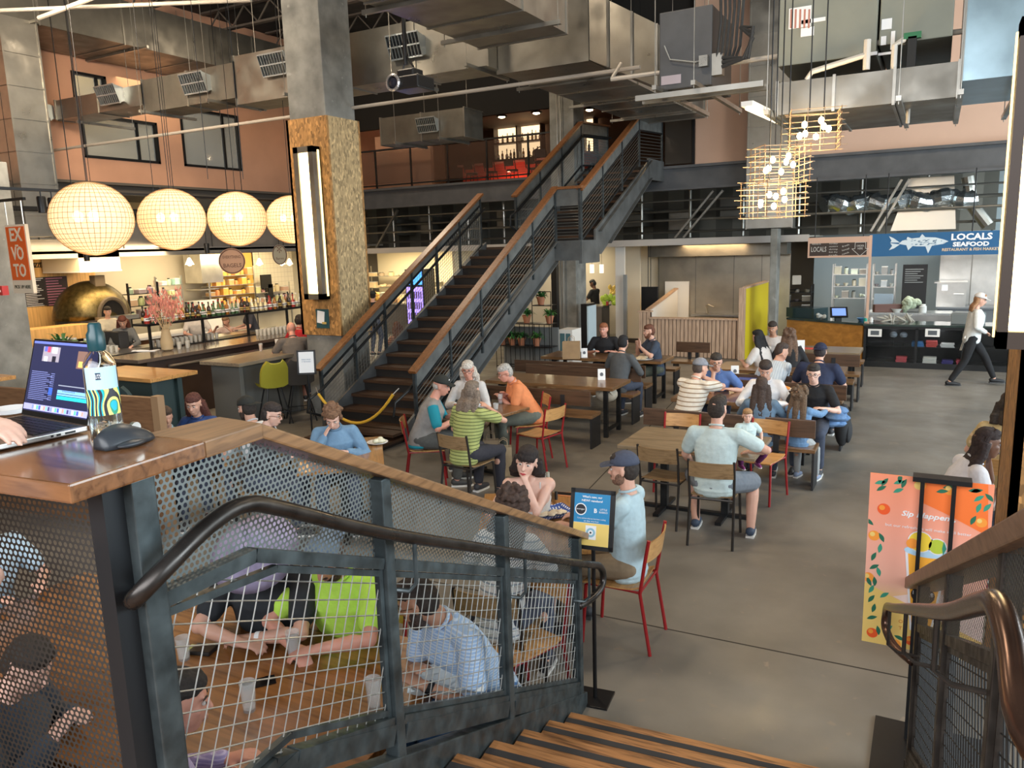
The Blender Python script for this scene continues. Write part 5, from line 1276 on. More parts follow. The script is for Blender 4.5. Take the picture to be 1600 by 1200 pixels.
# ---------------------------------------------------------------- services below the mezzanine edge (z 2.75 - 3.95)
dk = M('service_dark', (.04, .04, .04), .8)
struct('wall_back_services', B().box((-17.5, 21.9, 2.75), (1.2, 22.0, 4.3)), M('service_wall', (.16, .15, .125), .8, stripes=(0, .9, (.09, .085, .07), .5)))
struct('ceiling_stalls', B().box((-17.5, 19.3, 2.72), (-3.4, 24, 2.76)).box((-3.4, 19.3, 2.72), (-2.7, 24, 2.76)), M('stall_ceiling', (.5, .47, .4), .8))
struct('trim_6', B().box((-17.4, 19.22, 2.62), (-2.6, 19.3, 2.78)), M('pale_fascia', (.48, .45, .42), .6))
for k, (z, y, r, m) in enumerate(((3.72, 19.6, .022, galv), (3.25, 19.7, .03, galv), (3.5, 20.4, .04, galv_dk), (2.95, 20.2, .03, galv_dk))):
    pipe([(-16.5, y, z), (2.4, y, z)], r, 'horizontal pipe under the mezzanine edge, %s' % ('top', 'second', 'third behind', 'lowest behind')[k] , m)
for k, (pa, pb) in enumerate(((588, 620), (1055, 1115), (1068, 1130), (1360, 1408), (1372, 1420))):
    y = 19.5; a = aty(pa, 372 if k else 385, y); b_ = aty(pb, 302, y)
    props(obj('brace', B().bar((a.x, y, 2.8), (b_.x, y, 3.9), .07, .05), galv if k != 0 else galv_dk, base=(a.x, y, 2.8)), 'diagonal steel brace below the mezzanine edge, %s' % ('behind the left balustrade', 'over the slatted booth', 'second over the slatted booth', 'over the fish sign', 'second over the fish sign')[k], 'brace')
rr = random.Random(3)
for k in range(12):
    x = -15.5+1.35*k; w = rr.uniform(.3, .7); z = rr.uniform(3.1, 3.5)
    t = thing('service_duct', 'dim duct box in the dark gap below the mezzanine, %s from the left' % ORD[k], 'duct', (x, 21, z), world=True, group='ducts in the service gap')
    obj('casing', B().box((x-w/2, 20.6, z-.15), (x+w/2, 21.6, z+.35)), galv_dk if k % 2 else M('service_box', (.10, .095, .08), .6), t)
    obj('drop_pipe', B().tube([(x+w/2+.1, 20.3, 2.80), (x+w/2+.1, 20.3, 4.29)], .035, 6), galv, t)
t = thing('flexible_duct', 'crinkled silver flexible duct above the seafood stall', 'duct', (-1.2, 19.8, 3.5), world=True)
b = B(); c = []
for k in range(50): c.append((-2.4+3.0*k/49, 19.95+.06*sin(k*.9), 3.45+.05*sin(k*.5)))
obj('foil_sleeve', b.tube(c, [.19+.02*sin(k*2.2)+.012*rr.random() for k in range(50)], 12), M('crinkled_foil', (.55, .6, .62), .25, .95, bump=(25, .6)), t)
t = thing('extract_duct', 'tall pale steel duct dropping behind the fish sign', 'duct', (-.3, 20.3, 2.8), world=True)
obj('casing', B().add([(-.95,20,2.8),(.35,20,2.8),(.35,20.8,2.8),(-.95,20.8,2.8),(-.6,20,3.95),(.25,20,3.95),(.25,20.8,3.95),(-.6,20.8,3.95)], [(0,3,2,1),(4,5,6,7),(0,1,5,4),(1,2,6,5),(2,3,7,6),(3,0,4,7)]), M('warm_duct', (.55, .50, .42), .3, .8), t)
obj('branch_pipe', B().tube([(.5, 20, 3.9), (.62, 20, 3.3), (.95, 20, 2.85)], .13, 12), galv, t)
# pale wall beyond the seafood stall, bluish daylight put into its colour
struct('wall_seafood_back', B().box((-2.9, 22.6, 0), (8, 22.7, 4.3)), M('daylight_tinted_wall', (.34, .39, .40), .7))
area('seafood_daylight', (3.6, 20.6, 4.1), (.5, 22.5, 2.4), 3.5, 1.2, 150, DAY)
area('seafood_stall_lamp', (-.3, 20.0, 2.7), (-.3, 20.6, 0), 2.6, .8, 38, (1, .95, .88))
b = B()
for x in (1.15, 1.6, 2.1, 2.5): b.tube([(x, 22.2, 2.2), (x, 22.2, 4.3)], .03, 6)
props(obj('hanging_rods', b, steel_dk, base=(1.2, 22.2, 2.2)), 'dark vertical hanger rods before the pale daylit wall', 'rods', kind='stuff')
# ---------------------------------------------------------------- seafood stall
SY = 17.72
T = thing('display_counter', 'long black glazed display counter below the fish sign', 'counter', (.1, SY, 0), world=True)
cb = M('case_black', (.010, .011, .012), .3); x0, x1 = -1.24, 2.6
b = B().box((x0, SY, 0), (x1, SY+.7, .10)).box((x0, SY+.62, .1), (x1, SY+.7, .82)).box((x0, SY, .80), (x1, SY+.7, .86))
for x in (x0, -.28, .55, 1.4, 2.3): b.box((x, SY, .1), (x+.05, SY+.7, .82))
b.box((x0, SY-.02, 0), (x1, SY, .12)); obj('carcass', b, cb, T)
obj('shelf', B().box((x0, SY+.05, .42), (x1, SY+.62, .44)), cb, T)
obj('stone_top', B().box((x0-.02, SY-.03, .86), (x1, SY+.75, .90)), M('green_black_stone', (.03, .045, .04), .12, noise=(6, .3)), T)
obj('glass_front', B().box((x0+.05, SY-.005, .12), (x1, SY+.002, .80)), M('case_glass', (.01, .012, .012), .04, alpha=.15), T)
point('case_lamp', (-.7, SY+.2, .74), 1.2, (.9, .95, 1)); point('case_lamp', (.15, SY+.2, .74), 1.6, (.9, .95, 1)); point('case_lamp', (.95, SY+.2, .74), 1.2, (.9, .95, 1))
def pile(px, py, w, h, col, lab, Y=SY+.16, n=4, base=None):
    c = aty(px, py, Y); z = .445 if c.z > .33 else .105
    if base: z = base
    t = thing('folded_clothes', lab, 'clothes', (c.x, Y, z))
    for k in range(n): obj('folded_layer', B().box((-w/2+rr.uniform(0, .02), -.12, h*k/n), (w/2-rr.uniform(0, .02), .12, h*(k+.85)/n)), M('cloth_%d_%d_%d' % tuple(int(v*100) for v in col), col, .9), t, bevel=.008)
pile(1433, 545, .24, .10, (.05, .17, .40), 'folded blue shirts on the display counter shelf'); pile(1455, 545, .22, .12, (.50, .08, .07), 'folded red shirts on the display counter shelf')
pile(1480, 546, .26, .08, (.55, .58, .58), 'folded white shirts on the display counter shelf'); pile(1452, 565, .27, .13, (.60, .62, .58), 'large pile of white shirts on the bottom of the display counter')
pile(1408, 563, .22, .12, (.55, .10, .12), 'folded red caps at the lower left of the display counter'); pile(1480, 566, .22, .08, (.06, .05, .20), 'folded dark purple shirts at the bottom of the display counter')
pile(1502, 565, .2, .1, (.45, .08, .12), 'folded red and white shirts at the lower right of the display counter')
for px, lab in ((1396, 'left grey cap'), (1412, 'right grey cap')):
    c = aty(px, 527, SY+.15); T = thing('cap', lab + ' hanging in the display counter', 'cap', (c.x, SY+.15, .55)); obj('crown', B().ell((0, 0, .12), (.075, .08, .06)), M('cap_grey', (.22, .27, .32), .8), T, smooth=True); obj('brim', B().ell((0, -.09, .09), (.06, .06, .01)), M('cap_grey'), T, smooth=True); obj('stand', B().tube([(0, 0, -.11), (0, 0, .12)], .01, 6), blackm, T)
for px, lab in ((1367, 'left'), (1457, 'right')):
    c = aty(px, 520, SY-.01); T = thing('framed_photo', 'white-framed photo on the display counter glass, %s one' % lab, 'picture', (c.x, SY-.012, c.z)); obj('mount', B().box((-.13, -.006, -.08), (.13, 0, .08)), white, T); obj('print', B().box((-.08, -.009, -.045), (.08, -.006, .045)), M('photo_grey', (.08, .09, .10), .5), T)
# angled orange wood service counter
T = thing('service_counter', 'angled service counter with orange wood front beside the display counter', 'counter', (-2, 18.1, 0), world=True)
pa, pb_ = V((-2.95, 18.75, 0)), V((-1.27, 17.76, 0)); dn = V((.5, .86, 0))
obj('wood_front', B().prism([pa, pb_, pb_+dn*.06, pa+dn*.06], (0, 0, .86)), M('orange_wood_front', (.42, .19, .04), .4, wood=(0, (.34, .145, .03), 1)), T)
obj('dark_top', B().prism([pa-dn*.02+V((0, 0, .86)), pb_-dn*.02+V((0, 0, .86)), pb_+dn*.7+V((0, 0, .86)), pa+dn*.7+V((0, 0, .86))], (0, 0, .045)), M('green_black_stone'), T)
obj('upper_glass_case', B().prism([pa+dn*.1+V((-.1, .1, .905)), pa+dn*.1+V((.55, -.25, .905)), pa+dn*.6+V((.55, -.25, .905)), pa+dn*.6+V((-.1, .1, .905))], (0, 0, .22)), M('teal_black_glass', (.02, .04, .045), .08), T)
c = aty(1311, 482, 18.35)
T = thing('tablet_till', 'tilted tablet till with a blue screen on the service counter', 'till', (c.x, 18.35, .905), .25)
R_ = Matrix.Rotation(radians(-38), 3, 'X')
obj('housing', B().obox((0, 0, .17), (.36, .03, .26), R_).box((-.06, -.02, 0), (.06, .12, .12)), blackm, T); obj('screen', B().obox(V((0, 0, .17))+R_@V((0, -.017, 0)), (.28, .002, .19), R_), M('till_screen', (.12, .2, .5), .4, emit=1.0, ecol=(.12, .2, .5)), T)
def clutter(lab, cat, px, py, Y, z, shape, col, s, name=None, grp=None):
    c = aty(px, py, Y); t = thing(name or cat.replace(' ', '_'), lab, cat, (c.x, Y, z if z is not None else c.z), rr.uniform(-.4, .4), grp); m = M('obj_%d_%d_%d' % tuple(int(v*100) for v in col), col, .5)
    if shape == 'box': obj('body', B().box((-s[0]/2, -s[1]/2, 0), (s[0]/2, s[1]/2, s[2])), m, t, bevel=min(s)*.08); obj('lid', B().box((-s[0]/2*.96, -s[1]/2*.96, s[2]), (s[0]/2*.96, s[1]/2*.96, s[2]*1.06)), m, t)
    elif shape == 'jar': obj('body', B().lathe([(s[0]*.45, 0), (s[0]/2, s[2]*.1), (s[0]/2, s[2]*.75), (s[0]*.3, s[2]*.85), (.001, s[2]*.85)], n=12), m, t, smooth=True); obj('lid', B().lathe([(s[0]*.34, s[2]*.84), (s[0]*.34, s[2]), (.001, s[2])], n=12), white, t)
    elif shape == 'bowl': obj('body', B().lathe([(s[0]*.25, 0), (s[0]/2, s[2]), (s[0]*.46, s[2]), (s[0]*.22, s[2]*.15), (.001, s[2]*.12)], n=16), m, t, smooth=True)
    elif shape == 'heap':
        b = B()
        for k in range(14): b.ell((rr.uniform(-.5, .5)*s[0], rr.uniform(-.5, .5)*s[1], s[2]*rr.uniform(.2, .8)), (s[0]*.22, s[1]*.3, s[2]*.25), Matrix.Rotation(rr.random()*3, 3, 'Y'), n=8, k=5)
        obj('body', b, m, t)
    return t
clutter('stack of menus and papers beside the till', 'menus', 1285, 490, 18.5, .905, 'heap', (.5, .52, .5), (.2, .16, .14)); clutter('green plastic cup at the corner of the service counter', 'cup', 1353, 502, 17.95, .905, 'jar', (.04, .35, .28), (.10, .1, .12)); clutter('white paper cup beside the green cup', 'cup', 1361, 503, 17.95, .905, 'jar', (.6, .6, .58), (.08, .1, .11))
clutter('round blue dish behind the green cup', 'dish', 1347, 494, 18.2, .905, 'bowl', (.06, .16, .3), (.22, .2, .07)); clutter('framed white specials card left of the service counter', 'card', 1245, 428, 21.2, 1.52, 'box', (.5, .45, .38), (.22, .03, .22))
clutter('steel hot plate lamp unit at the right end of the display counter', 'machine', 1513, 497, 18.1, .90, 'box', (.18, .2, .2), (.55, .4, .22), 'scale'); clutter('row of small jars on the display counter', 'jars', 1404, 482, 18.3, .90, 'heap', (.35, .33, .28), (.6, .1, .1))
# back kitchen of the seafood stall
T = thing('prep_counter', 'stainless prep counter behind the display counter', 'counter', (-.5, 19.6, 0), world=True)
obj('cabinet', B().box((-1.3, 19.6, 0), (.38, 20.3, .92)), inox, T); obj('steel_top', B().box((-1.32, 19.55, .92), (.4, 20.3, .97)), M('pale_steel_top', (.65, .67, .65), .25, .8), T)
clutter('red-brown wooden box on the prep counter', 'box', 1387, 478, 19.8, .97, 'box', (.12, .05, .035), (.6, .2, .16)); clutter('glass bowl of foliage on the prep counter', 'plant', 1422, 472, 19.8, .97, 'heap', (.35, .40, .28), (.35, .25, .38)); clutter('white tub at the right end of the prep counter', 'tub', 1442, 480, 19.8, .97, 'jar', (.55, .55, .52), (.16, .2, .18))
clutter('stack of steel bowls on the prep counter', 'bowl', 1401, 482, 19.75, .97, 'bowl', (.55, .55, .52), (.25, .2, .08)); clutter('blue and white printed poster leaning behind the prep counter', 'poster', 1381, 455, 20.1, .98, 'box', (.35, .45, .55), (.42, .02, .36)); 
T = thing('chalkboard', 'black menu board standing behind the prep counter', 'board', (0, 20.4, 1), world=True)
a = aty(1408, 470, 20.4); c = aty(1450, 413, 20.4)
obj('board', B().box((a.x, 20.4, 1.0), (c.x, 20.43, c.z)), blackm, T); obj('stand', B().box((a.x+.1, 20.41, 0), (a.x+.13, 20.43, 1)).box((c.x-.13, 20.41, 0), (c.x-.1, 20.43, 1)), blackm, T)
b = B()
for k in range(7): b.box((a.x+.05, 20.39, c.z-.12-.05*k), (c.x-.08-.06*(k % 3), 20.398, c.z-.10-.05*k))
obj('chalk_lines', b, M('chalk_dim', (.14, .15, .15), .8), T)
def rack(px0, px1, pyt, pyb, Y, lab, nsh, m=inox, items=4, d=.4, names='plates', col=(.6, .58, .5)):
    a = aty(px0, pyb, Y); c = aty(px1, pyt, Y); w = c.x-a.x; z0, z1 = max(.0, a.z), c.z
    t = thing('shelving_rack', lab, 'shelf', (a.x+w/2, Y, 0), world=True)
    for x in (a.x, c.x): 
        for y in (Y, Y+d): obj('upright', B().box((x-.015, y-.015, 0), (x+.015, y+.015, z1)), m, t)
    for k in range(nsh):
        z = z0+(z1-z0)*(k+.15)/nsh; obj('shelf_board', B().box((a.x, Y, z-.02), (c.x, Y+d, z)), m, t)
        for j in range(items):
            x = a.x+w*(j+.5)/items; hgt = min(.22, (z1-z0)/nsh*.6)*rr.uniform(.5, 1); q0 = rr.uniform(.4, 1.2); cc = tuple(min(1, v*q0*rr.uniform(.9, 1.1)) for v in col)
            q = rr.choice(['box', 'jar', 'bowl', 'heap']); it = thing('container' if q in ('box', 'jar') else ('bowl' if q == 'bowl' else 'food_pile'), '%s, %s along board %s of the %s' % ({'box': 'box', 'jar': 'lidded jar', 'bowl': 'bowl', 'heap': 'loose heap'}[q], ORD[j], ('one', 'two', 'three', 'four')[k], names), 'container', (x, Y+d*.4, z), 0, names)
            m_ = M('ware_%s_%d' % (names[-9:], rr.randrange(4)), cc, .5); ww = w/items*.8
            if q == 'box': obj('body', B().box((-ww/2, -.1, 0), (ww/2, .1, hgt)), m_, it); obj('lid', B().box((-ww/2*1.04, -.105, hgt), (ww/2*1.04, .105, hgt+.015)), white, it)
            elif q == 'jar': obj('body', B().lathe([(ww*.3, 0), (ww*.33, hgt*.8), (ww*.2, hgt*.9), (.001, hgt*.9)], n=10), m_, it, smooth=True); obj('lid', B().lathe([(ww*.24, hgt*.88), (ww*.24, hgt), (.001, hgt)], n=10), blackm, it)
            elif q == 'bowl': obj('body', B().lathe([(ww*.2, 0), (ww*.42, hgt*.5), (ww*.38, hgt*.5), (ww*.15, .02), (.001, .02)], n=12), m_, it, smooth=True)
            else:
                b = B()
                for _ in range(8): b.ell((rr.uniform(-.35, .35)*ww, rr.uniform(-.08, .08), hgt*rr.uniform(.15, .5)), (ww*.2, .06, hgt*.2), n=8, k=5)
                obj('body', b, m_, it)
    return t
rack(1300, 1355, 412, 468, 20.6, 'steel shelf of plates left of the fish sign post', 3, items=4, names='goods on the plate shelf')
rack(1362, 1400, 412, 470, 21.0, 'steel shelf of pans behind the chalkboard', 3, items=3, names='goods on the pan shelf', col=(.35, .35, .35))
rack(1218, 1268, 445, 500, 21.0, 'black shelf of kitchen ware left of the menu sign', 4, blackm, 3, names='goods on the black shelf', col=(.2, .16, .14))
T = thing('grey_cabinet', 'grey cabinet wall behind the display counter', 'cabinet', (.9, 21, 0), world=True); obj('body', B().box((.1, 20.6, 0), (1.6, 21.4, .98)), M('cabinet_grey', (.12, .13, .14), .5), T); obj('top', B().box((.08, 20.55, .98), (1.62, 21.4, 1.02)), M('cabinet_grey'), T); obj('label_plate', B().box((.55, 20.59, .72), (.95, 20.6, .86)), M('plate_blue', (.3, .38, .42), .5), T)
c = aty(1487, 445, 20.9); T = thing('steel_oven', 'stainless box oven on the grey cabinet', 'oven', (c.x, 20.9, 1.02)); obj('body', B().box((-.3, -.25, 0), (.3, .3, .55)), inox, T); obj('tray_lid', B().box((-.36, -.3, .55), (.32, .3, .58)), inox, T); obj('note', B().box((-.2, -.26, .38), (-.08, -.25, .52)), paper, T); obj('handle', B().tube([(.05, -.27, .3), (.25, -.27, .3)], .012, 6), inox, T)
T = thing('splash_screen', 'tall stainless splash panel behind the oven', 'panel', (.8, 21.6, 1), world=True); obj('sheet', B().box((.1, 21.5, 0), (1.45, 21.53, 2.4)), inox, T); obj('seam', B().box((.75, 21.49, .9), (.77, 21.5, 2.4)), galv_dk, T)
a = aty(1497, 500, 22.3); c = aty(1575, 402, 22.3)
T = thing('teal_wall_panel', 'teal wall panel with clipboards behind the walking cook', 'panel', (a.x+.5, 22.3, 1), world=True); obj('panel', B().box((a.x, 22.3, .3), (c.x+1, 22.34, c.z)), M('teal_paint', (.02, .20, .17), .5), T); obj('white_panel', B().box((a.x+.2, 22.28, 1.1), (a.x+.85, 22.3, 2.05)), white, T); obj('clipboard', B().box((a.x+.35, 22.26, 1.4), (a.x+.7, 22.28, 1.85)), galv_dk, T); obj('clip_sheet', B().box((a.x+.4, 22.25, 1.45), (a.x+.62, 22.262, 1.75)), paper, T); obj('white_panel', B().box((a.x+1.0, 22.28, 1.3), (a.x+1.4, 22.3, 2.0)), white, T)
T = thing('book_shelf', 'shelf of books above the teal wall panel', 'shelf', (a.x+.6, 22.1, 2.15), world=True); obj('board', B().box((a.x-.1, 22.0, 2.13), (c.x+.6, 22.3, 2.17)), white, T)
x = a.x; nbk = 0
bc = [(.5, .48, .42), (.02, .02, .02), (.35, .28, .1), (.6, .58, .5), (.05, .1, .15), (.45, .4, .1), (.3, .05, .04)]
while x < c.x:
    w = rr.uniform(.03, .06); h = rr.uniform(.26, .36); k = rr.randrange(7)
    o = obj('book', B().box((0, 0, 0), (w, .2, h)), M('book_%d' % k, bc[k], .6), cat='book', group='books above the teal panel'); o['label'] = '%s book, %s from the left above the teal panel' % (('cream', 'black', 'brown', 'white', 'navy', 'mustard', 'red')[k], ORD[nbk]); nbk += 1; o.location = (x, 22.05, 2.17); x += w+.004
# the fish sign
YS = 17.95
pa, pb_ = aty(1359, 366, YS), aty(1360, 401, YS); z1, z0 = pa.z, pb_.z; xs0, xs1 = pa.x, 2.3
T = thing('shop_sign', 'long blue hanging sign reading LOCALS SEAFOOD with a white fish', 'sign', (xs0, YS, z0), world=True)
obj('board', B().box((xs0, YS, z0), (xs1, YS+.06, z1)), M('sign_deep_blue', (.008, .09, .22), .5), T)
for x in (xs0+.3, .6, 1.9): obj('hanger', B().tube([(x, YS+.03, z1), (x, YS+.03, 3.95)], .012, 5), blackm, T)
def sx(px, py): p = aty(px, py, YS-.003); return V((p.x, YS-.004, p.z))
text('lettering', 'LOCALS', .17, paper, sx(1518, 370), (1, 0, 0), (0, 0, 1), T, bold=.006, width=.70); text('lettering', 'SEAFOOD', .115, paper, sx(1517, 381.5), (1, 0, 0), (0, 0, 1), T, bold=.005, width=.62)
text('lettering', 'RESTAURANT & FISH MARKET', .075, M('sign_tan', (.62, .48, .33), .5), sx(1516, 389.5), (1, 0, 0), (0, 0, 1), T, bold=.002, width=.98)
ow = lambda pts, y=0: [sx(*p)+V((0, y, 0)) for p in pts]
fw = M('fish_white', (.55, .62, .66), .5); fb = M('fish_blue', (.10, .18, .28), .5)
# offset in the sign's own plane (picture positions of the fish outline)
body = [(1404, 381), (1410, 376), (1425, 372.5), (1445, 370.5), (1462, 371), (1474, 374), (1482, 377), (1474, 381), (1462, 383), (1450, 385), (1432, 385), (1415, 383)]
obj('fish_body', B().poly(ow(body)), fw, T); obj('fish_tail', B().poly(ow([(1406, 379), (1396, 372), (1389, 369), (1393, 376), (1391, 379)])).poly(ow([(1406, 382), (1391, 380), (1394, 384), (1389, 391), (1397, 388)])), fw, T)
for nm, pts in (('dorsal_fin', [(1416, 374.5), (1418, 370), (1425, 372.8)]), ('dorsal_fin', [(1437, 371.2), (1441, 365.5), (1446, 370.8)]), ('belly_fin', [(1416, 383), (1419, 391), (1426, 384.5)]), ('belly_fin', [(1446, 385), (1450, 396), (1456, 384)])): obj(nm, B().poly(ow(pts)), fw, T)
rr2 = random.Random(2); b = B()
for k in range(46):
    u = rr2.uniform(1412, 1462); v = 378+rr2.uniform(-4, 4.5); b.poly(ow([(u, v), (u+3, v-.5), (u+3.4, v+.2), (u+.4, v+.7)], -.002))
b.poly(ow([(1463, 374), (1464, 374), (1461, 380), (1460, 380)], -.002)).poly(ow([(1471+.9*cos(q*.8), 376.5+.8*sin(q*.8)) for q in range(8)], -.002)); b.poly(ow([(1474, 379), (1481, 377.6), (1481, 378.0), (1474, 379.6)], -.002))
obj('fish_markings', b, fb, T)
# wooden framed chalk menu
a = aty(1264, 403, YS-.1); c = aty(1357, 369, YS-.1); yq = YS-.1
T = thing('menu_sign', 'wooden framed chalk menu sign left of the blue fish sign', 'sign', (a.x, yq, a.z), world=True)
pw = M('pale_frame_wood', (.52, .33, .24), .6)
obj('frame', B().box((a.x-.03, yq, a.z), (c.x+.02, yq+.12, c.z)), pw, T)
z1_ = c.z-.12; obj('blackboard', B().box((a.x+.01, yq-.006, a.z+.04), (c.x-.02, yq, z1_)), M('board_brown', (.035, .022, .017), .6), T)
ch = M('chalk', (.5, .48, .45), .8); zc_ = (a.z+.04+z1_)/2
text('lettering', 'LOCALS', .15, ch, (a.x+.19, yq-.008, zc_), (1, 0, 0), (0, 0, 1), T, width=.30, depth=.001); text('lettering', 'welcome to', .05, ch, (a.x+.14, yq-.008, zc_+.12), (1, 0, 0), (0, 0, 1), T, width=.18, depth=.001)
for k, s_ in enumerate(('today', 'oysters', 'shrimp', 'fish fry', 'crab')): text('lettering', s_, .04, ch, (a.x+.48, yq-.008, zc_+.12-.06*k), (1, 0, 0), (0, 0, 1), T, width=.17, depth=.001)
for k, s_ in enumerate(('fresh', 'local', 'catch')): text('lettering', s_, .045, ch, (a.x+.72, yq-.008, zc_+.07-.08*k), (1, 0, .3), (-.3, 0, 1), T, width=.14, depth=.001)
cx_ = a.x+1.0; ar = [(-.10, .13), (.10, .13), (.10, .0), (.16, .0), (0, -.15), (-.16, .0), (-.10, .0)]
b = B()
for k in range(7): p, q = ar[k], ar[(k+1) % 7]; b.bar((cx_+p[0], yq-.008, zc_+p[1]), (cx_+q[0], yq-.008, zc_+q[1]), .004, .008)
obj('chalk_arrow', b, ch, T); text('lettering', 'ORDER\nHERE', .055, ch, (cx_, yq-.009, zc_+.03), (1, 0, 0), (0, 0, 1), T, width=.14, depth=.001)
for x in (a.x+.1, c.x-.1): obj('chain', B().tube([(x, yq+.05, c.z), (x, yq+.05, 3.95)], .01, 5), blackm, T)
T = thing('sign_post', 'slim pale post between the chalk menu and the fish sign', 'post', (c.x+.05, yq+.1, 0), world=True); obj('post', B().box((c.x+.02, yq+.06, .9), (c.x+.07, yq+.12, c.z+.02)), pw, T); obj('foot', B().box((c.x, yq+.04, .9), (c.x+.09, yq+.14, .93)), pw, T)
T = thing('coats', 'dark coats and bags hanging left of the service counter', 'coats', aty(1222, 500, 20.8)); b = B()
for k in range(10): b.ell((rr.uniform(-.15, .15), 0, rr.uniform(.1, .9)), (.12, .08, .3), n=8, k=6)
obj('cloth', b, M('coat_dark', (.02, .024, .03), .9), T, smooth=True); obj('rail', B().tube([(-.3, .1, 1.15), (.3, .1, 1.15)], .015, 6), blackm, T); T.location.z = 0.25

# ---------------------------------------------------------------- slatted booth
sl_m = M('pale_slat_wood', (.47, .32, .22), .6, wood=(2, (.36, .235, .155), 3))
T = thing('slatted_partition', 'pale slatted wood partition in front of the empty stall', 'partition', (-5, 17.95, 0), world=True)
obj('backing', B().box((-5.95, 17.98, 0), (-3.82, 18.02, .90)).box((-6.25, 17.98, 0), (-5.95, 18.02, 1.06)), M('slat_backing', (.06, .04, .03), .8), T)
x = -6.24; k = 0
while x < -3.86:
    obj('slat', B().box((x, 17.94, 0.01), (x+.075, 17.98, 1.06 if x < -5.98 else .90)), sl_m, T); x += .093
obj('ledge', B().box((-5.97, 17.90, .90), (-3.78, 18.1, .935)).box((-6.28, 17.92, 1.06), (-5.93, 18.06, 1.09)), sl_m, T)
T = thing('yellow_partition', 'yellow partition wall with pale wood edge beside the slatted booth', 'partition', (-3.75, 19.5, 0), world=True)
obj('panel', B().prism([(-3.78, 17.92, 0), (-3.78, 21.6, 0), (-3.78, 21.6, 1.62), (-3.78, 17.92, 1.62)], (.06, 0, 0)), M('chrome_yellow', (.62, .48, .01), .6), T)
obj('end_post', B().box((-3.86, 17.86, 0), (-3.72, 17.94, 1.64)).box((-3.80, 17.9, 1.62), (-3.70, 21.6, 1.66)), sl_m, T)
T = thing('white_half_wall', 'white half wall with a sloping top behind the slatted booth', 'partition', (-6, 19, 0), world=True)
obj('panel', B().prism([(-6.1, 18.05, 0), (-6.1, 20.4, 0), (-6.1, 20.4, 1.45), (-6.1, 18.05, 1.08)], (.08, 0, 0)), white, T); obj('edge_cap', B().bar((-6.06, 18.05, 1.10), (-6.06, 20.4, 1.47), .12, .03), sl_m, T)
T = thing('stall_backdrop', 'dull stainless back wall of the empty stall', 'wall panel', (-5, 20.6, 0), world=True)
obj('steel_sheet', B().box((-6.6, 20.6, 0), (-3.2, 20.65, 2.4)), M('warm_stainless', (.42, .38, .31), .33, .85, noise=(2, .15)), T)
for x in (-5.6, -4.6, -3.9): obj('seam', B().box((x, 20.59, .2), (x+.015, 20.6, 2.4)), galv_dk, T)
obj('white_board', B().box((-6.4, 20.5, 0), (-5.75, 20.55, 1.65)), white, T)
obj('hood', B().box((-6.7, 20.0, 2.32), (-3.2, 20.6, 2.6)), galv_dk, T)
T = thing('sink_tap', 'pair of steel taps against the stainless back wall', 'tap', (-4.9, 20.4, .9), world=True)
for x in (-5.25, -4.2): obj('tap', B().tube([(x, 20.5, .8), (x, 20.4, 1.02), (x+.1, 20.25, 1.06), (x+.25, 20.2, 1.0)], .018, 7), inox, T)
obj('steel_bench', B().box((-5.6, 20.2, .76), (-3.9, 20.58, .8)), inox, T)
area('booth_lamp_light', (-5, 19.8, 2.6), (-5, 19.9, 0), 1.6, .3, 30, WARM)
a = aty(1002, 485, 19.6); c = aty(1028, 448, 19.6)
T = thing('menu_screen', 'black screen hanging behind the white half wall', 'screen', (a.x, 19.6, a.z), world=True); obj('panel', B().box((a.x, 19.6, a.z), (c.x, 19.65, c.z)), blackm, T, bevel=.01)
for x in (a.x+.18, a.x+.25): obj('hanging_rod', B().tube([(x, 19.62, c.z), (x, 19.62, 2.72)], .01, 5), steel_dk, T)
for nm, x0, x1, Y, ht, m in (('white pilaster left of the pale doorway', 962, 976, 19.4, 2.72, white), ('pale yellow-lit door leaf', 977, 1000, 20.2, 2.7, cream), ('slim grey door edge', 974, 979, 19.2, 1.9, M('door_grey', (.25, .26, .26), .5)), ('cream wall section beside the black screen', 999, 1028, 20.8, 2.7, cream)):
    a = aty(x0, 500, Y); c = aty(x1, 500, Y); T = thing('wall_section' if 'leaf' not in nm else 'door_leaf', nm, 'wall panel', (a.x, Y, 0), world=True); obj('panel', B().box((a.x, Y, 0), (c.x, Y+.08, ht)), m, T); obj('skirting', B().box((a.x, Y-.01, 0), (c.x, Y, .12)), M('dark_skirting', (.05, .04, .03), .6), T)
# ---------------------------------------------------------------- kitchens beyond the stairs
struct('wall_kitchen', B().box((-18.2, 23.2, 0), (-12.6, 23.3, 2.72)).box((-12.6, 19.6, 0), (-12.5, 23.3, 2.72)), M('kitchen_cream', (.80, .70, .50), .7))
struct('wall_kitchen_middle', B().box((-12.4, 22.0, 0), (-8.0, 22.1, 2.72)), M('kitchen_grey_tile', (.42, .38, .32), .4))
area('kitchen_lamp_light', (-15.5, 21.5, 2.65), (-15.5, 21.6, 0), 4, 1.6, 190, (1, .84, .55)); area('kitchen_lamp_light', (-9.6, 20.9, 2.65), (-9.6, 21, 0), 1.6, 1, 60, (1, .84, .55))
T = thing('serving_counter', 'serving counter of the cream-lit kitchen beyond the stairs', 'counter', (-15.5, 20.6, 0), world=True); obj('cabinet', B().box((-18, 20.6, 0), (-13.2, 21.3, .95)), M('counter_grey', (.13, .12, .11), .6), T); obj('steel_top', B().box((-18, 20.5, .95), (-13.1, 21.3, 1.0)), inox, T)
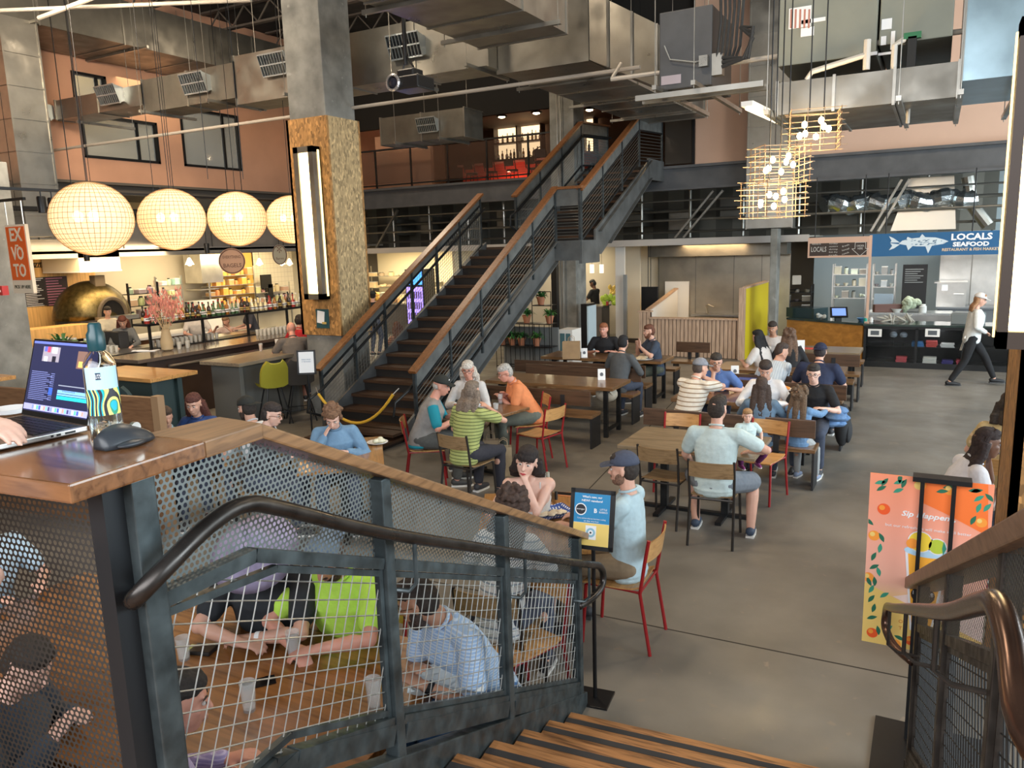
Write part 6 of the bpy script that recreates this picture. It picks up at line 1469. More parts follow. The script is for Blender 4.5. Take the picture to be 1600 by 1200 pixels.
rack(572, 645, 415, 470, 22.6, 'open shelf in the cream-lit kitchen', 3, inox, 5, names='goods in the cream-lit kitchen', col=(.7, .5, .3)); rack(660, 735, 425, 500, 22.4, 'pot shelf in the kitchen seen through the balustrade mesh', 3, inox, 5, names='pots seen through the mesh', col=(.4, .3, .2))
clutter('white box on the kitchen counter', 'box', 601, 448, 20.9, 1.0, 'box', (.7, .65, .5), (.3, .3, .3)); clutter('dark box beside the white box', 'box', 612, 448, 20.9, 1.0, 'box', (.05, .04, .03), (.25, .3, .28)); clutter('yellow paper bags on the kitchen counter', 'bags', 583, 445, 20.9, 1.0, 'heap', (.70, .42, .10), (.5, .3, .35)); clutter('tray of bread on the kitchen counter', 'bread', 612, 460, 20.7, 1.0, 'heap', (.6, .38, .18), (.6, .25, .12))
c = aty(649, 460, 20.0); T = thing('drinks_cooler', 'tall glowing violet drinks cooler behind the staircase', 'fridge', (c.x, 20.0, 0)); obj('cabinet', B().box((-.35, -.02, 0), (.35, .6, 2.1)), blackm, T); obj('lit_door', B().box((-.3, -.04, .15), (.3, -.02, 1.55)), M('violet_glow', (.35, .25, .9), .4, emit=1.6, ecol=(.35, .25, .95)), T); obj('header', B().box((-.3, -.04, 1.62), (.3, -.02, 2.05)), M('blue_glow', (.05, .3, .9), .4, emit=1.6, ecol=(.08, .35, .95)), T)
b = B()
for k in range(4):
    for j in range(7): b.cyl((-.24+.08*j, -.045, .2+.33*k), (-.24+.08*j, -.045, .42+.33*k), .025, n=8)
obj('drink_bottles', b, M('cooler_bottles', (.25, .15, .3), .4), T)
T = thing('serving_counter', 'dark counter beside the standing cook in black', 'counter', (-9.2, 20.6, 0), world=True); obj('cabinet', B().box((-9.1, 20.4, 0), (-8.2, 21.0, .95)), M('counter_grey'), T); obj('top', B().box((-9.15, 20.35, .95), (-8.15, 21.0, .99)), inox, T)
clutter('green and yellow packed crates beside the standing cook', 'crates', 953, 462, 20.6, .99, 'heap', (.35, .5, .05), (.5, .3, .3)); clutter('yellow papers above the green crates', 'papers', 958, 448, 20.9, 1.25, 'heap', (.7, .5, .12), (.2, .2, .3)); clutter('small red jar beside the green crates', 'jar', 948, 462, 20.5, .99, 'jar', (.4, .05, .04), (.1, .1, .14))
for px in (925, 940): 
    c = aty(px, 420, 20.6); T = thing('pendant_lamp', 'small white tube pendant in the middle kitchen, %s one' % ('left' if px < 930 else 'right'), 'pendant lamp', c); obj('shade', B().cyl((0, 0, -.12), (0, 0, .12), .06, n=12), M('white_glow', (1, .9, .7), .5, emit=1.0), T); obj('cord', B().tube([(0, 0, .12), (0, 0, 2.72-c.z)], .006, 4), blackm, T)
# black post, small fridge, plant rack under the stairs
T = thing('post', 'black square post behind the plant rack', 'post', (-7.75, 16.2, 0), world=True); a = aty(864, 500, 16.2); obj('shaft', B().box((a.x, 16.15, 0), (a.x+.13, 16.28, 2.7)), blackm, T)
c = aty(882, 540, 15.6); T = thing('small_fridge', 'small white glass-door fridge beside the black post', 'fridge', (c.x+.02, 15.6, 0)); obj('cabinet', B().box((-.17, 0, 0), (.17, .5, .86)), white, T); obj('door_glass', B().box((-.12, -.01, .35), (-.01, 0, .78)).box((.02, -.01, .35), (.13, 0, .78)), M('fridge_glass', (.08, .16, .18), .2), T)
c = aty(915, 490, 16.6); T = thing('display_screen', 'tall slim display stand with a pale screen, seen edge on', 'display', (c.x, 16.6, 0)); obj('frame', B().box((-.12, 0, 0), (.03, .5, 1.35)), blackm, T); obj('pale_side', B().box((.03, 0, .1), (.06, .5, 1.3)), M('pale_blue_side', (.4, .5, .55), .5), T)
RY = 14.9
a = aty(770, 560, RY); c = aty(862, 478, RY); rx0, rx1 = a.x+.1, c.x-.02
T = thing('plant_rack', 'black wire plant rack with potted plants under the staircase', 'rack', (rx0, RY, 0), world=True)
b = B(); x = rx0
while x <= rx1+.01: b.tube([(x, RY, .0), (x, RY, 1.05)], .008, 5); x += .12
for z in (.1, .55, 1.05): b.tube([(rx0, RY, z), (rx1, RY, z)], .01, 5); b.tube([(rx0, RY+.3, z), (rx1, RY+.3, z)], .01, 5)
for z in (1.05, 1.45, 1.75): b.tube([(rx1-.45, RY, z), (rx1, RY, z)], .01, 5)
b.tube([(rx1, RY, 0), (rx1, RY, 1.75)], .01, 5).tube([(rx1-.45, RY, 0), (rx1-.45, RY, 1.75)], .01, 5)
obj('wire_frame', b, blackm, T); obj('grey_panel', B().box((rx0, RY+.34, 0), (rx1, RY+.38, .95)), M('panel_grey', (.16, .17, .17), .6), T)
for z in (.56, 1.06, 1.46): obj('shelf_board', B().box((rx0 if z < 1.1 else rx1-.45, RY, z-.01), (rx1, RY+.3, z)), blackm, T)
lg = [M('leaf_a', (.03, .13, .03), .5), M('leaf_b', (.06, .20, .04), .5)]
def plant(c, lab, s=.2, kind=0, grp='potted plants on the rack', pot=True):
    t = thing('potted_plant', lab, 'plant', c, rr.random()*6, grp)
    if pot: obj('pot', B().lathe([(.06, 0), (.09, .14), (.10, .14), (.10, .17), (.085, .17), (.08, .15), (.001, .15)], n=14), M('terracotta', (.42, .17, .09), .8), t, smooth=True)
    b = B()
    for k in range(46):
        a_ = rr.random()*2*pi; e = rr.uniform(.1, 1.1); L = s*rr.uniform(.7, 1.2); d = V((cos(a_)*cos(e), sin(a_)*cos(e), sin(e))); o = V((0, 0, .16 if pot else 0))
        m1 = o+d*L*.6+V((0, 0, .02)); m2 = o+d*L-V((0, 0, .25*L)); w = V((-sin(a_), cos(a_), 0))*.022
        b.add([o, m1-w, m1+w, m2], [(0, 1, 2), (1, 3, 2)])
    obj('leaves', b, lg[kind % 2], t)
    return t
for k, (px, py) in enumerate(((845, 478), (860, 500), (823, 510), (838, 528), (800, 530), (775, 555), (815, 545))):
    c = aty(px, py, RY+.12); z = min((.56, 1.06, 1.46), key=lambda q: abs(q-c.z+.05)); 
    if z > 1.1: c.x = min(max(c.x, rx1-.35), rx1-.1)
    c.x = min(max(c.x, rx0+.1), rx1-.1)
    plant((c.x, RY+.13, z), 'terracotta-potted plant on the stair rack, %s' % ('top right', 'right of the top shelf', 'second tier left', 'yellow-green one on the middle tier', 'third from the left', 'lowest at the left', 'low one in the middle')[k], .24, k)
# ================================================================ pizza stall, kitchens and bar on the left
LX = -18.4
struct('wall_pizzeria', B().box((LX-.1, 9.9, 0), (LX, 12.2, 2.8)), M('honey_wood_wall', (.72, .42, .15), .5, wood=(2, (.62, .34, .11), 1.5)))
struct('wall_stalls_left', B().box((-19.3, 4, 0), (-19.2, 23.2, 2.9)), M('pale_stall_plaster', (.55, .48, .36), .7))
struct('ceiling_left_stalls', B().box((-19.4, 5, 2.86), (-16.9, 23, 2.92)), M('stall_ceiling'))
struct('trim_7', B().box((-17.0, 5, 2.76), (-16.9, 20.5, 2.95)), M('grey_fascia', (.20, .19, .18), .5))
T = thing('steel_bulkhead', 'grey sheet-steel bulkhead running above the left stalls', 'panel', (-17.1, 12, 2.95), world=True)
obj('sheet', B().box((-17.12, 5, 2.95), (-17.05, 20.5, 3.55)), M('bulkhead_steel', (.30, .28, .27), .4, .7, noise=(1.5, .2)), T)
b = B(); y = 5.6
while y < 20: b.box((-17.05, y, 2.95), (-17.03, y+.02, 3.55)); y += 1.3
obj('panel_joint', b, M('joint_dark', (.06, .055, .05), .5), T)
T = thing('truss_beam', 'black beam and ducts above the steel bulkhead', 'beam', (-17, 12, 3.6), world=True)
obj('beam', B().box((-17.3, 5, 3.62), (-17.0, 20.5, 3.80)), blackm, T); obj('lower_track', B().box((-16.98, 5, 2.86), (-16.9, 20, 2.92)), blackm, T)
for a, c in ((7.5, 8.5), (13.5, 15.0), (16.2, 17.6)): obj('duct_box', B().box((-18, a, 3.7), (-17.2, c, 4.2)), galv_dk, T)
T = thing('duct_drop', 'pale steel duct drop between the orange sign and the leftmost globe', 'duct', (-16.9, 9, 3.4), world=True)
p = atx(55, 375, -16.5); q = atx(100, 320, -16.5); obj('casing', B().box((-16.9, p.y-.35, p.z), (-16.4, q.y-.1, 4.2)), M('warm_duct'), T); obj('seam', B().box((-16.39, p.y+.0, p.z), (-16.38, p.y+.03, 4.2)), galv_dk, T)
area('pizzeria_lamp_light', (-16.6, 11.4, 2.8), (-18.3, 11.2, 1.2), 3.5, .6, 85, (1, .74, .40)); area('stall_lamp_light', (-17.6, 16.6, 2.8), (-19, 16.6, 1), 3.6, .8, 120, (1, .80, .46)); area('stall_lamp_light', (-17.8, 13.8, 2.8), (-19, 13.8, 1), 2, .6, 60, (1, .82, .55))
T = thing('shop_sign', 'dark letters N PIZZERIA & GELATERIA on the honey wood wall', 'sign', (LX+.01, 11, 2.5), world=True)
text('lettering', 'N PIZZERIA & GELATERIA', .15, M('ink_black', (.02, .015, .01), .6), atx(78, 414, LX+.015), (0, 1, 0), (0, 0, 1), T, width=1.05, bold=.003, depth=.01)
def board(px0, py0, px1, py1, lab, m, lines, lm, X=LX+.03):
    a = atx(px0, py1, X); c = atx(px1, py0, X); t = thing('menu_board', lab, 'board', (X, a.y, a.z), world=True)
    obj('board', B().box((X-.02, a.y, a.z), (X, c.y, c.z)), m, t); b = B(); n = lines; h = (c.z-a.z)
    for k in range(n):
        z = c.z-h*(k+.7)/n; w = rr.uniform(.45, .9)*(c.y-a.y); b.box((X, a.y+.04, z-h*.2/n), (X+.006, a.y+.04+w, z+h*.2/n))
    obj('written_lines', b, lm, t); return t
board(20, 450, 33, 535, 'white-on-black lettered menu board nearest the grey column', M('board_black', (.02, .015, .015), .5), 16, M('letters_white', (.6, .6, .62), .5))
board(40, 433, 68, 480, 'dense lettered menu board left of the chalk menu', M('board_black'), 17, M('letters_white'))
board(74, 431, 104, 478, 'dark chalk menu board with pink handwriting', M('board_slate', (.035, .022, .028), .6), 11, M('chalk_pink', (.40, .16, .26), .7))
# oven
T = thing('pizza_oven', 'domed brass-tiled pizza oven with arched mouth', 'oven', (-17.3, 11.75, 0), world=True)
oc = atx(165, 478, -16.9); oy = oc.y+.05
br = M('brass_mosaic', (.105, .08, .032), .3, .85, noise=(12, .35), bump=(60, .4))
obj('dome', B().lathe_e([(sin(pi*i/24), cos(pi*i/24)) for i in range(13)][::-1], (-17.5, oy, 1.35), (.78, .86, .88), Matrix.Identity(3), 0, 28), br, T, smooth=2)
obj('base', B().cyl((-17.5, oy, 0), (-17.5, oy, 1.36), .80, n=28), M('oven_base', (.04, .035, .03), .5), T)
b = B(); ar = [(-16.74, oy+.34*cos(pi*k/12), 1.42+.40*sin(pi*k/12)) for k in range(13)]
obj('arch', b.tube(ar, .05, 6), M('arch_brick', (.10, .075, .05), .8), T); obj('mouth', B().poly([(-16.735, oy+.3*cos(pi*k/12), 1.42+.36*sin(pi*k/12)) for k in range(13)]), M('mouth_black', (.004, .003, .003), .9), T)  # flat near-black face fills the arched mouth
obj('mouth_throat', B().prism([(-16.76, oy+.33*cos(pi*k/12), 1.42+.38*sin(pi*k/12)) for k in range(13)], (-.25, 0, 0)), M('arch_brick'), T); obj('ledge', B().box((-16.8, oy-.42, 1.33), (-16.4, oy+.42, 1.42)), inox, T)
obj('flue_plate', B().box((-17.3, oy-.1, 2.1), (-17.1, oy+.15, 2.35)), M('arch_brick'), T)
T = thing('hood', 'pale plaster hood above the pizza oven', 'hood', (-17.5, 11.5, 2.5), world=True); a = atx(125, 424, -16.9); c = atx(187, 403, -16.9); obj('box', B().box((-18.3, a.y, a.z), (-16.9, c.y, 2.86)), cream, T); obj('rim', B().box((-18.3, a.y-.01, a.z-.03), (-16.88, c.y+.01, a.z)), white, T)
T = thing('pizza_counter', 'wood-fronted pizza counter with a pale top', 'counter', (-15.6, 10.6, 0), world=True)
obj('front', B().box((-15.9, 8.9, 0), (-15.2, 12.6, .95)), M('counter_wood', (.26, .12, .05), .5, wood=(1, (.18, .08, .03), 2)), T); obj('stone_top', B().box((-16.0, 8.85, .95), (-15.1, 12.7, 1.0)), white, T); obj('back_bench', B().box((-17.2, 9.2, 1.0), (-16.6, 10.8, 1.3)), M('honey_wood_wall'), T)
for k, (px, py) in enumerate(((85, 478), (93, 476), (100, 477), (108, 472), (128, 476))): clutter('small jar or plant on the pizza counter, %s from the left' % ('first', 'second', 'third', 'fourth', 'fifth')[k], 'jar', px, py, 9.2, 1.0, 'jar', ((.12, .1, .08), (.5, .45, .35), (.1, .08, .07), (.12, .2, .08), (.2, .3, .12))[k], (.14, .14, .22))
for k, (px, py) in enumerate(((163, 488), (182, 492))): clutter('black till on the pizza counter, %s one' % ('left', 'right')[k], 'till', px, py, 9.6, 1.0, 'box', (.02, .02, .022), (.34, .2, .3), 'till')
def rack_l(py0, py1, px0, px1, X, lab, nsh, m, items, names, col):
    a = atx(px0, py1, X); c = atx(px1, py0, X); w = c.y-a.y; z0, z1 = a.z, c.z
    t = thing('shelving_rack', lab, 'shelf', (X, a.y, 0), world=True)
    for y in (a.y, c.y): obj('upright', B().box((X-.02, y-.02, 0), (X+.02, y+.02, z1)), m, t)
    for k in range(nsh):
        z = z0+(z1-z0)*(k+.1)/nsh; obj('shelf_board', B().box((X-.35, a.y, z-.02), (X+.02, c.y, z)), m, t)
        for j in range(items):
            y = a.y+w*(j+.5)/items; h = (z1-z0)/nsh*rr.uniform(.3, .7); cc = tuple(min(.9, v*rr.uniform(.6, 1.3)) for v in col); ww = w/items*.75
            it = thing('container', 'container, %s along board %s of the %s' % (ORD[j], ('one', 'two', 'three', 'four')[k], names), 'container', (X-.12, y, z), 0, names)
            if (j+k) % 2: obj('body', B().box((-.1, -ww/2, 0), (.1, ww/2, h)), M('good_%s_%d' % (names[:6], j % 3), cc, .5), it); obj('lid', B().box((-.105, -ww/2*1.03, h), (.105, ww/2*1.03, h+.02)), white, it)
            else: obj('body', B().lathe([(ww*.35, 0), (ww*.4, h*.7), (ww*.2, h), (.001, h)], n=9), M('good_%s_%d' % (names[:6], j % 3+3), cc, .4), it, smooth=True); obj('cap', B().lathe([(ww*.22, h), (ww*.22, h+.03), (.001, h+.03)], n=8), blackm, it)
    return t
rack_l(440, 500, 205, 245, -17.6, 'black shelf of jars right of the pizza oven', 3, blackm, 3, 'ware on the black oven shelf', (.3, .26, .2)); rack_l(430, 480, 247, 282, -18.2, 'steel shelf in the pale kitchen bay', 3, inox, 4, 'steel bay goods', (.5, .48, .42)); rack_l(415, 480, 330, 395, -18.6, 'crowded yellow-lit shelf behind the round sign', 4, inox, 7, 'goods in the yellow-lit bay', (.75, .45, .14)); rack_l(440, 475, 400, 452, -18.6, 'pale shelf in the bay behind the bottles', 2, inox, 5, 'pale bay goods', (.6, .45, .35))
a = atx(333, 480, -18.9); c = atx(394, 392, -18.9); props(obj('amber_lit_panel', B().box((-18.95, a.y, .9), (-18.9, c.y, c.z)), M('amber_light_wall_tint', (.80, .45, .10), .6), base=(-18.9, a.y, .9)), 'amber-lit wall panel of the bay behind the round sign', 'panel')  # the bay's amber light is put into the wall colour
a = atx(400, 480, -18.9); c = atx(455, 392, -18.9); props(obj('white_tile_panel', B().box((-18.95, a.y, .9), (-18.9, c.y, c.z)), M('white_tile', (.78, .70, .56), .4, stripes=(1, .15, (.55, .48, .38), .06, 2)), base=(-18.9, a.y, .9)), 'white tiled wall panel of the bay behind the bottles', 'panel')
a = atx(284, 480, -18.8); c = atx(331, 392, -18.8); T = thing('wall_oven', 'stainless hood and cabinets in the bay left of the yellow light', 'cabinet', (-18.8, a.y, .9), world=True); obj('hood', B().box((-18.9, a.y+.3, 1.95), (-18.2, c.y-.2, 2.75)), inox, T); obj('shelf_board', B().box((-18.9, a.y+.3, 1.75), (-18.3, c.y-.3, 1.78)), inox, T); obj('white_cabinet', B().box((-18.9, a.y+.2, .4), (-18.3, c.y-.3, 1.45)), white, T)
for px, nm in ((415, 'large'), (422, 'small')):
    c = atx(px, 440 if px == 415 else 455, -18.6); T = thing('screen', 'black %s screen on the white tiled wall behind the bottles' % nm, 'screen', c, world=True); s_ = .22 if px == 415 else .1; obj('panel', B().box((-18.6, c.y-s_, c.z-.2), (-18.56, c.y+s_, c.z+.22)), blackm, T); obj('arm', B().box((-18.62, c.y-.04, c.z-.6), (-18.6, c.y+.04, c.z-.2)), blackm, T)
for px in (296, 405, 440, 452): 
    c = atx(px, 410, -17.8); T = thing('pendant_lamp', 'little glowing pendant in the left stalls at %s' % {296: 'the steel hood bay', 405: 'the left of the tiled bay', 440: 'the oval sign', 452: 'the right end of the tiled bay'}[px], 'pendant lamp', c); obj('shade', B().lathe([(.03, .12), (.12, -.06), (.11, -.06), (.02, .1)], n=12), white, T); obj('bulb', B().ell((0, 0, -.05), (.06, .06, .05), n=10, k=6), M('white_glow_warm', (1, .85, .6), .5, emit=8, ecol=(1, .82, .5)), T); obj('cord', B().tube([(0, 0, .1), (0, 0, 2.86-c.z)], .006, 4), blackm, T)
# hanging round and oval signs, orange sign
rt = V((RC.transposed()[0][0], 0, 0))
def round_sign(px, py, X, rx, rz_, lab, m, edge, lines, name):
    c = atx(px, py, X); a = atan2(c.y, c.x)-pi/2; t = thing(name, lab, 'sign', c, a)
    obj('disc', B().prism([(rx*cos(2*pi*k/32), 0, rz_*sin(2*pi*k/32)) for k in range(32)], (0, .03, 0)), m, t); obj('rim_line', B().tube([(rx*.92*cos(2*pi*k/32), -.005, rz_*.92*sin(2*pi*k/32)) for k in range(32)], .012, 5, closed=True), edge, t)
    for s_, z, w, h in lines: text('lettering', s_, h, edge, (0, -.004, z), (1, 0, 0), (0, 0, 1), t, width=w, depth=.003)
    obj('hanger', B().tube([(0, .015, rz_), (0, .015, 3.7-c.z)], .008, 4), blackm, t); return t
brn = M('sign_brown_ink', (.10, .045, .03), .6)
round_sign(362.5, 408, -15.5, .32, .32, 'round pinkish-brown sign reading EVERYTHING BAGELS under the third globe', M('sign_pink_wood', (.42, .25, .17), .6), brn, (('EVERYTHING', .10, .42, .1), ('BAGELS', -.11, .42, .14)), 'round_sign')
round_sign(437, 398, -15.5, .19, .27, 'pale oval sign with a small dark figure, beside the column', M('sign_grey_green', (.30, .28, .22), .6), brn, (('*', .05, .12, .5), ('farm', -.1, .2, .1)), 'oval_sign')
SYv = 6.62; a = aty(15, 440, SYv); c = aty(36, 350, SYv); xm = (aty(6, 352, SYv).x+c.x)/2; w_ = .50
T = thing('shop_sign', 'tall orange hanging sign reading EX-VOTO at the left edge', 'sign', (xm+.03, SYv, a.z), 0, world=True)
xm += .02; z1, z0 = c.z, a.z-.12
obj('board', B().box((xm-.25, SYv, z0-.05), (xm+.25, SYv+.05, z1)), M('sign_cream', (.72, .62, .48), .5), T); obj('orange_panel', B().box((xm-.225, SYv-.006, z0+.14), (xm+.225, SYv, z1-.03)), M('sign_orange', (.72, .11, .01), .5), T)
hh = z1-z0-.17
for s_, f, w in (('EX', .84, .30), ('-', .665, .07), ('VO', .49, .30), ('TO', .17, .30)): text('lettering', s_, .26 if s_ != '-' else .16, M('sign_cream'), (xm, SYv-.008, z0+.14+hh*f), (1, 0, 0), (0, 0, 1), T, width=w, bold=.006)
text('lettering', 'PICK UP HERE', .07, M('sign_black_ink', (.05, .05, .03), .5), (xm, SYv-.003, z0+.04), (1, 0, 0), (0, 0, 1), T, width=.4)
for x in (xm-.2, xm+.2): obj('hanger', B().tube([(x, SYv+.02, z1), (x, SYv+.02, z1+.35)], .01, 5), inox, T)
obj('bracket', B().box((xm-.5, SYv, z1+.33), (xm+.3, SYv+.04, z1+.37)), blackm, T)

# ---------------------------------------------------------------- the bar
BX0, BX1, BY0, BY1 = -12.15, -11.25, 8.0, 13.4
T = thing('bar_counter', 'long dark bar counter below the globe pendants', 'bar', (-11.7, 10, 0), world=True)
obj('front_panel', B().box((BX0+.1, BY0+.25, 0), (BX1-.12, BY1, 1.04)), M('bar_front', (.05, .03, .022), .5, noise=(3, .2)), T)
obj('counter_top', B().box((BX0, BY0, 1.04), (BX1, BY1, 1.10)), M('bar_top', (.10, .075, .06), .25, coat=.4), T, bevel=.006); obj('steel_rail', B().tube([(BX1-.04, BY0+.6, .92), (BX1-.04, BY1-.4, .92)], .025, 8), inox, T); obj('open_shelf', B().box((BX0+.12, BY0+.02, .5), (BX1-.2, BY0+.25, .53)), M('bar_front'), T)
T = thing('back_bar', 'lower steel working bar behind the glass rack', 'bar', (-13, 10.5, 0), world=True); obj('cabinet', B().box((-13.9, 8.4, 0), (-13.1, 13.6, .95)), M('bar_front'), T); obj('steel_top', B().box((-13.95, 8.3, .95), (-13.05, 13.7, 1.0)), inox, T)
T = thing('bottle_rack', 'black overhead rack carrying the bar bottles', 'rack', (-12.5, 11, 1.1), world=True)
RKX = -12.35
obj('shelf_board', B().box((RKX-.2, 8.9, 1.53), (RKX+.2, 13.6, 1.57)), blackm, T); obj('lower_board', B().box((RKX-.18, 8.9, 1.10), (RKX+.18, 13.6, 1.12)), blackm, T)
for y in (8.95, 10.1, 11.2, 12.3, 13.5): obj('upright', B().box((RKX+.16, y-.02, 0), (RKX+.2, y+.02, 1.55)), blackm, T)
obj('bottle_rail', B().tube([(RKX+.19, 8.9, 1.66), (RKX+.19, 13.6, 1.66)], .008, 5), blackm, T)
y = 9.0; n = 0
TR = thing('lighting_truss', 'black truss carrying the round and oval signs over the left stalls', 'truss', (-15.5, 12, 3.7), world=True)
obj('chord', B().box((-15.53, 6, 3.68), (-15.47, 18.6, 3.74)).box((-15.03, 6, 3.68), (-14.97, 18.6, 3.74)), blackm, TR)
for yy in (6.5, 10, 14, 18): obj('rod', B().tube([(-15.5, yy, 3.74), (-15.5, yy, 9)], .01, 5).tube([(-15, yy, 3.74), (-15, yy, 9)], .01, 5), blackm, TR)
while y < 13.5:
    for row in (0, 1):
        k = random.randrange(6); place_bottle(k, (RKX+.08-.17*row+random.uniform(-.02, .02), y+row*.05, 1.57), '%s bottle, %s from the near end, %s row of the bar rack' % (bname[k], ORD[n//2], ('front', 'back')[row]), 'bottles on the bar rack', random.uniform(.85, 1.1)); n += 1
    y += random.uniform(.10, .15)
tb = []
def tumbler(loc, lab, grp):
    if tb: return dup(tb[0], loc, 0, lab, grp)
    t = thing('drinking_glass', lab, 'glass', loc, 0, grp); tb.append(t); m = M('bar_glass', (.62, .60, .54), .08, alpha=.55)
    obj('glass_wall', B().lathe([(.03, 0), (.038, .12), (.034, .12), (.026, .01), (.001, .01)], n=9), m, t, smooth=True); return t
for j in range(14):
    for r_ in range(2): tumbler((RKX-.1+.16*r_, 9.2+.1*j, 1.12), 'tumbler on the lower rack board, %s from the near end, %s row' % (ORD[j], ('back', 'front')[r_]), 'tumblers on the bar rack')
for j in range(16):
    for r_ in range(3): tumbler((BX0+.12+.1*r_, 11.3+.11*j, 1.10), 'upturned glass on the bar top, %s from the near end, %s row' % (ORD[j], ('back', 'middle', 'front')[r_]), 'rows of glasses on the bar')
for j in range(7):
    for r_ in range(3): tumbler((-13.7+.12*r_, 8.5+.11*j, 1.0), 'glass on the back bar, %s from the near end, %s row' % (ORD[j], ('back', 'middle', 'front')[r_]), 'glasses on the back bar')
for j in range(5): tumbler((BX0+.25+.09*(j % 2), 9.15+.09*j, 1.10), 'mixing tin beside the pampas vase, %s from the near end' % ORD[j], 'mixing tins')
# pampas vase
c = atz(262, 548, 1.10)
T = thing('vase', 'glass vase of dried pink pampas grass on the bar', 'vase', (c.x, c.y, 1.10))
obj('vessel', B().lathe([(.06, 0), (.10, .03), (.11, .15), (.07, .34), (.08, .38), (.07, .38), (.06, .34), (.1, .15), (.001, .02)], n=18), M('vase_glass', (.55, .42, .25), .1, alpha=.7), T, smooth=True)
b = B(); b2 = B()
for k in range(26):
    a_ = rr.random()*2*pi; l = rr.uniform(.15, .5); top = V((cos(a_)*l*.62, sin(a_)*l*.62, rr.uniform(.55, 1.0))); b.tube([(0, 0, .1), (cos(a_)*.05, sin(a_)*.05, .4), tuple(top)], .004, 4)
    for q in range(16):
        p = top+V((rr.uniform(-.05, .05), rr.uniform(-.05, .05), rr.uniform(-.16, .10))); d = V((rr.uniform(-.5, .5), rr.uniform(-.5, .5), 1)).normalized()*.09; w = d.orthogonal().normalized()*.011; b2.add([p-w, p+w, p+d], [(0, 1, 2)])
obj('stems', b, M('dry_stem', (.5, .36, .2), .8), T); obj('plumes', b2, M('pink_plume', (.58, .22, .17), .8, noise=(9, .35)), T)
T = thing('menu', 'white menu sheets lying at the near end of the bar', 'menu', on_t(232, 548, 1.101)); obj('sheet', B().obox((0, 0, .004), (.32, .22, .008), Matrix.Rotation(.5, 3, 'Z')), paper, T); obj('second_sheet', B().obox((-.12, -.06, .012), (.28, .2, .006), Matrix.Rotation(.8, 3, 'Z')), paper, T)
# high tables
def high_table(x0, x1, y0, y1, h, lab, wood, body):
    t = thing('high_table', lab, 'table', ((x0+x1)/2, (y0+y1)/2, 0), world=True); obj('tabletop', B().box((x0, y0, h-.055), (x1, y1, h)), wood, t, bevel=.005)
    obj('panel_leg', B().box((x0+.12, y0+.12, 0), (x1-.15, y0+.2, h-.055)).box((x0+.12, y1-.25, 0), (x1-.15, y1-.17, h-.055)).box((x1-.3, y0+.2, 0), (x1-.22, y1-.2, h-.055)), body, t); return t
gr = M('bar_green', (.025, .045, .045), .5)
high_table(-10.35, -9.45, 8.45, 10.1, 1.06, 'grey-topped high table with a beer glass in front of the bar', M('worn_grey_top', (.22, .18, .13), .3, wood=(1, (.14, .11, .08), 3)), M('leg_grey', (.12, .12, .11), .6))
high_table(-11.2, -9.55, 6.95, 7.75, 1.06, 'oak-topped high table with dark green panels near the bar end', M('high_oak', (.48, .25, .08), .3, wood=(0, (.33, .155, .045), 3), coat=.4), gr)
high_table(-14.2, -12.0, 5.7, 6.5, 1.06, 'bright oak table behind the laptop', M('high_oak'), gr)
glass_cup(on_t(408, 549, 1.06), 'glass of amber beer on the grey-topped high table', fill=(('beer_amber', (.60, .26, .03), .1), .8), h=.14)
T = thing('water_glass_rack', 'stack of white cups on the high table beside the beer', 'cup', on_t(434, 545, 1.06)); obj('cup', B().lathe([(.03, 0), (.04, .16), (.001, .16)], n=10), white, T); obj('lid', B().lathe([(.042, .16), (.042, .17), (.001, .172)], n=10), white, T)
T.name = 'paper_cup'; T['label'] = 'white paper cup on the high table beside the beer'
def bucket_chair(loc, rz, lab, col, h=.62):
    t = thing('bucket_chair', lab, 'chair', loc, rz); rings = []
    for k in range(13):
        u = k/12; 
        if u < .5: y = .2-.4*u*1.8; z = h-.03*sin(pi*u*2)
        else: y = -.16-.12*(u-.5)*2; z = h+(u-.5)*2*.40
        w = .22+.02*sin(pi*u) if u < .8 else .22-.09*((u-.8)/.2)**2
        rings.append([(-w, y+.05*(1 if u > .4 else 0)*min(1, (u-.3)*2), z+.05), (-w*.6, y, z+.01), (0, y, z), (w*.6, y, z+.01), (w, y+.05*(1 if u > .4 else 0)*min(1, (u-.3)*2), z+.05), (w*.95, y+.0, z+.035), (w*.6, y-.01, z-.004), (0, y-.012, z-.014), (-w*.6, y-.01, z-.004), (-w*.95, y+.0, z+.035)])
    obj('shell', B().loft(rings), col, t, smooth=True)
    for x, y in ((-1, -1), (1, -1), (1, 1), (-1, 1)): obj('leg', B().tube([(x*.1, y*.1, h-.01), (x*.22, y*.22, 0)], .012, 6), blackm, t)
    obj('footring', B().tube([(.17, .17, .2), (-.17, .17, .2), (-.17, -.17, .2), (.17, -.17, .2)], .008, 5, closed=True), blackm, t); return t
bc_ = atz(410, 640, 0)
bucket_chair((-9.35, 9.0, 0), radians(62), 'mustard yellow bucket chair at the grey-topped high table', M('mustard_shell', (.33, .30, .03), .45)); bucket_chair((-9.12, 9.36, 0), radians(50), 'dark high chair under the bald man', M('dark_shell', (.04, .035, .03), .5)); bucket_chair((-9.6, 6.6, 0), radians(20), 'dark green bucket chair at the oak-topped high table', gr)
T = thing('booth_back', 'tall brown wooden booth back seen past the laptop', 'bench', (-7.5, 4.7, 0), world=True)
pa, pb_ = atz(0, 603, 1.42), atz(236, 619, 1.42); d_ = (pb_-pa); d_.z = 0; d_.normalize(); nn = V((d_.y, -d_.x, 0)); pa = V((pa.x, pa.y, 0))-d_*1.5; pb_ = V((pb_.x, pb_.y, 0))
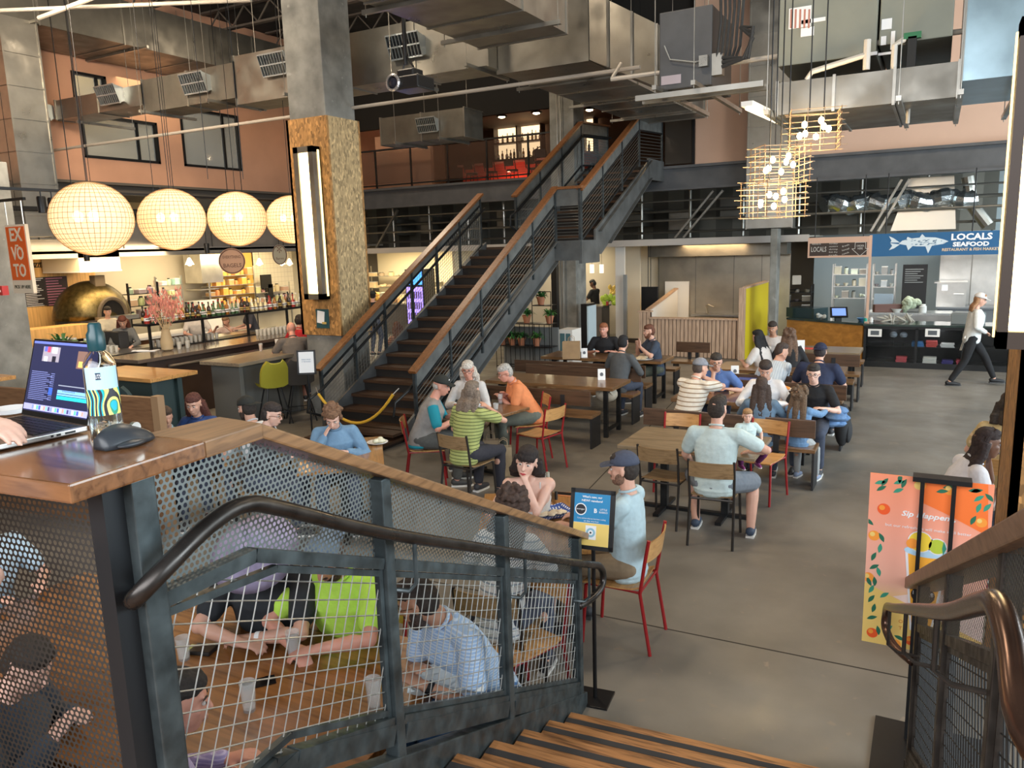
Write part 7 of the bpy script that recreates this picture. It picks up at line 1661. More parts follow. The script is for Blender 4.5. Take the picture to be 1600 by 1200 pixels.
obj('panel', B().prism([pa, pb_, pb_-nn*.06, pa-nn*.06], (0, 0, 1.40)), M('booth_wood', (.17, .085, .04), .45, wood=(0, (.11, .05, .022), 3)), T); obj('end_trim', B().prism([pb_+nn*.01, pb_+d_*.09+nn*.01, pb_+d_*.09-nn*.07, pb_-nn*.07], (0, 0, 1.42)), M('booth_trim', (.28, .17, .09), .45), T)
T = thing('fire_alarm', 'red fire alarm box on the grey column at the left edge', 'alarm', aty(3, 453, 6.69), world=True); c = aty(4, 453, 6.69); obj('box', B().box((c.x-.12, 6.65, c.z-.08), (c.x+.06, 6.745, c.z+.06)), M('alarm_red', (.5, .02, .02), .4), T); obj('lever', B().box((c.x-.02, 6.63, c.z-.03), (c.x+.02, 6.65, c.z)), white, T)
plant((-14.2, 8.6, .95), 'spreading green plant behind the laptop at the left edge', .45, 0, None); T = thing('planter', 'low planter box under the spreading plant at the left', 'planter', (-14.2, 8.6, 0)); obj('box', B().box((-.3, -.3, 0), (.3, .3, .95)), gr, T); obj('rim', B().box((-.32, -.32, .91), (.32, .32, .95)), blackm, T)
# ================================================================ people
def oloft(b, pts, rad, xa, n=14, m=0):     # oriented elliptical loft: rad = (half width along xa, half depth)
    rings = []; pts = [V(p) for p in pts]; N = len(pts)
    for i, p in enumerate(pts):
        d = (pts[min(i+1, N-1)]-pts[max(i-1, 0)]).normalized(); x = V(xa[i] if isinstance(xa, list) else xa); x = (x-d*x.dot(d)).normalized(); y = d.cross(x)
        rings.append([p+x*cos(2*pi*k/n)*rad[i][0]+y*sin(2*pi*k/n)*rad[i][1] for k in range(n)])
    return b.loft(rings, m)
def limb(b, pts, rs, n=12):
    b.tube(pts, rs, n)
    for p, r in zip(pts, rs): b.ell(p, (r, r, r), n=n, k=8)
    return b
def remesh(name, b, mat, vox, parent, sm=4, f=.5, disp=None):
    me = bpy.data.meshes.new(name); me.from_pydata(b.v, [], b.f); o = bpy.data.objects.new(name, me); COL.objects.link(o)
    md = o.modifiers.new('r', 'REMESH'); md.mode = 'VOXEL'; md.voxel_size = vox; md.use_smooth_shade = True
    if sm: s = o.modifiers.new('s', 'SMOOTH'); s.factor = f; s.iterations = sm
    if disp:
        tx = bpy.data.textures.new(name, 'CLOUDS'); tx.noise_scale = disp[0]; tx.noise_depth = 2; d = o.modifiers.new('d', 'DISPLACE'); d.texture = tx; d.strength = disp[1]; d.mid_level = .5
    dg = bpy.context.evaluated_depsgraph_get(); m2 = bpy.data.meshes.new_from_object(o.evaluated_get(dg)); o.modifiers.clear(); o.data = m2; bpy.data.meshes.remove(me); m2.name = name
    m2.materials.clear(); m2.materials.append(mat); m2.polygons.foreach_set('use_smooth', [True]*len(m2.polygons)); o.parent = parent; return o
def ik(a, c, l1, l2, pole):
    a, c = V(a), V(c); d = c-a; L = d.length; mx_ = (l1+l2)*.995
    if L > mx_: c = a+d*(mx_/L); d = c-a; L = mx_
    u = d/L; x = (l1*l1-l2*l2+L*L)/(2*L); h = sqrt(max(l1*l1-x*x, 0)); p = V(pole); p = (p-u*p.dot(u)).normalized(); return a+u*x+p*h, c
def hand_mesh(b, w, d, nrm, side, s, curl=.5, spread=.0):
    """w wrist, d pointing dir, nrm palm normal (the side fingers curl to), side +1/-1 thumb direction"""
    d = V(d).normalized(); nrm = V(nrm); nrm = (nrm-d*nrm.dot(d)).normalized(); x = d.cross(nrm)*side
    oloft(b, [w-d*.01*s, w+d*.02*s, w+d*.055*s, w+d*.09*s], [(.026*s, .019*s), (.034*s, .018*s), (.042*s, .016*s), (.040*s, .013*s)], x)
    for k, (o, L) in enumerate(((.031, .070), (.010, .080), (-.011, .074), (-.031, .058))):
        p = w+d*.086*s+x*o*s; dd = (d+x*(o*spread*8)).normalized(); pts = [p]
        for j, (fr, an) in enumerate(((.45, .35), (.30, 1.0), (.25, 1.5))):
            a = curl*an*(1+.12*k); q = dd*cos(a)+nrm*sin(a); pts.append(pts[-1]+q*L*fr*s)
        limb(b, pts, [.0098*s, .0088*s, .0080*s, .0068*s], 8)
    p = w+d*.025*s+x*.028*s; t1 = p+(x*.75+d*.65+nrm*.25).normalized()*.036*s; t2 = t1+(x*.25+d*.9+nrm*.45*curl).normalized()*.030*s; limb(b, [p, t1, t2], [.014*s, .0115*s, .0085*s], 8)
SK = {'fair': (.60, .34, .25), 'pale': (.68, .42, .33), 'tan': (.42, .22, .14), 'brown': (.13, .060, .036), 'pink': (.62, .30, .22)}
NP = [0]
def fit(t, px, py, hz):            # slide the person so the head falls where the photo has it
    p = atz(px, py, hz); return p
def person(lab, at, yaw, seat=.465, s=1.0, w=1.0, lean=12, side=0, twist=0, head=(0, -8, 0), L=None, R=None, Lh=None, Rh=None, curl=.6, knees=None, feet=None, feet_z=(0, 0), skin='fair', hair=('short', (.05, .03, .02)), shirt=('tee', (.3, .3, .3)), pants=('long', (.05, .06, .09)),
           shoes=(.04, .04, .045), near=1, face=True, glasses=None, beard=None, cap=None, extra=None, fem=False, cat='person', zoff=0, loc=None, spread=.0, stand=False, lips=None, poleL=None, poleR=None, bust=0, name='person', ch=None):
    t = thing(name, lab, cat, (0, 0, 0), radians(yaw)); vox = {0: .0075, 1: .0115, 2: .016}[near]*max(s, .6)
    sw = (.168 if not fem else .150)*w; hz = .90 if stand else (seat+.095*s)/s
    Hp = V((0, 0, hz)); RT = Matrix.Rotation(radians(twist), 3, 'Z') @ Matrix.Rotation(-radians(lean), 3, 'X') @ Matrix.Rotation(radians(side), 3, 'Y')
    RN = Matrix.Rotation(radians(twist*.6+head[0]*.35), 3, 'Z') @ Matrix.Rotation(-radians(lean*.75+max(0, -head[1])*.35), 3, 'X') @ Matrix.Rotation(radians(side*.5), 3, 'Y')
    T_ = lambda x, y, z: Hp + RT @ V((x, y, z))
    N = T_(0, -.015, .50); C = N + RN @ V((0, .035, .165)); RH = Matrix.Rotation(radians(head[0]), 3, 'Z') @ Matrix.Rotation(radians(head[1]), 3, 'X') @ Matrix.Rotation(radians(head[2]), 3, 'Y')
    hd = lambda x, y, z: C + RH @ V((x, y, z)); hk = 1.0 if s > .8 else 1.22
    hdk = lambda x, y, z: hd(x*hk, y*hk, z*hk)
    # --- shared skeleton
    sh = {q: T_(q*sw, -.01, .445) for q in (-1, 1)}
    tg = {-1: V(L) if L else V((-.16, .38, .80)), 1: V(R) if R else V((.16, .38, .80))}
    if s != 1: tg = {q: v/s for q, v in tg.items()}
    arms = {}
    for q, pl in ((-1, poleL), (1, poleR)):
        el, wr = ik(sh[q], tg[q], .285, .25, pl or (q*.75, -.35, -.8)); arms[q] = (sh[q], el, wr)
    legs = {}
    for q in (-1, 1):
        hj = T_(0, 0, 0)+V((q*.092, 0, 0))
        if feet: an = V(feet[0 if q < 0 else 1])/s
        elif stand: an = V((q*.1, 0, .08))
        else: an = V((q*.15, .40, .085))
        kn, an = ik(hj, an, .44, .43, (q*.12 if not knees else q*knees, 1, .15)); legs[q] = (hj, kn, an)
    # --- body, one continuous skin surface
    b = B(); X = RT @ V((1, 0, 0)); ww = w
    def torso(b, e, full=True):
        bx = [(-.06, .152, .108), (.02, .158, .115), (.14, .138*(.94 if fem else 1.0), .105), (.27, .155, .115+bust), (.38, .165, .112+bust*.5), (.455, .135, .08), (.50, .075, .06)]
        bx = [(z, r*(ww if k < 5 else 1)+e, d*(ww if k < 5 else 1)+e) for k, (z, r, d) in enumerate(bx)]
        if not full: bx = bx[:-1]
        oloft(b, [T_(0, (.012 if z > .2 else .0)*(1 if z < .4 else -1), z) for z, _, _ in bx], [(r, d) for _, r, d in bx], X, 20)
        b.ell(T_(0, 0, -.08), (.15*ww+e, .11*ww+e, .06), n=16, k=8)
    torso(b, -.004)
    for q in (-1, 1): b.ell(sh[q], (.052, .055, .055)); limb(b, [T_(q*.06, -.01, .465), sh[q]], [.045, .052])
    limb(b, [T_(0, -.02, .46), N+(C-N)*.35, hdk(0, -.02, -.05)], [.058, .053 if not fem else .046, .05])
    # head
    b.lathe_e([(sin(pi*i/12), -cos(pi*i/12)) for i in range(13)], hdk(0, -.012, .030), (.074*hk, .092*hk, .086*hk), RH, 0, 20)
    b.ell(hdk(0, .022, -.022), (.062*hk, .064*hk, .082*hk), RH, n=16, k=12); b.ell(hdk(0, .036, -.078), (.040*hk, .040*hk, .034*hk), RH, n=14, k=9)
    if near < 2:
        b.ell(hdk(0, .073, .028), (.046*hk, .014*hk, .010*hk), RH, n=12, k=6); oloft(b, [hdk(0, .074, .022), hdk(0, .094, -.006), hdk(0, .104, -.026), hdk(0, .086, -.036)], [(.007*hk, .007*hk), (.010*hk, .010*hk), (.015*hk, .011*hk), (.008*hk, .006*hk)], RH @ V((1, 0, 0)), 10)
        b.ell(hdk(0, .080, -.062), (.024*hk, .011*hk, .012*hk), RH, n=12, k=6)
        for q in (-1, 1): b.ell(hdk(q*.038, .050, -.018), (.022*hk, .024*hk, .020*hk), RH, n=10, k=7)
    else: b.ell(hdk(0, .092, -.016), (.012, .018, .022), RH, n=8, k=6)
    for q in (-1, 1): b.ell(hdk(q*.077, -.008, -.008), (.008*hk, .017*hk, .030*hk), RH, n=10, k=8)
    for q in (-1, 1):
        a = arms[q]; f = 1.0+(w-1)*.6; m1 = a[0].lerp(a[1], .45); m2 = a[1].lerp(a[2], .3)
        limb(b, [a[0], m1, a[1], m2, a[2]], [.047*f*(.88 if fem else 1), .045*f*(.86 if fem else 1), .036*f*(.88 if fem else 1), .037*f*(.88 if fem else 1), .025*f*(.88 if fem else 1)])
        hh = (Lh if q < 0 else Rh) or {}; dr = V(hh.get('dir', (a[2]-a[1]))); nm_ = V(hh.get('n', (0, 0, -1)))
        if abs(dr.normalized().dot(nm_.normalized())) > .9: nm_ = V((-q, 0, 0))
        hand_mesh(b, a[2], dr, nm_, hh.get('s', 1)*(q if V((0, 0, 1)).dot(nm_) < .3 else -q), (1.0 if not fem else .90), hh.get('curl', curl), spread)
    for q in (-1, 1):
        l = legs[q]; cf = l[1].lerp(l[2], .3); limb(b, [l[0], l[0].lerp(l[1], .5), l[1], cf+V((0, -.01, 0)), l[2]], [.082*w, .070*w, .052*w, .052*w, .034*w])
        limb(b, [l[2]+V((0, -.03, -.035)), l[2]+V((0, .09, -.055)), l[2]+V((0, .15, -.06))], [.032, .027, .02])
    skm = M('skin_'+skin, SK[skin], .5, sss=.12, noise=(9, .06))
    o = remesh('body', b, skm, vox, t, 3)
    # --- shirt
    kind, col = shirt[0], shirt[1]; NP[0] += 1
    smat = M('shirt_%d' % NP[0], col, .85, noise=(22, .06), stripes=shirt[2] if len(shirt) > 2 else None, bump=(18, .35, .02))
    if kind == 'none': pass
    elif kind == 'camisole':
        b = B(); e = .010; oloft(b, [T_(0, .0, z) for z in (-.1, .02, .14, .27, .34)], [(r*w+e, d*w+e) for r, d in ((.150, .105), (.158, .115), (.13, .10), (.15, .118+bust), (.158, .108+bust*.6))], X, 20); b.ell(T_(0, 0, -.08), (.16, .12, .06)); remesh('top', b, smat, vox, t, 2)
        b = B()
        for q in (-1, 1): b.tube([T_(q*.075, .11+bust*.7, .33), T_(q*.085, .085, .40), T_(q*.088, .03, .492), T_(q*.08, -.09, .42)], .006, 6)
        obj('strap', b, smat, t)
    else:
        b = B(); e = .014 if kind != 'loose' else .026; torso(b, e)
        b.ell(T_(0, 0, -.05), (.158*w+e, .118*w+e, .055), n=16, k=8)
        for q in (-1, 1):
            a = arms[q]; f = 1+(w-1)*.6; b.ell(sh[q], (.062*f, .062, .062)); limb(b, [T_(q*.07, -.01, .462), sh[q]], [.052, .063*f])
            if kind in ('long', 'loose'): limb(b, [a[0], a[0].lerp(a[1], .5), a[1], a[1].lerp(a[2], .5), a[1].lerp(a[2], .93)], [.063*f, .060*f, .052*f, .048*f, .038*f])
            elif kind == 'rolled': limb(b, [a[0], a[0].lerp(a[1], .5), a[1], a[1].lerp(a[2], .28)], [.063*f, .060*f, .052*f, .050*f])
            elif kind == 'vest': pass
            else: limb(b, [a[0], a[0].lerp(a[1], .35), a[0].lerp(a[1], .66)], [.064*f, .064*f, .060*f])
        remesh('vest' if kind == 'vest' else 'shirt', b, smat, vox*1.1, t, 3, .5, (.09, .010) if near < 2 else None)
        if kind == 'vest' and len(shirt) > 3:
            b = B()
            for q in (-1, 1): a = arms[q]; limb(b, [a[0], a[0].lerp(a[1], .35), a[0].lerp(a[1], .8)], [.066, .068, .062])
            b.ell(T_(0, 0, -.07), (.165*w+e, .125*w+e, .05), n=16, k=8); remesh('shirt', b, M('undershirt_%d' % NP[0], shirt[3], .85), vox, t, 3)
        elif near < 2 and kind in ('tee', 'polo', 'rolled', 'long'): obj('collar', B().tube([N+(C-N)*.10+RT@V((cos(2*pi*k/16)*.062, sin(2*pi*k/16)*.058+.004, .008-.012*sin(2*pi*k/16))) for k in range(16)], .009, 6, closed=True), smat, t, smooth=True)
    # --- trousers and shoes
    pk, pc = pants; pm = M('trousers_%d_%d_%d' % tuple(int(v*200) for v in pc), pc, .9, noise=(30, .08))
    b = B(); b.ell(Hp+V((0, 0, -.02)), (.165*w, .125*w, .09), n=16, k=8)
    for q in (-1, 1):
        l = legs[q]
        if pk == 'long': limb(b, [l[0], l[0].lerp(l[1], .5), l[1], l[1].lerp(l[2], .4), l[1].lerp(l[2], .9)], [.096*w, .085*w, .066*w, .062*w, .050*w])
        elif pk == 'skirt': limb(b, [l[0], l[1]], [.11*w, .10*w])
        else: limb(b, [l[0], l[0].lerp(l[1], .5), l[0].lerp(l[1], .92)], [.098*w, .090*w, .082*w])
    remesh('trousers' if pk == 'long' else ('skirt' if pk == 'skirt' else 'shorts'), b, pm, vox*1.2, t, 3, .5, (.1, .008) if near < 2 else None)
    for q in (-1, 1):
        l = legs[q]; a = l[2]; b = B(); limb(b, [a+V((0, -.035, -.03)), a+V((0, .06, -.040)), a+V((0, .15, -.052))], [.042, .040, .030]); so = remesh('shoe', b, M('shoe_%d_%d' % (int(shoes[0]*99), int(shoes[2]*99)), shoes, .6), vox*.9, t, 1)
        obj('sole', B().prism([a+V((x, y, -.088)) for x, y in ((-.036, -.07), (.036, -.07), (.042, .05), (.036, .15), (0, .19), (-.036, .15), (-.042, .05))], (0, 0, .022)), white if sum(shoes) > .1 else M('sole_dark', (.05, .05, .05), .7), so)
    # --- hair
    hs, hc = hair; hm = M('hair_%d_%d_%d' % tuple(int(v*200) for v in hc), hc, .8, noise=(60, .35), bump=(120, .5, .003)); b = B()
    E = lambda x, y, z, a, c, d: b.ell(hdk(x, y, z), (a*hk, c*hk, d*hk), RH, n=16, k=10)
    if hs != 'none':
        if hs == 'bald': E(0, -.045, -.01, .079, .062, .048)
        elif hs == 'receding': E(0, -.035, .058, .074, .074, .062); E(0, -.048, .0, .080, .058, .082)
        else: E(0, -.010, .066, .077, .088, .064); E(0, -.045, .008, .081, .064, .090); E(0, .035, .085, .062, .045, .034)
        if hs in ('long', 'bob', 'wavy', 'bangs', 'shoulder', 'curly', 'braids'):
            ln = {'long': .42, 'wavy': .38, 'bob': .16, 'bangs': .17, 'shoulder': .2, 'curly': .24, 'braids': .5}[hs]
            for q in (-1, 0, 1):
                p0 = hdk(q*.060, -.035, .02); p1 = hdk(q*.072, -.045-.02*(q == 0), -.08); dn = RT @ V((0, 0, -1)); p2 = p1+dn*max(ln-.12, .02)*.6+RT@V((q*.012, -.04, 0)); p3 = p1+dn*max(ln-.06, .05)+RT@V((q*.015, -.055, 0))
                oloft(b, [p0, p1, p2, p3], [(.048, .045), (.054, .040), (.058, .034), (.048, .020)] if hs != 'bob' else [(.045, .045), (.05, .045), (.048, .04), (.04, .03)], X, 10)
        if hs in ('bangs', 'bob'):
            for k in range(7): a = -.9+.3*k; E(sin(a)*.066, cos(a)*.070+.004, .052, .020, .020, .030 if hs == 'bangs' else .02)
        if hs in ('short', 'quiff', 'bun', 'long', 'wavy', 'shoulder') and face:
            r6 = random.Random(len(lab)); [E(.058*sin(a), .006+.064*cos(a), .068+r6.uniform(-.008, .010), .018, .018, .018) for a in [-1.5+.3*k for k in range(11)]]
        if hs == 'bun': E(0, -.04, .135, .045, .045, .038); E(.02, -.01, .12, .03, .03, .025)
        if hs in ('curly', 'bun', 'wavy'):
            r5 = random.Random(NP[0])
            for k in range(90 if hs == 'curly' else 40):
                a = r5.uniform(0, 2*pi); z = r5.uniform(-.12 if hs == 'curly' else .0, .13); rq = .092*sqrt(max(0, 1-(max(z-.03, 0)/.115)**2)); y = -.03+rq*sin(a); x = rq*cos(a)
                if y > .03 and z < .055: continue
                E(x, min(y, .055), z, .020, .020, .022)
        if hs == 'quiff': E(0, .04, .11, .055, .045, .03)
        ho = remesh('hair', b, hm, vox*.8, t, 1 if hs in ('curly', 'bun') else 2, .5, (.02, .008))
        if hs == 'braids':
            b = B(); r5 = random.Random(3)
            for k in range(30):
                a = r5.uniform(-1.7, 1.7); p0 = hdk(sin(a)*.075, -.02-.05*cos(a), .06); p1 = hdk(sin(a)*.09, -.05-.05*cos(a), -.06); pts = [hdk(sin(a)*.04, .03, .12), p0, p1]
                for j in range(4): pts.append(pts[-1]+V((r5.uniform(-.01, .01), -.02-.015*j, -.09)))
                b.tube(pts, .009, 6)
            obj('braid', b, hm, ho, smooth=True)
    if beard:
        b = B(); bl_ = beard[1] if len(beard) > 1 else 1.0; b.ell(hdk(0, .035, -.086-.02*(bl_-1)), (.052, .050, .038*bl_), RH, n=16, k=10); b.ell(hdk(0, .083, -.048), (.027, .012, .009), RH, n=10, k=6)
        for q in (-1, 1): b.ell(hdk(q*.054, .018, -.055), (.016, .034, .040), RH, n=10, k=8)
        remesh('beard', b, M('beard_%d' % int(beard[0][0]*200), beard[0], .8, noise=(90, .5), bump=(150, .8, .004)), vox*.7, t, 1, .5, (.015, .006))
    if face:
        for q in (-1, 1):
            eb = B().ell(hdk(q*.029, .0765, .006), (.0125*hk, .008*hk, .0075*hk), RH, 0, 10, 7); eb.ell(hdk(q*.029, .0835, .006), (.0055*hk, .003*hk, .0058*hk), RH, 1, 8, 6); obj('eye', eb, [M('eye_white', (.55, .52, .50), .3), M('iris_dark', (.03, .018, .012), .2)], t, smooth=True)
        bb = B()
        for q in (-1, 1): bb.tube([hdk(q*.014, .087, .024), hdk(q*.030, .085, .030), hdk(q*.047, .074, .024)], [.0035*hk, .0042*hk, .002*hk], 6)
        obj('eyebrow', bb, M('brow_dark', (.05, .03, .02) if sum(hc) < .9 else (.3, .25, .2), .8), t)
        lb = B(); lb.tube([hdk(-.023, .081, -.061), hdk(-.008, .0905, -.0585), hdk(0, .091, -.0595), hdk(.008, .0905, -.0585), hdk(.023, .081, -.061)], [.002*hk, .0045*hk, .004*hk, .0045*hk, .002*hk], 6); lb.tube([hdk(-.019, .083, -.064), hdk(0, .0905, -.0675), hdk(.019, .083, -.064)], [.002*hk, .005*hk, .002*hk], 6)
        obj('lips', lb, M('lips_red', (.45, .05, .06), .4) if lips else M('lips_'+skin, tuple(v*.62 for v in SK[skin]), .5), t, smooth=True)
    if glasses:
        g = B()
        for q in (-1, 1): g.tube([hdk(q*.032+.024*cos(2*pi*k/14), .096, .004+.018*sin(2*pi*k/14)) for k in range(14)], .0022*hk, 5, closed=True).tube([hdk(q*.056, .094, .008), hdk(q*.078, .03, .008), hdk(q*.080, -.02, .0)], .0022*hk, 5)
        g.tube([hdk(-.009, .098, .006), hdk(.009, .098, .006)], .0022, 5); obj('glasses', g, blackm if glasses == 'dark' else M('glasses_frame', (.12, .06, .03), .3), t)
    if cap and cap[0] == 'hat':
        cm = M('hat_lavender', cap[1], .85, noise=(30, .1)); pr = [(.225, .012), (.17, .040), (.098, .062), (.095, .11), (.075, .142), (.002, .150), (.002, .145), (.07, .136), (.09, .1), (.094, .058), (.165, .034), (.22, .006)]
        obj('hat', B().loft([[hd(a_*cos(2*pi*k/28), a_*sin(2*pi*k/28)-.01, z_+.004*sin(4*pi*k/28)) for k in range(28)] for a_, z_ in pr]), cm, t, smooth=2)
    elif cap:
        ck, cc = cap[0], cap[1]; cm = M('cap_%d_%d' % (int(cc[0]*99), int(cc[2]*99)), cc, .85, noise=(40, .1)); sg = -1 if ck == 'back' else 1; b = B()
        b.loft([[hdk(.088*sin(a)*cos(2*pi*k/20), -.012+.104*sin(a)*sin(2*pi*k/20), .042+.092*cos(a)) for k in range(20)] for a in [.05+1.52*j/7 for j in range(8)]])
        co = obj('cap', b, cm, t, smooth=2)
        bp_ = []
        for z in (0, -.005):
            for r0, r1 in ((.085, .165),):
                for k in range(9): a = -1.0+2.0*k/8; bp_.append(hdk(.086*sin(a), sg*(.095*cos(a))-.012, .052+z))
                for k in range(9): a = 1.0-2.0*k/8; bp_.append(hdk(.088*sin(a), sg*(.095+.075*cos(a)**.6)-.012, .042+z-.006*abs(sin(a))))
        obj('brim', B().add(bp_, [tuple(range(18)), tuple(reversed(range(18, 36)))]+[(k, (k+1) % 18, (k+1) % 18+18, k+18) for k in range(18)]), cm, co)
        if len(cap) > 2: obj('cap_badge', B().ell(hdk(0, .074 if sg > 0 else -.095, .088), (.018, .006, .014), RH, n=8, k=5), M('badge_white', (.7, .7, .68), .6), co)
    if extra: extra(t, hdk, T_, arms, legs, vox)
    t.scale = (s, s, s)
    if loc is not None: t.location = V(loc)
    else:
        hc_ = Matrix.Rotation(radians(yaw), 3, 'Z') @ (C*s); p = atz(at[0], at[1], hc_.z+zoff); t.location = (p.x-hc_.x, p.y-hc_.y, zoff)
    if ch:
        a_ = radians(yaw); chair(ch[0], (t.location.x-sin(a_)*.06, t.location.y+cos(a_)*.06, 0), a_, ch[1], ch[0]+' chairs')
    return t

blk, dnm, nvy, kha = (.012, .012, .014), (.10, .19, .33), (.02, .03, .07), (.22, .16, .10)
# --- couple's table
person('woman with a black fringed bob in a white strappy top, chin on hand', (823, 722), 205, lean=20, head=(-12, -4, -10), L=(.02, .30, 1.07), R=(-.2+.36, .34, .79), Lh=dict(dir=(.1, -.2, .9), n=(.4, -1, 0), curl=1.4), skin='pale', hair=('bangs', (.018, .012, .011)), shirt=('camisole', (.62, .58, .55)), fem=True, near=0, lips=1, bust=.025, pants=('skirt', (.5, .5, .5)), ch=('dark', 'dark-framed chair under the woman with the black bob'))
person('woman with dark curly hair in a white shirt, seen from behind', (805, 790), 8, lean=26, head=(-20, -10, 0), hair=('curly', (.055, .032, .024)), shirt=('tee', (.62, .62, .62), (2, .045, (.25, .3, .36), .2)), fem=True, near=0, face=False, ch=('dark', 'dark-framed chair under the curly-haired woman'))
def c_cap(t, hd, T_, a, l, v): obj('jaw_stubble', B().ell(hd(0, .03, -.085), (.046, .046, .030), n=12, k=8), M('stubble', (.20, .11, .08), .9), t, smooth=True)
person('man in a slate baseball cap and pale blue tee facing left', (974, 733), 92, lean=1, head=(6, -4, 0), skin='fair', hair=('short', (.03, .022, .018)), cap=('front', (.055, .065, .10), 1), shirt=('tee', (.42, .55, .60)), pants=('long', kha), near=0, beard=((.16, .085, .055), .8), L=(-.1, .42, .80), R=(.15, .40, .80), shoes=(.03, .03, .035), ch=('red', 'red-framed chair under the man in the slate cap'))
# --- older people
person('man in a black cap and grey vest over a teal shirt', (690, 603), -58, lean=22, head=(-14, -14, 0), w=1.16, hair=('bald', (.4, .38, .35)), cap=('front', (.02, .022, .02), 1), shirt=('vest', (.27, .26, .25), None, (.01, .24, .32)), pants=('long', (.09, .09, .085)), glasses=None, L=(-.05, .42, .82), R=(.18, .40, .80), skin='pink', shoes=(.05, .05, .05), ch=('red', 'red-framed chair under the man in the grey vest'))
person('white-haired woman with dark glasses in a white blouse', (731, 578), 196, lean=10, head=(8, -10, 0), hair=('bob', (.55, .50, .44)), glasses='dark', shirt=('long', (.62, .60, .58)), fem=True, L=(-.1, .36, .82), R=(.12, .34, .80), skin='pink', ch=('dark', 'chair under the white-haired woman'))
person('woman in a striped lime-green top seen from behind', (738, 612), -8, lean=14, head=(10, -4, 0), hair=('shoulder', (.17, .13, .10)), shirt=('tee', (.36, .40, .14), (2, .035, (.10, .12, .04), .25)), fem=True, face=False, w=1.08, R=(.1, .3, 1.02), poleR=(1, 0, -.6), pants=('long', (.03, .03, .04)), ch=('dark', 'dark-framed chair under the woman in striped green'))
person('grey-haired man with glasses in an orange shirt leaning on folded arms', (789, 583), 130, lean=30, head=(10, -18, 0), w=1.12, hair=('short', (.38, .36, .33)), glasses='brown', shirt=('tee', (.72, .25, .10)), pants=('long', (.14, .16, .14)), L=(-.02, .40, .80), R=(.02, .36, .83), skin='pink', ch=('red', 'red-framed chair under the man in orange'))
# --- man with toddler
def c_shoe(t, hd, T_, a, l, v): pass
person('broad man in a pale blue tee, back turned, holding a toddler', (1122, 640), 4, lean=6, head=(-16, -6, 0), w=1.16, skin='fair', hair=('quiff', (.03, .02, .016)), shirt=('tee', (.47, .57, .57)), pants=('shorts', (.16, .18, .21)), L=(-.28, .35, .62), R=(.28, .28, .80), poleR=(1, -.1, -.3), near=0, face=False, feet=((-.22, .28, .085), (.30, .22, .085)), knees=.45, shoes=(.04, .06, .10), ch=('dark', 'dark-framed chair under the man in the pale blue tee'))
person('toddler with light brown hair looking over the man\'s arm', (1168, 650), 215, seat=.62, s=.50, w=1.12, lean=4, head=(-18, -6, 0), hair=('short', (.30, .17, .08)), shirt=('tee', (.50, .62, .62)), pants=('long', (.12, .02, .10)), shoes=(.3, .06, .2), near=0, L=(-.14, .06, .74), R=(.12, .15, .74), skin='pale', fem=True, feet=((-.10, .06, .52), (.08, .08, .52)), knees=.5)
# --- nearest right-hand table
person('man in a tan-striped white shirt and grey cap, back turned', (1095, 575), -22, lean=24, head=(-22, -6, 0), w=1.14, hair=('short', (.08, .06, .05)), cap=('front', (.20, .21, .24)), shirt=('tee', (.66, .62, .55), (2, .052, (.28, .20, .13), .25)), R=(.02, .34, 1.04), L=(-.04, .34, 1.02), poleR=(1, .2, -.5), face=False)
person('woman with long dark hair in a dark denim jacket, back turned', (1190, 604), 6, s=.86, lean=4, head=(4, -10, 0), hair=('long', (.045, .028, .022)), shirt=('long', (.11, .17, .24)), fem=True, face=False, w=1.05)
person('girl with wavy brown hair in blue denim at the bench end', (1251, 618), -14, s=.73, lean=3, head=(-8, -6, 0), hair=('wavy', (.12, .075, .045)), shirt=('loose', (.13, .24, .40)), fem=True, face=False, pants=('long', (.35, .36, .36)), shoes=(.25, .30, .42))
person('man with glasses in a blue polo, hand at his mouth', (1119, 566), 188, lean=26, head=(12, -10, 0), hair=('short', (.03, .025, .022)), glasses='dark', shirt=('tee', (.08, .15, .36)), L=(-.18, .30, .80), R=(.03, .28, 1.0), Rh=dict(dir=(-.2, -.2, .9), n=(0, -1, 0), curl=1.5), near=1)
person('dark-haired woman in a white blouse looking down at the table', (1196, 578), 184, lean=18, head=(4, -26, 0), hair=('short', (.03, .022, .02)), shirt=('long', (.70, .70, .72), (0, .4, (.05, .05, .07), .0)), fem=True)
person('boy with round dark glasses in a black tee facing the camera', (1271, 584), 176, lean=16, head=(6, -8, 0), s=.96, hair=('quiff', (.03, .025, .022)), glasses='dark', shirt=('tee', blk), skin='pale')
# --- second right-hand table
person('person in a pale striped shirt, hand at the cheek, back turned', (1222, 549), -18, lean=28, head=(-40, -8, 0), hair=('short', (.05, .035, .03)), shirt=('long', (.58, .64, .70), (0, .03, (.42, .50, .58), .3)), near=2, face=False, R=(.06, .28, 1.02))
person('heavy man in a navy cap and navy tee seen from behind', (1282, 550), -4, lean=20, head=(0, -6, 0), w=1.25, hair=('short', (.04, .03, .03)), cap=('back', (.015, .02, .05)), shirt=('tee', (.018, .025, .06)), near=1, face=False)
person('dark-haired man in grey facing the camera at the second right-hand table', (1207, 513), 178, lean=16, head=(0, -14, 0), hair=('short', (.03, .02, .018)), shirt=('long', (.5, .46, .44)), skin='tan', near=2)
person('woman with long black hair in white beside the yellow wall', (1184, 527), 60, lean=18, head=(0, -8, 0), hair=('long', (.012, .012, .014)), shirt=('tee', (.55, .52, .5)), fem=True, near=2, face=False)
person('woman with wavy brown hair in black, far right-hand table', (1233, 525), 12, lean=10, head=(0, -4, 0), hair=('wavy', (.12, .07, .045)), shirt=('long', blk), fem=True, near=2, face=False)
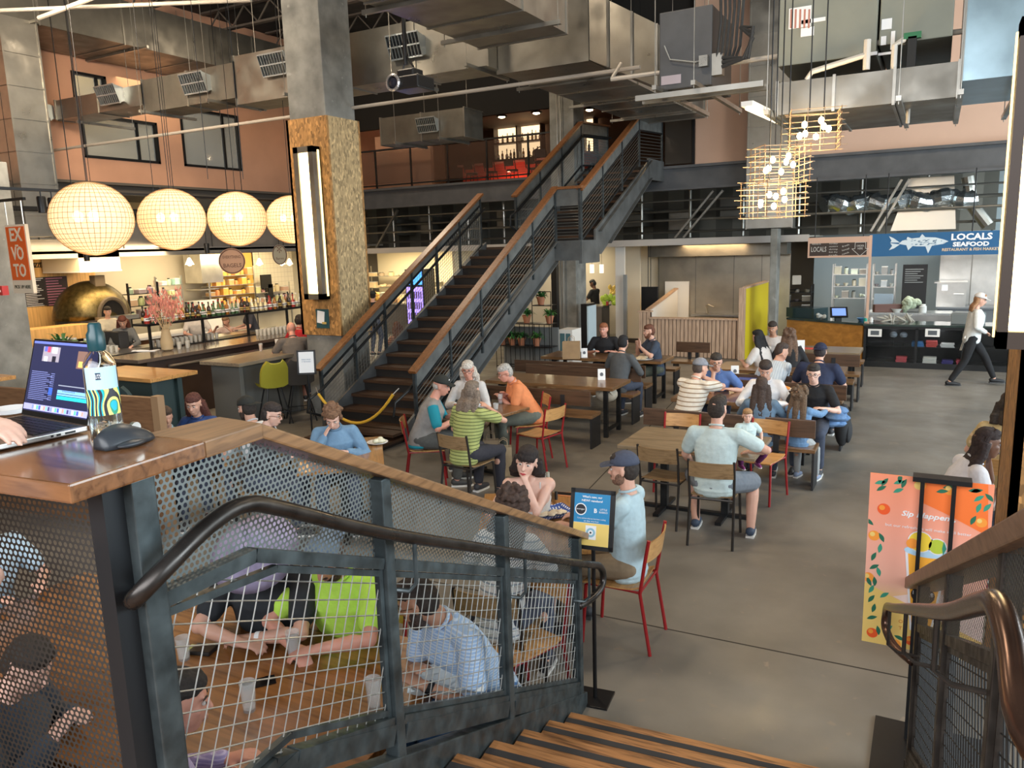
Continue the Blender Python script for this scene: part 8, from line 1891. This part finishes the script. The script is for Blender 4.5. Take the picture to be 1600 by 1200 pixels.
# --- three men
person('red-haired man in a black polo beside the paper bag', (943, 515), 192, lean=20, head=(-8, -4, 0), w=1.12, hair=('short', (.25, .09, .04)), shirt=('tee', blk), skin='pink', near=1)
person('man in a dark grey shirt with black hair seen from behind', (974, 536), -8, lean=16, head=(8, -4, 0), hair=('short', (.012, .011, .012)), shirt=('long', (.07, .075, .08)), near=1, face=False)
person('man with red-brown beard in a slate shirt raising one hand', (1014, 518), 128, lean=10, head=(-2, -4, 0), w=1.1, hair=('short', (.12, .045, .025)), beard=((.14, .05, .025), 1), shirt=('tee', (.035, .05, .08)), L=(-.20, .36, .98), Lh=dict(dir=(0, .1, 1), n=(0, 1, 0), curl=.25), R=(.12, .3, .98), near=1, feet=((-.1, .5, .085), (.1, .45, .085)), pants=('long', (.08, .09, .07)))
# --- standing cook, walker
person('cook in a black tee standing in the middle kitchen', None, 80, stand=True, lean=4, head=(20, -18, 0), hair=('short', (.012, .01, .01)), shirt=('tee', blk), skin='brown', near=2, loc=(atz(930, 440, 1.62).x*1.0, atz(930, 440, 1.62).y, 0), L=(-.12, .34, 1.12), R=(.12, .34, 1.12), pants=('long', (.03, .03, .035)))
def c_apron(t, hd, T_, a, l, v): obj('apron_tie', B().add([T_(.12, -.14, .02), T_(.2, -.16, -.02), T_(.26, -.2, -.22), T_(.18, -.2, -.24), T_(.12, -.12, .02), T_(.2, -.14, -.02), T_(.26, -.18, -.22), T_(.18, -.18, -.24)], [(0, 1, 2, 3), (4, 5, 6, 7), (0, 1, 5, 4), (2, 3, 7, 6)]), white, t)
w_ = atz(1535, 603, 0)
person('cook in white jacket, white cap and black trousers walking past the display counter', None, -80, stand=True, lean=5, head=(-10, -14, 0), hair=('shoulder', (.30, .16, .08)), cap=('front', (.62, .60, .58)), shirt=('loose', (.62, .63, .62)), fem=True, near=1, loc=(w_.x-.22, w_.y, -.02), L=(-.12, .16, 1.02), R=(.14, .18, 1.0), feet=((-.09, .44, .10), (.09, -.32, .10)), pants=('long', blk), shoes=blk, extra=c_apron)
# --- right edge
person('woman with long dark braids in a white top facing right', (1543, 693), -72, lean=24, head=(-6, -6, 0), skin='brown', hair=('braids', (.022, .012, .011)), shirt=('tee', (.55, .54, .57)), fem=True, near=0, w=1.1, L=(-.05, .32, 1.0), Lh=dict(dir=(.1, -.1, 1), n=(0, -1, 0), curl=1.6), R=(.1, .34, .80), ch=('red', 'red-framed chair under the woman with braids'))
person('person with a dark bob in a gold patterned top', (1578, 634), -10, lean=14, head=(-10, -6, 0), hair=('bob', (.03, .02, .018)), shirt=('tee', (.42, .32, .16), (0, .07, (.60, .45, .28), .4, 2, 'MULTIPLY')), fem=True, near=1, face=False, w=1.08, ch=('red', 'red-framed chair under the person in the gold top'))
# --- left side
def c_fork(t, hd, T_, a, l, v):
    p = a[1][2]; obj('fork', B().tube([p+V((-.02, .05, .03)), p+V((-.10, .12, -.05))], .004, 5), inox, t)
person('woman with a curly bun in a denim shirt eating from a bowl', (520, 652), 218, lean=24, head=(-4, -34, 0), hair=('bun', (.17, .09, .05)), shirt=('long', (.14, .25, .38)), fem=True, near=0, w=1.1, R=(.10, .30, .96), L=(-.12, .34, .80), skin='pale', ch=('dark', 'chair under the woman in denim'))
person('woman with auburn hair in a blue cardigan behind the oak cap', (303, 632), 205, lean=14, head=(4, -14, 0), hair=('long', (.09, .03, .022)), shirt=('long', (.03, .07, .22)), fem=True, near=0, skin='fair', ch=('dark', 'chair under the woman with auburn hair'))
person('bearded man in a backwards black cap and white tee facing left', (385, 638), 78, lean=18, head=(10, -8, 0), hair=('short', (.03, .02, .018)), cap=('back', (.015, .015, .016)), beard=((.04, .025, .02), 1.1), shirt=('tee', (.62, .62, .63)), near=0, ch=('dark', 'chair under the man in the backwards cap'))
person('man with glasses and dark vest facing right beside the backwards cap', (425, 648), -62, lean=16, head=(-6, -12, 0), hair=('short', (.03, .022, .02)), glasses='brown', shirt=('long', (.03, .032, .04)), near=0, skin='pale', ch=('dark', 'chair under the man with the dark vest'))
person('boy with short brown hair beside the booth back', (258, 652), 220, s=.92, lean=16, head=(30, -14, 0), hair=('short', (.08, .05, .035)), shirt=('tee', (.3, .4, .45)), near=1, face=False)
# --- at the bar
person('man in a red printed tee seen from behind at the bar', (438, 502), 20, seat=.70, lean=10, head=(0, -6, 0), hair=('short', (.02, .015, .012)), shirt=('tee', (.45, .02, .025)), near=1, face=False, L=(-.2, .35, 1.08), R=(.2, .35, 1.08), feet=((-.15, .3, .3), (.15, .3, .3)), loc=(-10.55, 10.9, 0),
       extra=lambda t, hd, T_, a, l, v: obj('back_print', B().prism([T_(x, -.145, z) for x, z in ((-.11, .30), (.11, .30), (.11, .34), (.02, .365), (-.11, .34))], (0, -.004, 0)), M('print_blue_white', (.3, .38, .5), .6), t))
person('bald man in a taupe polo and brown shorts at the high table', (455, 514), 50, seat=.72, lean=16, head=(10, -10, 0), w=1.14, hair=('none', (.3, .2, .15)), shirt=('tee', (.12, .10, .085)), pants=('shorts', (.28, .15, .05)), near=1, face=False, L=(-.22, .38, 1.08), R=(.15, .40, 1.08), feet=((-.12, .25, .28), (.16, .34, .25)), skin='pink')
person('woman in a pink top beside the board-wrapped column', None, 150, seat=.66, lean=20, head=(0, -20, 0), hair=('short', (.06, .03, .02)), shirt=('long', (.55, .35, .30)), near=2, loc=(-10.05, 11.2, 0), fem=True, L=(-.25, .45, 1.05), R=(.1, .4, 1.0), skin='pale')
person('woman with long red-brown hair working behind the bar', None, -120, stand=True, lean=18, head=(-10, -30, 0), hair=('long', (.12, .035, .02)), shirt=('long', (.12, .12, .115)), fem=True, near=1, loc=(-14.2, 9.85, -.02), L=(-.1, .45, 1.05), R=(.2, .5, 1.05))
person('person in a pale shirt with dark hair sitting at the far left', None, 40, seat=.60, lean=20, head=(-20, -14, 0), hair=('short', (.03, .02, .018)), shirt=('tee', (.55, .50, .38)), near=2, face=False, loc=(-14.4, 7.75, 0), skin='tan')
person('pizza cook with dark hair standing before the oven', None, -100, stand=True, lean=6, head=(-20, -10, 0), hair=('short', (.02, .015, .012)), shirt=('tee', (.5, .45, .35)), near=2, loc=(-16.3, 10.95, 0))
for k, (x, y, yw, c, hc_, lb) in enumerate(((-13.6, 11.6, 240, (.55, .50, .45), (.03, .02, .02), 'bartender in a pale top behind the bottle rack'), (-14.0, 12.9, 200, (.6, .45, .40), (.25, .15, .08), 'fair-haired guest behind the glasses rows'), (-13.3, 13.0, 150, (.04, .04, .05), (.02, .02, .02), 'bartender in black at the far end of the bar'))):
    person(lb, None, yw, stand=(k != 1), lean=14, head=(0, -22, 0), hair=('short', hc_), shirt=('tee', c), near=2, face=False, loc=(x-.6, y, 0), L=(-.15, .4, 1.05), R=(.15, .4, 1.05))
person('cook in a black cap, back turned, in the cream-lit kitchen', (583, 462), 10, stand=True, lean=2, head=(10, -6, 0), hair=('short', (.02, .015, .012)), cap=('back', blk), shirt=('tee', blk), near=2, face=False)
person('woman with long brown hair in a striped top behind the stair mesh', (620, 512), 60, seat=.465, lean=16, head=(0, -12, 0), hair=('long', (.10, .045, .03)), shirt=('tee', (.40, .22, .15), (2, .04, (.15, .07, .05), .4)), fem=True, near=2, ch=('dark', 'chair under the woman behind the stair mesh'))
# --- big oak table under the guard
def wrist(t, hd, T_, a, l, v):
    w0, w1 = a[-1][1], a[-1][2]; d = (w1-w0).normalized(); p = w1-d*.03; obj('wristband', B().tube([p-d*.012, p+d*.012], .033, 12), paper, t)
def tee_s(a): return a
person('bearded man in a black tee and wide lavender hat, forearms folded', (398, 868), 200, s=1.03, lean=16, head=(6, -40, 0), w=1.2, hair=('short', (.03, .02, .018)), cap=('hat', (.36, .32, .48)), beard=((.022, .016, .014), 1.5), shirt=('tee', (.022, .026, .032)), near=0, L=(-.02, .36, .80), R=(.03, .42, .81), Lh=dict(dir=(1, .15, 0)), Rh=dict(dir=(-1, .15, 0)), poleL=(-1, .35, -.2), poleR=(1, .35, -.2), extra=wrist, skin='fair', ch=('dark', 'chair under the bearded man in black'))
person('bearded man in a neon yellow tee holding a glass', (510, 872), 188, s=1.03, lean=16, head=(-4, -42, 0), w=1.14, hair=('short', (.10, .06, .04)), cap=('back', (.16, .22, .30)), beard=((.055, .030, .02), 1.3), shirt=('tee', (.50, .82, .10)), near=0, L=(-.06, .46, .82), R=(.10, .44, .80), poleL=(-1, .2, -.3), poleR=(1, .2, -.3), skin='pink', ch=('red', 'red-framed chair under the man in neon yellow'))
def watch(t, hd, T_, a, l, v):
    w0, w1 = a[-1][1], a[-1][2]; d = (w1-w0).normalized(); p = w1-d*.03; obj('watch', B().tube([p-d*.014, p+d*.014], .033, 12), blackm, t)
person('bearded man in a blue striped shirt leaning over the table end', (652, 940), 158, lean=32, head=(-46, -22, 0), w=1.12, hair=('short', (.03, .02, .016)), beard=((.04, .024, .018), 1.1), shirt=('tee', (.30, .44, .66), (2, .014, (.50, .60, .72), .4)), glasses='brown', near=0, L=(-.14, .46, .80), R=(-.02, .42, .82), extra=watch, skin='tan', pants=('long', (.06, .14, .30)))
person('dark-haired man in a lavender striped shirt below the near guard', (282, 1098), -28, lean=18, head=(-12, -8, 0), hair=('short', (.025, .02, .018)), shirt=('long', (.36, .32, .58), (2, .012, (.55, .50, .72), .35)), near=0, face=True, skin='pink', ch=('dark', 'chair under the man in lavender'))
person('large person in a navy top behind the bottom-left perforated panel', (45, 1040), -50, lean=26, head=(-30, -30, 0), w=1.35, hair=('short', (.03, .025, .02)), shirt=('loose', (.04, .06, .09)), near=0, face=False, skin='pale', R=(.28, .46, .95), ch=('dark', 'chair under the large person in navy'))
person('person in a pale blue top at the far left edge', (-30, 812), -90, lean=10, hair=('short', (.04, .03, .02)), shirt=('tee', (.42, .55, .66)), near=1, face=False, head=(0, 0, 0), w=1.1)
# --- the laptop user, mostly outside the frame: finger on the keys, other hand hanging by the guard
q_ = sp(3.26, -.57, 1.256); Mi = (Matrix.Translation(V((q_.x, q_.y, 1.256))) @ Matrix.Rotation(radians(5), 4, 'Z')).inverted()
def onplane(px, py, s_): d = ray(px, py); o = V((0, 0, H)); return o + d*((s_-(o-SO).dot(SU))/d.dot(SU))
kb = Mi @ onplane(-55, 655, 2.95); fs = Mi @ onplane(-35, 985, 3.03)
person('person at the laptop, mostly out of frame, hand on the keyboard', None, 5, stand=True, s=.95, lean=6, loc=(q_.x, q_.y, 1.256), near=0, face=False, skin='pale', shirt=('tee', (.3, .32, .35)), R=tuple(fs), L=tuple(kb), Rh=dict(dir=(.75, .1, .55), n=(.1, .3, -1), curl=1.5), Lh=dict(dir=(.95, .2, -.15), n=(0, 0, -1), curl=.45), hair=('short', (.1, .06, .04)), head=(-5, -20, 0))
for o in COL.objects:
    for k in ('_w', 'u'):
        if k in o: del o[k]
